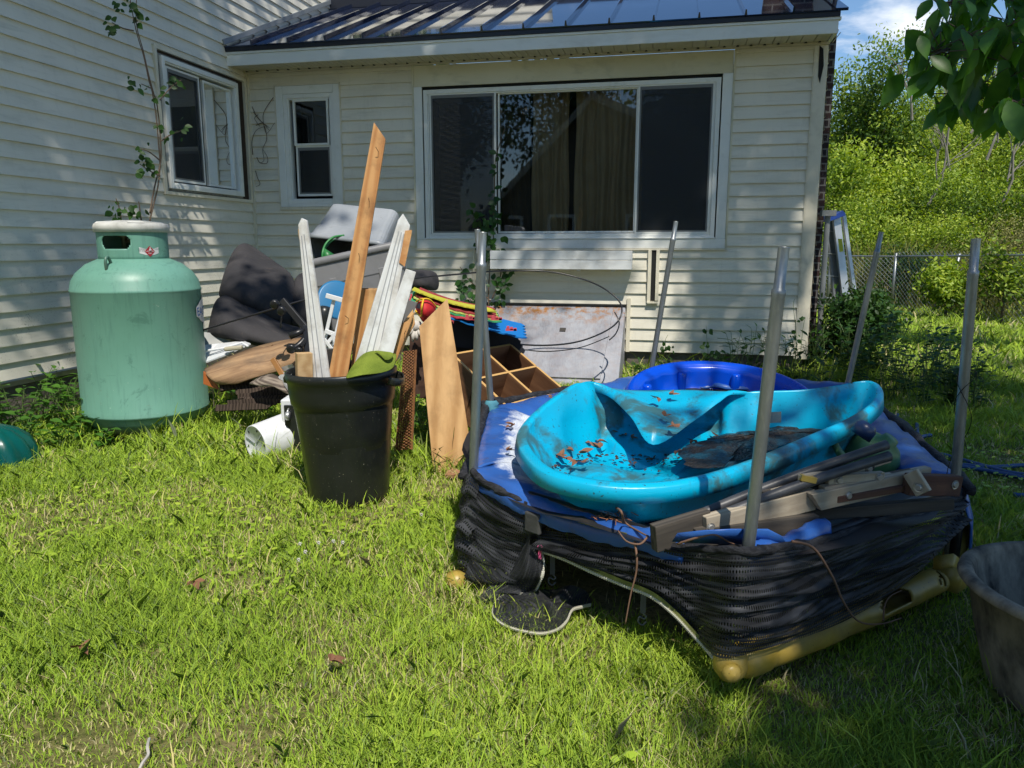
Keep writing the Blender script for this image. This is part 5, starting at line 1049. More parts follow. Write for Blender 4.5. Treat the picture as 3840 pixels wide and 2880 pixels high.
for a, h, f in ((.0015,.0015,.06),(.016,.002,.2),(.034,-.005,.45),(.038,-.009,.6)):
    rows.append([lip(i, a, h) if not rl[i] else Mc[i].lerp(Ec[i], f)+UP*.012*math.sin(f*math.pi)+UP*.02*noise.noise(Mc[i]*6+V((0,0,f*3)))*math.sin(f*math.pi) for i in range(nn)])
rows.append(Ec)
m = MB(); m.sheet(rows, close=True)
PL1 = thing('paddling_pool', 'crumpled turquoise plastic paddling pool folded over on the trampoline, full of leaf litter', 'paddling pool', V((.65,2.85,.42)))
m.build('pool_shell', m_turq, PL1, smooth=True, solid=.0035, origin=V((.65,2.85,.42)))
# wet muck in the shaded end
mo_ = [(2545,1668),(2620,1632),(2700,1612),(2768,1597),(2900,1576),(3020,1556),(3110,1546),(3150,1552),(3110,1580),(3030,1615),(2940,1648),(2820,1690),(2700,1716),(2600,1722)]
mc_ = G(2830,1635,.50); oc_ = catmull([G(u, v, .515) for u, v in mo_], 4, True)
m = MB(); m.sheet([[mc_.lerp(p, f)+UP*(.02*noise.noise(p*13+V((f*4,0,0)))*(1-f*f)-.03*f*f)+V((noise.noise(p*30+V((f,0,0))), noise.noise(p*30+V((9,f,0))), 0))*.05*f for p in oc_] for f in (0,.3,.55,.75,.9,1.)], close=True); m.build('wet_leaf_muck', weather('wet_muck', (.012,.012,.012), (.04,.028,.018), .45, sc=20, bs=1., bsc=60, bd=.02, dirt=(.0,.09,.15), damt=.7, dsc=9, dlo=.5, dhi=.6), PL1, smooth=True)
m = MB(); qp = onplane(2893,1563,V((1.1,2.98,.6)),V((-.1,-1,.1))); m.box(qp+V((0,-.012,0)), (.07,.002,.045), Matrix.Rotation(-.05,3,'Y')); m.build('faded_label', weather('faded_label', (.10,.13,.14), (.04,.1,.14), .6, sc=40), PL1)
# ------------------------------------------------------------------ royal blue pool behind
R2 = Matrix.Rotation(math.radians(11),3,'X'); c2 = V((1.25,4.46,.275))
PL2 = thing('paddling_pool', 'glossy royal blue plastic paddling pool tilted behind the turquoise one', 'paddling pool', c2)
def m2(a, r, z): 
    return (1+.022*(abs(math.sin(a*8))**4)*(1 if .03 < z < .15 else 0))*(1.0 if abs(math.cos(a)) > -1 else 1)
m = MB(); m.lathe([(0,.0),(.15,.0),(.3,.0),(.42,.004),(.44,.012),(.455,.05),(.47,.12),(.478,.15),(.492,.156),(.50,.162),(.515,.176),(.535,.178),(.55,.165),(.556,.14),(.553,.125)], 128, c2, R2, m2); m.build('pool_shell', m_royal, PL2, smooth=True, solid=.004, origin=c2)
for k in range(46):
    a = k*2.399; r = .055*math.sqrt(k+.5)
    if r > .40: break
    q = c2+R2@V((r*math.cos(a)*1.02, r*math.sin(a)*1.02, .005)); m = MB(); m.lathe([(.028,0),(.031,.006),(.036,.006),(.039,0)], 20, q, R2); m.build('moulded_ring', m_royal, PL2, smooth=True)
for k in range(8):
    a = k*math.pi/4+.3; q = R2@V((.452*math.cos(a), .452*math.sin(a), .06)); m = MB(); m.lathe([(.0,.075),(.022,.075),(.028,.066),(.03,-.05)], 16, c2+q, R2); m.build('moulded_rib', m_royal, PL2, smooth=True)
# ------------------------------------------------------------------ lumber, pipes, green toy on the right of the trampoline
LG_ = 'broken grey swing set timbers on the trampoline'
m_grey = woodmat('weathered_grey_timber', (.46,.40,.30), (.31,.26,.19), 22, .85, (.07,1,1), .5, (.14,.10,.07), .4)
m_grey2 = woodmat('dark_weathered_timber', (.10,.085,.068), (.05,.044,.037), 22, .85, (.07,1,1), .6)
m_brn = woodmat('brown_broken_timber', (.13,.07,.045), (.08,.04,.03), 18, .85, (.09,1,1), .6)
m_bolt = plain('bolt_zinc', (.42,.41,.38), .4, .7)
def timber(a, b, w, h, mat, label, up=UP, bolts=(), grp=LG_, skew=0.):
    a, b = V(a), V(b); R = frame_of(b-a, up); m = MB(); L = (b-a).length; c = (a+b)/2; P = []
    for x, sgn in ((-L/2, 0), (L/2, 1)):
        for y_, z_ in ((-w/2,-h/2),(w/2,-h/2),(w/2,h/2),(-w/2,h/2)): P.append(c+R@V((x+(skew*z_/h*2 if sgn else -skew*z_/h*2), y_, z_)))
    m.hexa([P[0],P[1],P[2],P[3],P[4],P[5],P[6],P[7]]); o = m.build('timber', mat, R=R, origin=c, bevel=.003, label=label, cat='timber', group=grp)
    for f, s_, kz in bolts:
        q = a.lerp(b, f)+R@V((0, s_*(w/2+.001), kz*h)); m = MB(); m.lathe([(0,.006),(.009,.006),(.011,.003),(.011,0),(.016,.001),(.016,0)], 12, q, (R@V((0,s_,0))).to_track_quat('Z','Y').to_matrix()); m.build('bolt', m_bolt, o, smooth=False)
    return o
timber(G(2640,1975,.45), G(3045,1868,.50), .035, .07, m_grey, 'pale grey flat timber in full sun in front of the turquoise pool', bolts=((.03,-1,0),))
timber(G(2450,2018,.43), G(2655,1955,.455), .035, .085, m_grey2, 'dark charred looking timber at the left end of the pale one')
timber(G(3050,1880,.50), G(3430,1795,.53), .03, .062, m_grey, 'grey timber with a black bolt right of the galvanised front pole', bolts=((.3,-1,.0),), skew=.02)
timber(G(3400,1815,.53), G(3590,1820,.50), .035, .07, m_brn, 'brown broken timber end with ragged tip beside the right pole', bolts=((.85,-1,.1),))
timber(G(3415,1770,.58), G(3465,1850,.52), .02, .05, m_grey, 'small cross block bolted over the brown timber', bolts=((.7,-1,0),))
timber(G(2980,1935,.42), G(3570,1885,.46), .03, .04, m_grey2, 'long thin dark batten under the grey timbers')
timber(G(2600,2015,.42), G(3060,1960,.43), .03, .06, m_grey2, 'dark board in shade below the pale grey timber')
timber(G(2860,1860,.52), G(3270,1745,.56), .025, .03, m_grey2, 'dark strip lying between the pipes and the timbers')
timber(G(3000,1800,.57), G(3260,1755,.57), .022, .032, m_grey, 'light brown lath with two bolts, upper one of the pair', bolts=((.2,-1,0),(.95,-1,.0)))
timber(G(3100,1800,.555), G(3310,1785,.555), .022, .032, m_grey, 'light brown lath with bolts at both ends, lower one of the pair', bolts=((.18,-1,0),(.9,-1,0)))
m = MB(); m.box(G(3030,1795,.575), (.05,.02,.018), Matrix.Rotation(.2,3,'Y')); m.build('yellow_strip', m_yel, label='small yellow plastic strip caught between the laths', cat='plastic strip')
for a, b, lb, mt_ in (((2900,1850,.53),(3330,1720,.57),'thin weathered slat just under the foam poles',m_grey), ((2830,1880,.50),(3420,1770,.55),'long dark slat in the stack below the poles',m_grey2), ((3080,1835,.53),(3480,1760,.55),'grey slat near the top right of the stack',m_grey), ((3130,1870,.50),(3550,1800,.52),'brown slat lying on the grey timber',m_brn), ((2760,1925,.45),(3180,1835,.50),'dark slat behind the pale grey timber',m_grey2)):
    timber(G(*a), G(*b), .03, .022, mt_, lb)
m_pipe = weather('scuffed_black_pipe', (.035,.037,.04), (.08,.08,.085), .45, sc=9, bs=.2)
for a, b, lb in (((2560,1955,.44),(3325,1668,.66),'upper black foam covered pole in front of the turquoise pool'), ((2620,1965,.45),(3335,1710,.63),'lower black foam covered pole in front of the turquoise pool')):
    pp = [G(*a), G(*a).lerp(G(*b), .5)+UP*.01, G(*b)]; m = MB(); pp = catmull(pp, 8); m.tube(pp, [.016]*(len(pp)-1)+[.017], 14); m.build('foam_pole', m_pipe, smooth=True, label=lb, cat='pole', group='black poles on the trampoline')
GT = thing('watering_can', 'pale green plastic watering can with a dark blue cap under the pool rim', 'watering can', G(3230,1700,.45))
m_lg = weather('pale_green_plastic', (.09,.22,.09), (.05,.14,.06), .4)
c = G(3235,1712,.44)+V((.03,.0,0)); m = MB(); m.lathe([(0,-.09),(.09,-.09),(.1,-.08),(.105,0),(.1,.05),(.07,.085),(.035,.1),(.03,.12),(0,.12)], 32, c, Matrix.Rotation(.5,3,'X')@Matrix.Rotation(.5,3,'Y'), mod=lambda a, r, z: 1+.12*math.cos(2*a)); m.build('can_body', m_lg, GT, smooth=True)
m = MB(); m.tube(catmull([c+V((-.10,-.08,-.03)), c+V((-.17,-.1,.04)), c+V((-.20,-.08,.10))], 5), [.022,.021,.02,.019,.018,.017,.016,.015,.014,.013,.012], 10); m.build('spout', m_lg, GT, smooth=True)
m = MB(); q = G(3242,1612,.60); m.lathe([(0,.03),(.03,.028),(.042,.01),(.042,-.03),(0,-.03)], 20, q, Matrix.Rotation(.6,3,'Y')); m.build('cap', plain('dark_blue_cap', (.012,.03,.09), .35), GT, smooth=True)
# vines over the net
m_vine = weather('dry_vine', (.22,.12,.075), (.14,.08,.05), .8)
def vine(pts, r, label, name='dry_vine', mat=None, grp='dry vines'):
    m = MB(); P = catmull(pts, 6); m.tube(P, [r*(1-.5*k/len(P)) for k in range(len(P))], 6); return m.build(name, mat or m_vine, smooth=True, label=label, cat='vine', group=grp)
vine([G(2312,1905,.44), G(2330,1920,.5), G(2345,1960,.43), G(2400,1995,.42), G(2430,2010,.42)], .0045, 'dry vine curl standing up at the torn front corner of the blue pad')
vine([G(2430,2010,.42), G(2400,2040,.41), G(2350,2030,.41), G(2318,1990,.42)], .004, 'short dry vine hooked on the net rim under the pool')
m = vine([FA(2380,2030,.03), FA(2388,2090,.05), FA(2385,2150,.05), FA(2365,2230,.06), FA(2345,2340,.07)], .004, 'dry vine hanging straight down over the net opening')
vine([G(2540,2040,.43), G(2620,2015,.47), G(2680,2005,.48), G(2730,2030,.45), G(2790,2055,.42)], .004, 'arched dry vine just left of the front pole')
vine([FB(2970,2030,.04), FB(3050,2055,.06), FB(3120,2160,.07), FB(3165,2260,.08), FB(3220,2330,.09), FB(3300,2340,.1), FB(3380,2318,.1)], .0045, 'long dry vine draped over the right netting down to the yellow tube')
vine([FB(3312,2330,.09), FB(3318,2270,.08), FB(3340,2235,.07), FB(3380,2215,.06)], .003, 'thin vine loop rising from the broken yellow tube')
# ------------------------------------------------------------------ big black tub at the right edge
tb = V((1.66,1.95,0)); t = NT('muddy_rubber'); co = t.coord(); nA = t.noise(t.coord((1,1,.5)), 7, 8, .65); cc = t.mix(mask(t, nA, .36, .6), (.02,.018,.017), (.28,.24,.18)); m_tub = t.done(t.bsdf(cc, .8, 0, .3, nA, .6, .008))
m = MB(); m.lathe([(0,.03),(.2,.03),(.24,.05),(.285,.2),(.32,.35),(.328,.364),(.345,.368),(.36,.36),(.364,.345),(.352,.335),(.335,.33),(.31,.2),(.268,.04),(.255,.01),(0,.005)], 96, tb, mod=lambda a, r, z: 1+.012*math.sin(a*3+1)); m.build('rubber_tub', m_tub, smooth=True, label='large muddy black rubber tub cut off by the right edge', cat='tub')
# ------------------------------------------------------------------ blue hose
m_hose = weather('blue_hose', (.02,.07,.20), (.015,.05,.15), .4)
def hose(px, label):
    m = MB(); P = catmull([G(u, v, .03) for u, v in px], 8); m.tube(P, .0135, 10); m.build('garden_hose', m_hose, smooth=True, label=label, cat='hose', group='blue hose on the lawn')
hose([(3365,1555),(3372,1590),(3392,1620),(3380,1660),(3362,1680)], 'short curved end of blue hose near the pool rim')
hose([(3438,1590),(3442,1640),(3450,1670),(3500,1715),(3580,1745),(3700,1765),(3900,1805),(4000,1830)], 'longest run of blue hose passing behind the right pole')
hose([(3490,1632),(3455,1640),(3445,1665),(3480,1690),(3560,1712),(3680,1745),(3800,1775),(3950,1790)], 'blue hose strand lying just above the longest run')
hose([(3465,1755),(3490,1742),(3560,1738),(3700,1752),(3850,1745),(3960,1750)], 'thin blue hose loop right of the timbers')
hose([(3800,1855),(3840,1858),(3950,1850)], 'end of blue hose at the right edge of the lawn')
m = MB(); P = [V((*P_[4],.45))+V((.03*math.cos(a), .03*math.sin(a), .0+.30*math.sin(a*.23)+.1)) for a in [k*.4 for k in range(50)]]; m.tube(P, .0015, 5); m.build('wire', plain_nail, label='thin wire wound loosely around the right galvanised pole', cat='wire')
# ------------------------------------------------------------------ step ladder leaning by the chimney
LD_ = thing('step_ladder', 'folded aluminium step ladder with a blue top leaning by the brick corner', 'ladder', Y(3195,1300,8.9))
m_lb = plain('ladder_blue', (.012,.05,.28), .4)
def rail(a, b, w, mat, nm='rail', ya=8.9, yb=9.1): m = MB(); m.bar(Y(*a,ya), Y(*b,yb), w, .05, V((0,-1,0))); return m.build(nm, mat, LD_, bevel=.003)
rail((3185,1240),(3135,815),.085,m_alu); rail((3222,1230),(3163,808),.04,m_alu, ya=8.95, yb=9.15); rail((3150,1230),(3112,830),.10,weather('dark_alu', (.28,.28,.27), (.16,.17,.18), .4, .6), ya=9.0, yb=9.2)
m = MB(); m.prism([Y(3108,832,9.0), Y(3112,812,9.0), Y(3160,789,9.0), Y(3171,800,9.0), Y(3170,808,9.0), Y(3140,820,9.0)], V((0,.25,0))); m.build('top_cap', m_lb, LD_, bevel=.004)
for k in range(5):
    m = MB(); f = k/5; a = V((Y(3185,1240,8.9))).lerp(Y(3135,815,9.1), .08+f); m.box(a+V((-.08,.1,0)), (.22,.08,.012), Matrix.Rotation(.1,3,'Y')); m.build('step', m_alu, LD_)
m = MB(); m.quad(*[onplane(u, v, Y(3160,1000,8.93)+V((0,-.05,0)), V((0,-1,.05))) for u, v in ((3148,945),(3163,943),(3158,896),(3142,895))]); m.build('warning_label', plain('yellow_label', (.50,.52,.02), .5), LD_)
# ------------------------------------------------------------------ chain link fence
FN = thing('chain_link_fence', 'sagging chain link fence across the back of the lawn', 'fence', G(3350,1185))
fa, fb_, fc = V((3.2,15.3,0)), V((7.35,14.6,0)), V((9.2,9.6,0)); 
def fz(p): return 1.13
m_fw = plain('fence_wire', (.36,.38,.37), .45, .6)
def meshwork(a, b, h, name):
    L = (b-a).length; d = (b-a)/L; m = MB(); st = .085
    nd_ = d.cross(UP)*.004; k = -h
    while k < L+.001:
        for sg, o in ((1, nd_), (-1, -nd_)):
            x0, x1 = (k, k+h) if sg > 0 else (k+h, k); z0, z1 = .02, h
            pa, pb = [x0, z0], [x1, z1]
            def clip(xc, zc, xd, zd, lim):
                t_ = (lim-xc)/(xd-xc); return [lim, zc+(zd-zc)*t_]
            if min(x0, x1) >= L or max(x0, x1) <= 0: continue
            if pa[0] < 0: pa = clip(*pa, *pb, 0)
            if pb[0] < 0: pb = clip(*pb, *pa, 0)
            if pa[0] > L: pa = clip(*pa, *pb, L)
            if pb[0] > L: pb = clip(*pb, *pa, L)
            A = a+d*pa[0]+UP*pa[1]+o; B = a+d*pb[0]+UP*pb[1]+o; sag = V((0,0,0)); m.tube([A, B], .0032, 3, cap=False)
        k += st
    m.build(name, m_fw, FN)
meshwork(fa, fb_, 1.12, 'wire_mesh'); meshwork(fb_, fc, 1.22, 'wire_mesh')
m = MB(); m.tube([fa+UP*1.14, fb_+UP*1.12], .014, 8); m.tube(catmull([fb_+UP*1.12, fb_.lerp(fc,.5)+UP*1.17, fc+UP*1.25], 4), .02, 8); m.build('top_rail', m_galv, FN, smooth=True)
for p, tl in ((fb_, 0), (fb_.lerp(fc,.22), .1), (fb_.lerp(fc,.6), .08), (fc, .1), (fa.lerp(fb_,.4), 0), (fa.lerp(fb_,.72), 0)):
    m = MB(); m.tube([p, p+V((tl,-tl,1.18))], .028, 10); m.build('post', m_galv, FN, smooth=True)
# ------------------------------------------------------------------ foliage meshes (numpy, many small leaf faces)
def npmesh(name, verts, faces_n, attr, mat, loc, parent=None, smooth=False):
    """verts (n,k,3): n separate polygons with k corners each, attr (n,)"""
    n, k, _ = verts.shape; me = bpy.data.meshes.new(name); loc = np.array(loc, dtype=np.float32)
    wl = np.array(parent['_w'] if parent else (0,0,0), dtype=np.float32)
    me.vertices.add(n*k); me.vertices.foreach_set('co', (verts-loc).astype(np.float32).reshape(-1))
    me.loops.add(n*k); me.loops.foreach_set('vertex_index', np.arange(n*k, dtype=np.int32))
    me.polygons.add(n); me.polygons.foreach_set('loop_start', np.arange(0, n*k, k, dtype=np.int32)); me.polygons.foreach_set('loop_total', np.full(n, k, dtype=np.int32))
    me.update(calc_edges=True)
    a = me.attributes.new('tint', 'FLOAT', 'POINT'); a.data.foreach_set('value', np.repeat(attr, k).astype(np.float32))
    o = bpy.data.objects.new(name, me); C.objects.link(o); me.materials.append(mat); o.location = (loc-wl).tolist(); o['_w'] = loc.tolist()
    if parent: o.parent = parent
    return o
def leaf_quads(P, size, rng, droop=.3, width=.5, nrm=None):
    """one pointed leaf (6 corners) at every point"""
    n = len(P); d = rng.normal(size=(n,3)); d[:,2] -= droop*1.5; d /= np.linalg.norm(d, axis=1)[:,None]
    u = rng.normal(size=(n,3)); u[:,2] += 1.0
    if nrm is not None: u = u*.6+nrm
    x = np.cross(d, u); x /= np.linalg.norm(x, axis=1)[:,None]+1e-9; nn_ = np.cross(x, d)
    L = (size*rng.uniform(.65,1.35,n))[:,None]; W = L*width
    b = P
    return np.stack([b, b+d*L*.3+x*W*.42, b+d*L*.68+x*W*.36-nn_*L*.05, b+d*L-nn_*L*.12, b+d*L*.68-x*W*.36-nn_*L*.05, b+d*L*.3-x*W*.42], axis=1)
def crown_points(blobs, n, rng, shell=.75):
    """blobs: list of (centre, radii). points near the shells of overlapping ellipsoids, clumped"""
    vol = np.array([r[0]*r[1]+r[1]*r[2]+r[0]*r[2] for c, r in blobs]); idx = rng.choice(len(blobs), n, p=vol/vol.sum())
    c = np.array([b[0] for b in blobs])[idx]; r = np.array([b[1] for b in blobs])[idx]
    d = rng.normal(size=(n,3)); d /= np.linalg.norm(d, axis=1)[:,None]; f = rng.uniform(0,1,n)**.33; f = np.where(rng.uniform(0,1,n) < shell, .72+.32*rng.uniform(0,1,n)**1.2, f)
    return c+d*r*f[:,None], d, idx
def crown_blobs(c, R, n, rng, rmin=.22, rmax=.42):
    out = []
    for i in range(n):
        d = rng.normal(size=3); d /= np.linalg.norm(d); f = rng.uniform(.15,.85); q = np.array(c)+d*np.array(R)*f
        k = rng.uniform(rmin, rmax); out.append((q, np.array([R[0]*k, R[1]*k, R[2]*k*.8])))
    return out
def subclump(P, D, n_twig, spread, rng):
    """gather points into small twigs so the crown has texture and gaps"""
    n = len(P); k = max(1, n//n_twig); cen = P[:k]; i = rng.integers(0, k, n); return cen[i]+rng.normal(size=(n,3))*spread, D[:k][i], i
m_bark = weather('grey_brown_bark', (.13,.10,.07), (.07,.055,.04), .9, sc=9, bs=1., bsc=25, bd=.02, stretch=(1,1,.2))
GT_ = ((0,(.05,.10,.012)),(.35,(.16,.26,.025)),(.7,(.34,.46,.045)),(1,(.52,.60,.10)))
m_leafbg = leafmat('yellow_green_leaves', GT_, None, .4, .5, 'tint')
m_leafdk = leafmat('dark_green_leaves', ((0,(.015,.045,.010)),(.5,(.035,.09,.015)),(1,(.08,.16,.025))), None, .3, .4, 'tint')
m_leafmid = leafmat('mid_green_leaves', ((0,(.03,.07,.012)),(.35,(.09,.17,.02)),(.7,(.20,.31,.03)),(1,(.38,.46,.07))), None, .38, .5, 'tint')
m_leafol = leafmat('olive_twig_leaves', ((0,(.13,.13,.04)),(.5,(.28,.28,.08)),(1,(.46,.43,.14))), None, .3, .6, 'tint')
def tree(name, label, base, h, R, nblob, nleaf, size, mat, seed, group=None, cz=.62, cat='tree', trunk_r=.12, twig=14, spread=.13, limbs=6, width=.5, ctr=None, shell=.75, tb=0.):
    rng = np.random.default_rng(seed); base = V(base); T = thing(name, label, cat, base, group); c = np.array(ctr if ctr is not None else (base.x, base.y, base.z+h*cz))
    bl = crown_blobs(c, R, nblob, rng)
    P, D, ix = crown_points(bl, nleaf, rng, shell); P, D, tw = subclump(P, D, twig, spread, rng)
    q = leaf_quads(P, size, rng, nrm=D, width=width)
    tint = np.clip(.32+.38*D[:,2]+rng.normal(size=len(P))*.1+(rng.uniform(-.3,.3,tw.max()+1)[tw])+tb, 0, 1)  # leaf tint paints lighter crown tops and darker clumps as shaded gaps
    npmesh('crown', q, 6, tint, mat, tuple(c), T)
    m = MB(); rs = random.Random(seed); top = V(c)+V((0,0,R[2]*.2))
    ax = [base-UP*.1, base.lerp(top,.3)+V((rs.uniform(-.1,.1),rs.uniform(-.1,.1),0))*h*.2, base.lerp(top,.65)+V((rs.uniform(-.1,.1),rs.uniform(-.1,.1),0))*h*.2, top]; ax = catmull(ax, 5)
    m.tube(ax, [trunk_r*(1.25-1.05*k/len(ax)) for k in range(len(ax))], 10)
    for k in range(limbs):
        a = ax[int(len(ax)*rs.uniform(.3,.75))]; bq = V(bl[k % len(bl)][0]); mid = a.lerp(bq, .5)+V((0,0,rs.uniform(.0,.1)*h))
        L = catmull([a, mid, bq], 5); m.tube(L, [trunk_r*.5*(1.1-k2/len(L)) for k2 in range(len(L))], 7)
    m.build('trunk', m_bark, T, smooth=True, origin=base); return T
def gz(x, y): return gh(x, y)
WG = 'trees on the slope beyond the fence'
TR_ = [('tall pale green tree whose top rises nearest the brick corner', 10.7, 23.5, 130, (1.9,1.9,2.8), 3, .05, 9000),
       ('second tall tree with a loose top under the cloud gap', 14.6, 26, 140, (2.2,2.2,3.0), 4, .08, 9000),
       ('broad tree mostly hidden behind the overhanging leaves', 18.5, 27, 60, (3.4,2.5,3.6), 5, .0, 9000),
       ('rounded yellow green tree low in the middle of the slope', 12.9, 22, 430, (2.7,2.2,2.2), 6, .15, 9500),
       ('yellow green tree left of the middle, just over the ladder', 9.3, 20, 480, (2.0,1.8,2.0), 7, .15, 8500),
       ('darker tree with bare branches showing, right of the middle', 15.6, 21, 360, (2.5,2.2,2.5), 8, -.16, 8500),
       ('bushy tree at the right edge behind the sagging fence', 18.2, 21.5, 330, (2.8,2.2,2.6), 9, -.02, 8000),
       ('far hazy tree filling the gap between the two tall ones', 12.6, 31, 270, (3.0,2.5,3.0), 10, .0, 7000),
       ('far dark tree on the right skyline', 20, 33, 150, (5,3,4.5), 11, -.1, 7000),
       ('far tree hidden behind the brick corner', 6.5, 28, 330, (3.5,2.5,3.0), 12, .0, 4000),
       ('background tree behind the tallest pale one', 9.5, 30, 300, (3.4,2.4,3.2), 80, -.05, 5000), ('background tree behind the cloud gap', 16.5, 31, 210, (3.4,2.4,3.4), 81, -.05, 5000),
       ('background tree right of the overhanging leaves', 24, 30, 120, (3.6,2.4,4), 82, -.05, 5000), ('far tree beyond the right edge', 29, 34, 100, (4,2.4,4), 83, -.05, 4000), ('leafy tree low behind the right end of the fence', 23, 24, 330, (3,2.4,3), 84, -.05, 5000)]
for lb, x, y, tv, R, sd, tb, nl in TR_:
    d_ = ray(1920, tv); tz_ = H+math.hypot(x, y)*d_.z/d_.y*.985; cz_ = tz_-R[2]*1.12; bz = gz(x, y)
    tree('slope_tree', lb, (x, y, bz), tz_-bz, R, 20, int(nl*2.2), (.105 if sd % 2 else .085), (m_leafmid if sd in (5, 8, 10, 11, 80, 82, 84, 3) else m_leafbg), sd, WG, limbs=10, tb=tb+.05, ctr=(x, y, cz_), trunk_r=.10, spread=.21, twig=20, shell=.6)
tree('added_rear_tree', 'tall unseen tree added behind the house for its dark reflection in the metal roof', (-4,19,0), 13, (6.5,3,4.6), 14, 6000, .3, m_leafdk, 97, None, trunk_r=.25, spread=.4, tb=-.1, cz=.58)  # unseen tree, added so the roof reflects dark greenery
# dense understorey behind the fence
SG = 'shrubs behind the fence'
SH_ = [('bright yellow green shrub left of the ladder top', 7.6, 17.2, 2.9, (1.5,1.1,1.4), 21, .18, m_leafbg, 7000, .085),
       ('bright lime shrub right beside the ladder', 9.0, 16.6, 2.4, (1.2,1.0,1.1), 22, .22, m_leafbg, 6000, .08),
       ('olive twiggy shrub sprawling over the middle of the fence', 9.3, 13.2, 2.0, (1.5,1.1,.9), 23, .0, m_leafol, 9000, .05),
       ('olive twiggy shrub leaning over the right of the fence', 10.9, 12.4, 2.15, (1.6,1.2,1.0), 24, -.05, m_leafol, 9000, .05),
       ('tall olive shrub behind the two lower ones', 11.2, 15.4, 3.0, (2.2,1.2,1.4), 25, .02, m_leafol, 9000, .06),
       ('dark green shrub low behind the fence left of the post', 6.0, 16.0, 1.5, (2.0,.8,.7), 26, -.1, m_leafdk, 6000, .08),
       ('dark green shrub low behind the fence by the post', 8.1, 15.6, 1.4, (1.0,.8,.7), 27, -.05, m_leafdk, 5000, .08),
       ('dark shrub mass at the right end of the fence', 12.6, 14.2, 2.6, (1.4,1.6,1.3), 28, -.1, m_leafdk, 6000, .08),
       ('green shrub high on the bank behind the olive ones', 13.5, 18.5, 3.4, (2.4,1.6,1.7), 29, .02, m_leafbg, 8000, .10),
       ('green shrub on the bank behind the lime one', 10.6, 18.8, 3.4, (1.9,1.5,1.8), 30, -.02, m_leafbg, 8000, .10)]
for lb, x, y, h, R, sd, tb, mt_, nl, sz_ in SH_:
    tree('shrub', lb, (x, y, gz(x,y)), h, R, 14, int(nl*1.7), sz_*.75, mt_, sd, SG, limbs=9, tb=tb, cz=.5, cat='shrub', trunk_r=.035, spread=.17, shell=.35)
rng = np.random.default_rng(77); n = 60000; x = rng.uniform(3, 34, n); y = rng.uniform(15.8, 36, n); z = np.array([gh(a, b) for a, b in zip(x, y)])+rng.uniform(0, 1, n)**1.5*(.5+.9*np.clip(np.sin(x*1.3)*np.sin(y*1.1+x*.4), 0, 1))
q = leaf_quads(np.stack([x, y, z], axis=1), .15, rng, nrm=np.tile(np.array([0,0,.8]), (n,1)))
o = npmesh('undergrowth', q, 6, np.clip(rng.normal(.3,.15,n), 0, 1), m_leafbg, (0,0,0)); o['kind'] = 'stuff'; o['label'] = 'green undergrowth covering the slope under the trees'; o['category'] = 'undergrowth'
tree('bush', 'bright green broadleaf bush growing through the fence beside the post', (7.55,12.95,0), 1.25, (.62,.5,.62), 9, 3200, .085, m_leafbg, 31, None, limbs=6, tb=.14, cz=.5, cat='bush', trunk_r=.02, spread=.10, shell=.3)
tree('bush', 'taller thin bush leaning on the fence right of the bright one', (8.15,12.5,0), 1.45, (.45,.4,.7), 8, 1800, .08, m_leafbg, 32, None, limbs=6, tb=.02, cz=.5, cat='bush', trunk_r=.02, spread=.13, shell=.2)
# dark weeds and shrub at the corner of the addition
tree('corner_shrub', 'dark green bramble mass at the foot of the ladder and brick corner', (3.65,8.1,0), 1.15, (.62,.8,.62), 11, 7500, .055, m_leafdk, 33, None, limbs=10, tb=.02, cz=.46, shell=.3, cat='shrub', trunk_r=.015, spread=.06)
# ------------------------------------------------------------------ shade trees outside the picture (they throw the dappled shade) and the leafy branch at the upper right
def at_shadow(x, y, z, t): return V((x, y, z))+SUND*t
m_leafov = leafmat('broad_green_leaves', ((0,(.02,.07,.012)),(.5,(.04,.12,.016)),(1,(.08,.20,.025))), None, .38, .38, 'tint', spec=.5)
ST1 = thing('shade_tree', 'broad leaved tree whose low branch hangs into the upper right corner', 'tree', (6.2,1.0,0))
m = MB(); m.tube(catmull([V((6.2,1.0,-.1)), V((6.1,.9,2)), V((5.9,.6,4.5)), V((5.5,.3,8))], 5), [.26-.012*k for k in range(16)], 12)
for e in ((4.2,.2,8), (3.0,-1.5,8.5), (6.5,2.5,9), (4.8,-2.5,8), (2.6,.9,7.6)): m.tube(catmull([V((5.9,.6,4.2)), V(e).lerp(V((5.9,.6,5)),.4)+UP*.6, V(e)], 5), [.12-.009*k for k in range(11)], 8)
m.build('trunk', m_bark, ST1, smooth=True)
def shade(parent, zones, t, n_per, size, seed, name='crown'):
    """leaf clumps placed in the crown so that their shadows fall on given zones"""
    rng = np.random.default_rng(seed); P = []
    for (x0, x1, y0, y1, z0, z1, n) in zones:
        for i in range(n):
            c = np.array(at_shadow(rng.uniform(x0,x1), rng.uniform(y0,y1), rng.uniform(z0,z1), t*rng.uniform(.82,1.2)))
            k = rng.integers(int(n_per*.6), int(n_per*1.4)); P.append(c+rng.normal(size=(k,3))*rng.uniform(.10,.26))
    P = np.concatenate(P); q = leaf_quads(P, size, rng, width=.6); tint = np.clip(rng.uniform(.1,.9,len(P)), 0, 1)
    return npmesh(name, q, 6, tint, m_leafov, tuple(P.mean(axis=0)), parent)
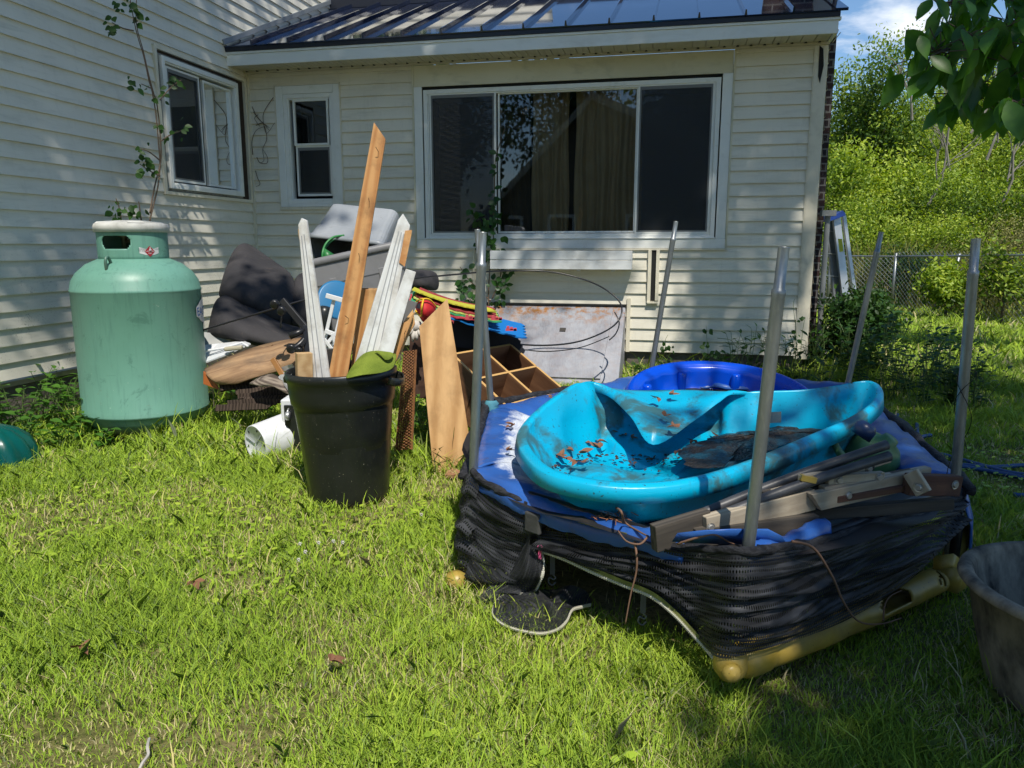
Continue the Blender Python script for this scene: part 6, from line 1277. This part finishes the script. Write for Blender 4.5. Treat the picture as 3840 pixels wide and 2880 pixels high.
shade(ST1, [(1.35,5.5,.2,3.2,0,0,520), (.84,1.35,.8,1.85,0,0,95), (1.15,1.5,1.85,2.5,0,0,14), (1.6,4.6,3.2,7.4,0,0,300), (1.1,1.8,2.1,3.0,.1,.4,24), (1.15,2.2,3.0,4.6,.3,.6,24), (.7,1.1,2.7,3.3,.5,.6,3), (2.0,3.2,2.4,5,0,0,60), (2.3,8.0,10.4,11.2,0,0,9), (4.4,9.5,7.6,8.6,0,0,22), (8,12,9,12,0,0,14)], 9., 34, .13, 51)
ST2 = thing('shade_tree', 'tall shade tree standing over the yard beyond the right edge, crown high above the roof', 'tree', (9.0,5.0,0))
m = MB(); m.tube(catmull([V((9,5,-.1)), V((8.8,5,4)), V((8.2,4.6,8)), V((6,4.2,10.8))], 5), [.3-.014*k for k in range(16)], 12)
for e in ((3,4,11), (1,3,11), (-1,3.5,11), (-3.5,2,11), (5,5,12)): m.tube(catmull([V((8.2,4.6,8)), V(e).lerp(V((8,4.5,9)),.5)+UP*.5, V(e)], 6), [.16-.011*k for k in range(13)], 8)
m.build('trunk', m_bark, ST2, smooth=True)
shade(ST2, [(-4.2,-3.4,5.0,8.8,1.35,4.6,360), (-3.0,3.3,7.4,8.6,1.85,3.2,300), (-3.,3.2,8.3,10.5,3.3,4.4,60), (2.0,3.2,7.3,7.6,.9,1.8,14), (-3.,-1.,8.4,8.7,1.2,1.8,12), (-1.3,1.2,7.9,8.2,1.45,1.8,9), (-1.5,-.9,7.,7.2,.35,.6,2), (-.6,.0,7.3,7.5,.4,.65,3), (-2.7,-1.7,6.2,6.8,.5,1.1,10), (1.9,2.9,7.4,7.6,.3,.9,6), (-.6,.5,3.6,4.2,.45,.45,0)], 12., 36, .15, 52)
# the branch in the picture: individual broad leaves
br = MB(); bl_ = MB(); rs = random.Random(5)
def leafspray(pts, n, L, spread, drop=.5, yy=3.0):
    P = catmull(pts, 8); br.tube(P, [.012*(1-.7*k/len(P)) for k in range(len(P))], 7)
    for k in range(n):
        q = P[int((k+.5)/n*(len(P)-1))]+V((rs.uniform(-1,1), rs.uniform(-1,1), rs.uniform(-.6,.6)))*spread
        d = V((rs.uniform(-.9,.7), rs.uniform(-.8,.4), -rs.uniform(.1,1.)-drop)); l = L*rs.uniform(.7,1.25)
        br.tube([P[int((k+.5)/n*(len(P)-1))], q], .0022, 4, cap=False)
        bl_.leaf(q, d, V((rs.uniform(-.6,.6), rs.uniform(-1,.3), rs.uniform(.2,1))), l, l*.52, .14, .10)
leafspray([Y(4150,-150,3.2), Y(3900,60,3.1), Y(3650,160,3.05), Y(3480,200,3.0)], 120, .125, .15)
leafspray([Y(4150,50,3.3), Y(3880,260,3.2), Y(3700,330,3.1), Y(3600,350,3.0)], 70, .14, .13)
leafspray([Y(4100,-250,3.4), Y(3800,-60,3.3), Y(3600,-10,3.2), Y(3540,30,3.1)], 70, .12, .12)
leafspray([Y(4200,200,3.0), Y(3950,370,2.9), Y(3820,420,2.85)], 34, .13, .10, .4)
leafspray([Y(4300,-100,3.6), Y(4000,40,3.6), Y(3780,120,3.5), Y(3700,240,3.4)], 80, .13, .2)
br.tube(catmull([V((5.9,.6,4.2)), V((4.6,1.8,3.3)), Y(4150,-150,3.2)], 5), .03, 8)
br.build('branch', m_bark, ST1, smooth=True); bl_.build('branch_leaves', leafmat('hanging_leaves', (.12,.28,.03), (.04,.13,.018), .55, .36, None, 9., .55), ST1, smooth=True)
# ------------------------------------------------------------------ what the windows mirror: neighbour's gable and trees behind the photographer
NH = thing('neighbour_house', 'brown gabled house standing behind the photographer, mirrored in the wide window', 'house', (-5,-12.3,0))
def NP(a, z, o=0.): return V((-5.6,-12.1,0))+V((.995,-.06,0))*a+V((.06,.995,0))*o+UP*z
m = MB(); AZ = 6.6
for k in range(40):
    z = .3+k*.16; zt_ = z+.16; wl_0, wr_0 = min(4.4, (AZ-z)*1.03), min(6.2, (AZ-z)*2.2); wl_1, wr_1 = min(4.4, max(0,(AZ-zt_)*1.03)), min(6.2, max(0,(AZ-zt_)*2.2))
    if AZ-zt_ <= 0: break
    m.quad(NP(-wl_0,z,.02), NP(wr_0,z,.02), NP(wr_1,zt_,0), NP(-wl_1,zt_,0)); m.quad(NP(-wl_0,z,0), NP(wr_0,z,0), NP(wr_0,z,.02), NP(-wl_0,z,.02))
m.build('wall', plain('brown_clapboard', (.15,.135,.10), .8), NH)
m = MB(); EL_ = (-4.9, AZ-4.9/1.03); ER_ = (6.6, AZ-6.6/2.2)
for (ex_, ez_) in (EL_, ER_): m.hexa([NP(ex_,ez_,.35), NP(ex_,ez_,-7), NP(0,AZ,-7), NP(0,AZ,.35), NP(ex_,ez_+.2,.35), NP(ex_,ez_+.2,-7), NP(0,AZ+.2,-7), NP(0,AZ+.2,.35)])
m.build('roof', plain('grey_shingles', (.10,.10,.10), .9, bsc=40), NH)
for (ex_, ez_) in (EL_, ER_):
    m = MB(); m.hexa([NP(ex_,ez_-.1,.36), NP(ex_,ez_-.1,.39), NP(0,AZ-.1,.39), NP(0,AZ-.1,.36), NP(ex_,ez_+.2,.36), NP(ex_,ez_+.2,.39), NP(0,AZ+.2,.39), NP(0,AZ+.2,.36)]); m.build('bargeboard', plain('grey_bargeboard', (.42,.42,.38), .7), NH)
for a in (-3.3, -1.2, 1.8):
    m = MB(); m.frame(NP, (a-.55,a+.55), (.9,2.5), (a-.43,a+.43), (1.02,2.38), .02, .07); f_ = m.build('window', m_white, NH); m = MB(); m.quad(NP(a-.44,1.01,.04), NP(a+.44,1.01,.04), NP(a+.44,2.39,.04), NP(a-.44,2.39,.04)); m.build('pane', plain('dark_pane', (.02,.02,.025), .1), f_)
for k, (x, y, h, sd, lb) in enumerate(((-13,-11,11,61,'big tree behind the photographer left of the neighbour house'),(-16.5,-15,13,62,'wide tree in the far left of the back yard'),(-9,-19.5,14,63,'tall tree rising over the left slope of the neighbour roof'),(-3,-20,14.5,64,'tall tree rising over the neighbour roof ridge'),(3,-19,13,65,'tree right behind the neighbour house'),(8,-15,12,66,'tree at the right end of the neighbour house'),(-22,-19,14,67,'distant tree at the far end of the yard'))):
    tree('yard_tree', lb, (x,y,0), h, (3.6,3.2,h*.42), 16, 7500, .27, m_leafdk if k % 2 == 0 else m_leafbg, sd, 'trees behind the photographer', trunk_r=.22, spread=.35, cz=.52, tb=-.15)
# ------------------------------------------------------------------ small plants
m_weed = leafmat('weed_leaves', (.10,.24,.03), (.055,.15,.02), .4, .45, None, 4.)
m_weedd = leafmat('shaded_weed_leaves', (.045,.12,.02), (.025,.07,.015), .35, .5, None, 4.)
m_stem = plain('green_stem', (.10,.16,.04), .6); m_stemb = plain('brown_stem', (.12,.08,.05), .8)
def plant(label, base, stems, h, leafL, nleaf, mat=None, seed=0, spread=.5, group=None, name='weed', cat='weed', wid=.5, up=.2):
    rs = random.Random(seed); T = thing(name, label, cat, base, group); st = MB(); lf = MB(); base = V(base)
    for s_ in range(stems):
        a = rs.uniform(0, 6.28); tl = rs.uniform(.1,1)*spread; e = base+V((math.cos(a)*tl*h, math.sin(a)*tl*h, h*rs.uniform(.6,1.05))); b0 = base+V((rs.uniform(-.06,.06), rs.uniform(-.06,.06), -.02))
        P = catmull([b0, b0.lerp(e,.5)+V((rs.uniform(-.03,.03), rs.uniform(-.03,.03), h*.08)), e], 5); st.tube(P, [.0035*(1-.5*k/len(P)) for k in range(len(P))], 5, cap=False)
        for k in range(nleaf):
            q = P[1+int((len(P)-2)*(k+1)/nleaf)]; an = k*2.4+rs.uniform(-.5,.5); l = leafL*rs.uniform(.6,1.2)
            lf.leaf(q, V((math.cos(an), math.sin(an), up+rs.uniform(-.3,.35))), UP+V((rs.uniform(-.4,.4),rs.uniform(-.4,.4),0)), l, l*wid, .2, .12)
    st.build('stems', m_stem, T); lf.build('leaves', mat or m_weed, T, smooth=True); return T
WA = 'leafy weeds between the wall and the tank'
for k, (u, v, h) in enumerate(((20,1650,.42),(90,1640,.36),(170,1610,.44),(240,1625,.40),(300,1640,.34),(60,1560,.40),(330,1665,.22),(130,1690,.26),(215,1690,.2),(10,1570,.45),(390,1690,.14),(270,1560,.42))):
    plant(('tall bright weed at the left edge by the foundation','bright leafy weed left of the tank','tall weed in front of the concrete foundation','weed touching the left side of the tank','weed at the lower left of the tank','weed against the concrete at the far left','small weed under the tank belly','low weed behind the teal dome','low weed between dome and tank','tall weed half cut by the left edge','tiny weed under the front of the tank','weed standing behind the tank in the shade')[k], G(u, v), 9 if h > .3 else 6, h, .085, 6, seed=k, group=WA)
plant('upright weed with round pale leaves in front of the tank right side', G(705,1615), 2, .34, .075, 7, seed=40, spread=.12, wid=.7)
for k, (u, v, h) in enumerate(((820,1560,.2),(870,1545,.22),(930,1560,.18),(985,1565,.15),(770,1600,.16))):
    plant(('heart leaved plant right of the tank','large heart leaved plant before the rotten wood','low heart leaved plant mid way to the bucket','small heart leaved plant near the white appliance','low plant at the foot of the tank right side')[k], G(u, v), 6, h, .10, 2, seed=50+k, group='heart leaved plants by the pile', wid=.8, mat=m_weed)
for k, (u, v, h, mt_) in enumerate(((1580,1700,.42,m_weed),(1600,1640,.3,m_weed),(2690,1470,.35,m_weedd),(2740,1455,.5,m_weedd),(2800,1440,.55,m_weedd),(2880,1430,.5,m_weedd),(2960,1440,.45,m_weedd),(3030,1450,.5,m_weedd),(3090,1480,.45,m_weedd),(2400,1440,.22,m_weedd),(2500,1425,.2,m_weedd),(3150,1420,.55,m_weedd),(3060,1400,.6,m_weedd))):
    plant(('sunlit weed between the wicker and the plywood','weed behind the plywood board','weed right of the blue pool, nearest it','tall weed against the wall behind the front pole','tall lanky weed right of the front pole','bright tipped weed before the right siding','weed under the corner post','weed at the corner of the siding','weed by the second right pole','small weed by the cellar door foot','small weed left of the blue pool rim','dark tall weed under the ladder','tallest dark weed right at the house corner')[k], G(u, v), 8, h, .09, 7, mt_, 60+k, .35, 'weeds along the foundation', up=.5, wid=.32)
rs0 = random.Random(3)
for k in range(13):
    px_, py_ = 3.0+rs0.uniform(0,.95), 5.9+rs0.uniform(0,1.7)
    plant('dark shaded weed in the thicket between the corner and the right poles', (px_, py_, 0), 11, rs0.uniform(.38,.75), rs0.uniform(.06,.1), 9, m_weedd, 200+k, .5, 'thicket of dark weeds by the house corner', up=.3, wid=.5)
def wallvine(name, label, cat, P, mapping, r, leafs, lm, sm, seed, L=.07, spr=.06, wid=.75):
    rs = random.Random(seed); T = thing(name, label, cat, mapping(*P[0][0])); m = MB(); lf = MB()
    for s_ in P:
        pp = catmull([mapping(*q) for q in s_], 6); m.tube(pp, [r*(1-.55*k/len(pp)) for k in range(len(pp))], 6)
    for (u, v, n, sp) in leafs:
        for k in range(n):
            c = mapping(u+rs.gauss(0,sp), v+rs.gauss(0,sp)); l = L*rs.uniform(.6,1.25); lf.leaf(c+N*rs.uniform(0,spr), V((rs.uniform(-1,1),rs.uniform(-.6,.3),rs.uniform(-1,.5))), N+V((rs.uniform(-.5,.5),rs.uniform(-.5,.5),rs.uniform(0,.8))), l, l*wid, .12, .1)
    m.build('stems', sm, T, smooth=True)
    if leafs: lf.build('leaves', lm, T, smooth=True)
    return T
wl_ = lambda u, v: onplane(u, v, CN+S*.28, S)
wallvine('climbing_sapling', 'thin twisted sapling with sparse round leaves rising behind the tank to the top edge', 'sapling', [[(560,835),(575,770),(592,700),(600,620),(595,540),(585,430),(570,340),(558,300),(540,215),(520,150),(505,90),(490,10),(480,-60)], [(562,800),(580,700),(603,600),(600,500),(590,400),(575,345),(560,290),(537,190),(515,110),(510,40),(515,-40)],
 [(600,375),(625,345),(650,320),(680,300)], [(603,530),(640,505),(680,490),(700,482)], [(598,600),(560,570),(530,560)], [(600,660),(560,640),(525,615)], [(500,115),(460,105),(420,85)], [(565,330),(530,315)], [(455,835),(450,790),(435,745)], [(530,830),(525,790),(520,755)]], wl_, .0065,
 [(485,15,12,22),(520,55,5,14),(430,95,6,16),(445,120,4,10),(510,85,4,12),(500,310,5,14),(545,325,4,8),(640,335,5,14),(670,310,6,12),(600,372,3,6),(620,360,3,8),(650,505,5,12),(690,492,5,10),(600,470,3,8),(640,525,3,6),(535,575,7,14),(550,610,8,16),(530,640,6,14),(585,655,5,10),(450,780,7,14),(440,815,5,10),(522,790,8,12)], m_weedd, m_stemb, 71, .06)
wb_ = lambda u, v: onplane(u, v, P0+N*.10, N)
wallvine('ivy_vine', 'dark green leafy vine climbing in front of the wide window frame', 'vine', [[(1835,1250),(1832,1100),(1838,1000),(1850,900),(1850,820),(1855,700),(1858,600),(1868,560),(1880,520),(1893,480)], [(1840,1130),(1790,1080),(1750,1040),(1725,1000)], [(1845,1120),(1870,1060),(1880,1010),(1875,975)], [(1840,1180),(1790,1150),(1760,1120)], [(1845,1210),(1880,1180),(1895,1160)], [(1850,1060),(1900,1035),(1930,1025)]], wb_, .008,
 [(1850,800,14,16),(1840,850,18,20),(1845,910,20,20),(1850,950,16,18),(1800,820,10,18),(1780,790,6,10),(1858,720,3,6),(1852,760,4,6),(1862,640,3,6),(1860,585,3,6),(1752,1030,7,18),(1765,1070,9,18),(1740,1110,6,14),(1780,1120,10,20),(1880,1000,7,14),(1875,1050,9,18),(1895,1080,8,20),(1870,1110,8,18),(1920,1030,6,14),(1860,1170,10,20),(1880,1215,10,18),(1845,1240,6,12)], leafmat('ivy_leaves', (.045,.13,.025), (.02,.06,.015), .3, .4, None, 6.), m_stemb, 72, .075)
wallvine('dead_vine', 'dead leafless brown vine clinging to the siding by the small window', 'vine', [[(1025,365),(990,420),(988,460),(1000,500),(1030,460)], [(945,400),(965,440),(990,470),(1000,520),(985,560),(990,600),(975,612)], [(948,580),(945,530),(960,490),(990,475)], [(950,420),(975,450),(995,470),(1010,490)], [(963,590),(975,610),(1000,612),(1003,590),(985,560)], [(960,470),(985,462),(1010,480)], [(958,640),(965,665),(975,690),(960,700)], [(968,430),(955,445),(975,475)]], lambda u, v: onplane(u, v, P0+N*.03, N), .0045, [], None, m_stemb, 73)
wallvine('wall_weed', 'thin trailing weed with tiny leaves low on the right siding', 'vine', [[(2650,1400),(2655,1330),(2650,1260),(2648,1220)], [(2690,1268),(2740,1275),(2760,1300),(2800,1320),(2840,1330)], [(2500,1340),(2495,1280),(2505,1255)], [(2980,1400),(2985,1250),(2975,1150),(2980,1120)], [(3000,1350),(3010,1240),(3020,1190)]], wb_, .003, [(2650,1300,8,10),(2655,1340,8,12),(2650,1240,4,6),(2500,1300,6,8),(2510,1310,4,8),(2800,1318,3,8),(2985,1260,5,10),(2990,1200,4,12)], m_weedd, m_stem, 74, .05)
# bare pale branches showing through the slope trees
rb = random.Random(21)
for k, (u, v, y) in enumerate(((3420,330,19.5),(3560,520,19),(3700,480,19),(3480,650,18),(3760,640,17.5),(3640,380,19.5))):
    b0 = Y(u, v+120, y); m = MB()
    def twig(p, d, L, r, dep):
        e = p+d*L; mid = p.lerp(e,.5)+V((rb.uniform(-.1,.1),0,rb.uniform(-.05,.1)))*L; m.tube([p, mid, e], [r, r*.8, r*.55], 5, cap=False)
        if dep:
            for q in range(3): twig(p.lerp(e, rb.uniform(.4,1)), (d+V((rb.uniform(-.9,.9), rb.uniform(-.4,.2), rb.uniform(-.3,.6)))).normalized(), L*rb.uniform(.45,.7), r*.55, dep-1)
    twig(b0, V((rb.uniform(-.5,.5), -.2, 1)).normalized(), 1.1, .035, 3)
    m.build('bare_branch', weather('pale_bark', (.34,.31,.26), (.2,.18,.15), .9), smooth=True, label=('pale bare branch showing under the second tall tree','forked bare branch in the middle of the slope','bare branch in the dark gap right of the middle','low bare branch above the olive shrubs','bare branch near the right edge above the fence','high bare branch beside the overhanging leaves')[k], cat='branch')
# dead leaves
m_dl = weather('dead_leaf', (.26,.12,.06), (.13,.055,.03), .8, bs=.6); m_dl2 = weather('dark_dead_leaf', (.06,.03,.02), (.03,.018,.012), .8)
rs = random.Random(9)
def deadleaf(q, L, label, grp, mt_, sc_=1):
    m = MB(); a = rs.uniform(0, 6.28); d = V((math.cos(a), math.sin(a), rs.uniform(-.1,.4)))
    for an in (-.9, 0, .9): m.leaf(q, Matrix.Rotation(an,3,'Z')@d, UP+V((rs.uniform(-.5,.5),rs.uniform(-.5,.5),0)), L*(1 if an == 0 else .7), L*.45, rs.uniform(-.5,.5), rs.uniform(0,.35))
    m.build('dead_leaf', mt_, label=label, cat='dead leaf', group=grp)
for k, (u, v) in enumerate(((2120,1610),(2110,1620),(2200,1660),(2150,1690),(2090,1670),(2075,1680),(2085,1700),(2095,1665),(2140,1665),(2160,1725),(2190,1735),(2175,1700),(2320,1625),(2335,1630),(2365,1640),(2250,1680),(2240,1655),(2070,1700),(2100,1710),(2120,1715),(2345,1610))):
    q = G(u, v, .45); deadleaf(q, rs.uniform(.035,.065), 'curled brown dead leaf on the floor of the turquoise pool', 'dead leaves in the turquoise pool', m_dl)
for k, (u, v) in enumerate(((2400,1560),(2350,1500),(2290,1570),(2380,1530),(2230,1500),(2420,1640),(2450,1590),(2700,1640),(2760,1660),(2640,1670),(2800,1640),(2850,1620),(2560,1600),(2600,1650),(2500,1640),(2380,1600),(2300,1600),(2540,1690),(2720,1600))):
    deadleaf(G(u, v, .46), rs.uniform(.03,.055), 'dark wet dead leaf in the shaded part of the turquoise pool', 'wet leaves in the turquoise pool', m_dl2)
for k, (u, v, z) in enumerate(((2510,1480,.64),(2470,1490,.64),(2490,1560,.6),(2530,1600,.58))): deadleaf(G(u, v, z), .05, ('brown leaf high on the folded pool wall','forked brown leaf on the folded pool wall left of the middle','brown leaf half way down the fold','dark leaf near the tip of the fold')[k], None, m_dl)
for k, (u, v, z) in enumerate(((1925,1590,.46),(1915,1600,.46),(1900,1690,.46),(2060,1490,.5))): deadleaf(G(u, v, z), .05, ('crumpled brown leaf on the left blue pad','second brown leaf on the left blue pad','small brown leaf on the worn white part of the pad','dark curled leaf on the black net behind the pool')[k], None, m_dl)
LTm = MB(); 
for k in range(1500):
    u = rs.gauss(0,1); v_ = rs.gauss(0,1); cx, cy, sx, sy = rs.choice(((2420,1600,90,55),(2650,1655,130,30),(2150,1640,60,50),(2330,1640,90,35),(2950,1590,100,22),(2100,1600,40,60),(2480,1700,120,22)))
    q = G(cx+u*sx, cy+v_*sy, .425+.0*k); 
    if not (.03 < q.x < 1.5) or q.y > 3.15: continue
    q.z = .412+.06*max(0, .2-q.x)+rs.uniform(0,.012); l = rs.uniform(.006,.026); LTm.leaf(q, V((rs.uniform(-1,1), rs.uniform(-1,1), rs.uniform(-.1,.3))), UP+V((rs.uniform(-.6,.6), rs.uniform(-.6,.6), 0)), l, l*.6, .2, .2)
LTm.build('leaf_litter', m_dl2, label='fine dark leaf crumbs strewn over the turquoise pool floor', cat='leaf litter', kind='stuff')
m = MB()
for k in range(26):
    q = G(2300+rs.gauss(0,38), 1945+rs.gauss(0,10), .415); a = rs.uniform(0,3.14); m.tube([q, q+V((math.cos(a), math.sin(a), .2))*.03], .0012, 4)
m.build('pine_needles', plain('rusty_needles', (.30,.12,.05), .8), label='rusty brown needles scattered on the front blue pad', cat='pine needles', kind='stuff')
for k, (u, v) in enumerate(((730,2178),(1240,2480),(300,2420),(2940,1318),(3500,1360),(3790,1420))): deadleaf(G(u, v, .06), .06, ('pale brown dead leaf lying on the grass left of the middle','small dead leaf in the foreground grass','tan dead leaf low at the left','dead leaf by the wall weeds','dead leaf on the sunny back lawn','dead leaf on the back lawn at the right')[k], None, m_dl)
for k, (u, v) in enumerate(((1125,2040),(1145,2070),(1195,2036),(1285,2035),(1120,2100),(1250,2030),(1580,1930))):
    q = G(u, v, .07); m = MB(); m.tube([G(u,v,0), q], .0012, 4); 
    for j in range(14): a = j*2.4; z = 1-2*(j+.5)/14; r = math.sqrt(1-z*z); m.leaf(q, V((r*math.cos(a), r*math.sin(a), z+.3)), UP, .011, .006, 0, 0)
    m.build('clover_flower', plain('clover_white', (.62,.60,.55), .7), label='small white clover flower in the lawn left of the trampoline', cat='flower', group='white clover flowers')
m = MB(); m.tube(catmull([G(560,2770,.03), G(553,2800,.04), G(556,2830,.03), G(535,2860,.03), G(520,2890,.02)], 5), .004, 6); m.build('twig', plain('pale_twig', (.45,.42,.38), .8), label='short pale bleached twig lying in the foreground grass', cat='twig')
# ------------------------------------------------------------------ grass
def snoise(x, y, s, seed):
    r = np.random.default_rng(seed); o = np.zeros_like(x)
    for k in range(9):
        a = r.uniform(0, 6.28); f = s*r.uniform(.5,2.2); o += np.sin((x*math.cos(a)+y*math.sin(a))*f+r.uniform(0,6.28))
    return o/4.2
hexpoly = [(p.x, p.y) for p in HX]
def inhex(x, y, f):
    ins = np.ones_like(x, dtype=bool); cx, cy = TCc.x, TCc.y
    for i in range(6):
        ax_, ay_ = cx+(hexpoly[i][0]-cx)*f, cy+(hexpoly[i][1]-cy)*f; bx_, by_ = cx+(hexpoly[(i+1)%6][0]-cx)*f, cy+(hexpoly[(i+1)%6][1]-cy)*f
        ins &= ((bx_-ax_)*(y-ay_)-(by_-ay_)*(x-ax_)) > 0
    return ins
def grass(y0, y1, dens, w, seed, tall=1.):
    rng = np.random.default_rng(seed); k = .76; X = k*y1+.6; n = int(dens*(2*X)*(y1-y0)); x = rng.uniform(-X, X, n); y = rng.uniform(y0, y1, n)
    keep = np.abs(x) < k*y+.6
    o = (x-P0.x)*N.x+(y-P0.y)*N.y; s = (x-P0.x)*S.x+(y-P0.y)*S.y
    keep &= ~((o < .02) & (s < sR+.25)) & ~((s < SC+.03)) & ~((s > -1.8) & (s < -.15) & (o < .88))
    keep &= ~(inhex(x, y, .93) & (rng.uniform(0,1,n) < .97)) & ~((x-TC.x)**2+(y-TC.y)**2 < .38**2) & ~((x-TCN.x)**2+(y-TCN.y)**2 < .2**2) & ~((x-1.66)**2+(y-1.95)**2 < .24**2)
    keep &= y < 15.5
    dn = snoise(x, y, 2.2, 1); dn2 = snoise(x, y, 6.5, 2); keep &= rng.uniform(0,1,n) < np.clip(.75+.3*dn+.22*dn2, .45, 1)
    x, y = x[keep], y[keep]; n = len(x); dn, dn2 = dn[keep], dn2[keep]
    h = (.048+.02*np.clip(dn,-1,1)+.012*np.clip(dn2,-1,1))*tall*rng.uniform(.55,1.45,n)
    def near(cx, cy, r): return np.exp(-np.clip(np.hypot(x-cx, y-cy)-r, 0, 9)**2/.012)
    bump = near(TCN.x, TCN.y, .22)*np.where(y < TCN.y, .03, .10)+near(TC.x, TC.y, .40)*np.where(y < TC.y-.1, .05, .10)+near(-.45, 4.3, .15)*.14+near(-1.3,4.4,.15)*.08+near(1.66,1.95,.27)*.05
    hx = inhex(x, y, 1.25) & (x > .68) & (y < 3.2); h = np.where(hx, h*.55, h); hx = inhex(x, y, 1.2) & ~inhex(x, y, .96) & (x < -.05); bump = bump+hx*.05
    pile = (x > -2.4) & (x < -.9) & (y > 4.6) & (y < 5.4); bump = bump+pile*.07
    wallb = (((x-P0.x)*N.x+(y-P0.y)*N.y < .35) | ((x-P0.x)*S.x+(y-P0.y)*S.y < SC+.4)); bump = bump+wallb*.08
    h = h+bump*rng.uniform(.2,1.1,n)
    lng = rng.uniform(0,1,n) < .035; h = np.where(lng, h*1.9, h)
    an = rng.uniform(0, 6.283, n)+.8*snoise(x,y,3,5); lean = h*rng.uniform(.15,1.0,n); dx, dy = np.cos(an)*lean, np.sin(an)*lean
    wa_ = rng.uniform(0, 6.283, n); W = (w*rng.uniform(.6,1.3,n))*np.where(lng, 1.35, 1); wx, wy = np.cos(wa_)*W, np.sin(wa_)*W
    z0 = np.zeros(n)-.004; 
    P = lambda f, s: np.stack([x+dx*f*f+wx*s, y+dy*f*f+wy*s, z0+h*(f-.22*f*f)*1.15], axis=1)
    q = np.stack([P(0,-.5), P(0,.5), P(.5,.42), P(.82,.24), P(1.,0), P(.82,-.24), P(.5,-.42)], axis=1)
    dry = np.clip(.10-.24*dn2-.10*dn, 0, 1); tint = np.clip(rng.normal(.42,.15,n)+.12*snoise(x,y,1.6,8), 0, .78); tint = np.where(rng.uniform(0,1,n) < dry*.75, rng.uniform(.82,1,n), tint)
    return q, tint
m_grass = leafmat('grass_blades', ((0,(.11,.21,.02)),(.3,(.245,.385,.035)),(.55,(.39,.56,.05)),(.78,(.55,.67,.085)),(.84,(.62,.56,.22)),(1,(.70,.62,.36))), None, .32, .45, 'tint', spec=.4, upn=.6)
gs = [grass(.1,1.3,9000,.004,9), grass(1.3,2.6,21000,.0033,1), grass(2.6,4.4,12500,.0045,2), grass(4.4,7.9,5500,.008,3,1.05), grass(7.9,15.5,1500,.018,4,1.1)]
Q = np.concatenate([a for a, b in gs]); TT = np.concatenate([b for a, b in gs])
g_ = npmesh('grass', Q, 7, TT, m_grass, (0,0,0)); g_['kind'] = 'stuff'; g_['label'] = 'sunlit lawn grass with dry straw patches and longer tufts'; g_['category'] = 'grass'
rng = np.random.default_rng(31); n = 16000; x = rng.uniform(4.6, 13.5, n); y = rng.uniform(13.0, 18.5, n); sx_ = snoise(x, y, 1.1, 33); k_ = (rng.uniform(0,1,n) < np.clip(.55+.5*sx_, .05, 1)) & ((y > 14.9-.0*x) | (x > 8.3)) & ~((x < 8.0) & (y < 15.2)) & ((x-9.2)*.35+(y-9.6) > 2.6)
x, y = x[k_], y[k_]; n = len(x); z0 = np.array([gh(a, b) for a, b in zip(x, y)]); h = rng.uniform(.5,1.5,n)*np.clip(.85+.35*sx_[k_], .4, 1.4); an = rng.uniform(0,6.283,n); le = h*rng.uniform(.05,.5,n); dx, dy = np.cos(an)*le, np.sin(an)*le; wa_ = rng.uniform(0,6.283,n); wx, wy = np.cos(wa_)*.011, np.sin(wa_)*.011
P = lambda f, s: np.stack([x+dx*f*f+wx*s, y+dy*f*f+wy*s, z0+h*f*(1-.12*f)], axis=1)
o = npmesh('tall_grass', np.stack([P(0,-.5), P(0,.5), P(.5,.5), P(.82,.35), P(1.,0), P(.82,-.35), P(.5,-.5)], axis=1), 7, rng.uniform(.1,1,n), m_leafol, (0,0,0)); o['kind'] = 'stuff'; o['label'] = 'tall pale olive grass and reeds behind the fence'; o['category'] = 'tall grass'
# broad ground cover leaves mixed in the lawn (clover, plantain)
rng = np.random.default_rng(12); n = 9000; x = rng.uniform(-4, 3.5, n); y = rng.uniform(1.5, 6.2, n); kk_ = (snoise(x, y, 1.8, 21)+.35*(x < -.8)+.35*(y > 3.2) > .35) & (np.abs(x) < .76*y+.3) & ~inhex(x, y, .98) & (((x-P0.x)*S.x+(y-P0.y)*S.y) > SC+.05) & ((x-TCN.x)**2+(y-TCN.y)**2 > .21**2)& ((x-TC.x)**2+(y-TC.y)**2 > .45**2)
x, y = x[kk_], y[kk_]; P = np.stack([x, y, rng.uniform(.012,.055,len(x))], axis=1)
q = leaf_quads(P, .034, rng, droop=-.15, width=.75, nrm=np.tile(np.array([0,0,2.5]), (len(x),1)))
q[:,:,2] = P[:,None,2]+(q[:,:,2]-P[:,None,2])*.3
o = npmesh('ground_cover', q, 6, rng.uniform(.25,.75,len(x)), m_grass, (0,0,0)); o['kind'] = 'stuff'; o['label'] = 'clover and small broad leaved ground cover in the lawn'; o['category'] = 'ground cover'
for o in bpy.data.objects:
    for k in ('_w', '_r'):
        if k in o: del o[k]
print('faces', sum(len(o.data.polygons) for o in bpy.data.objects if o.type == 'MESH'))
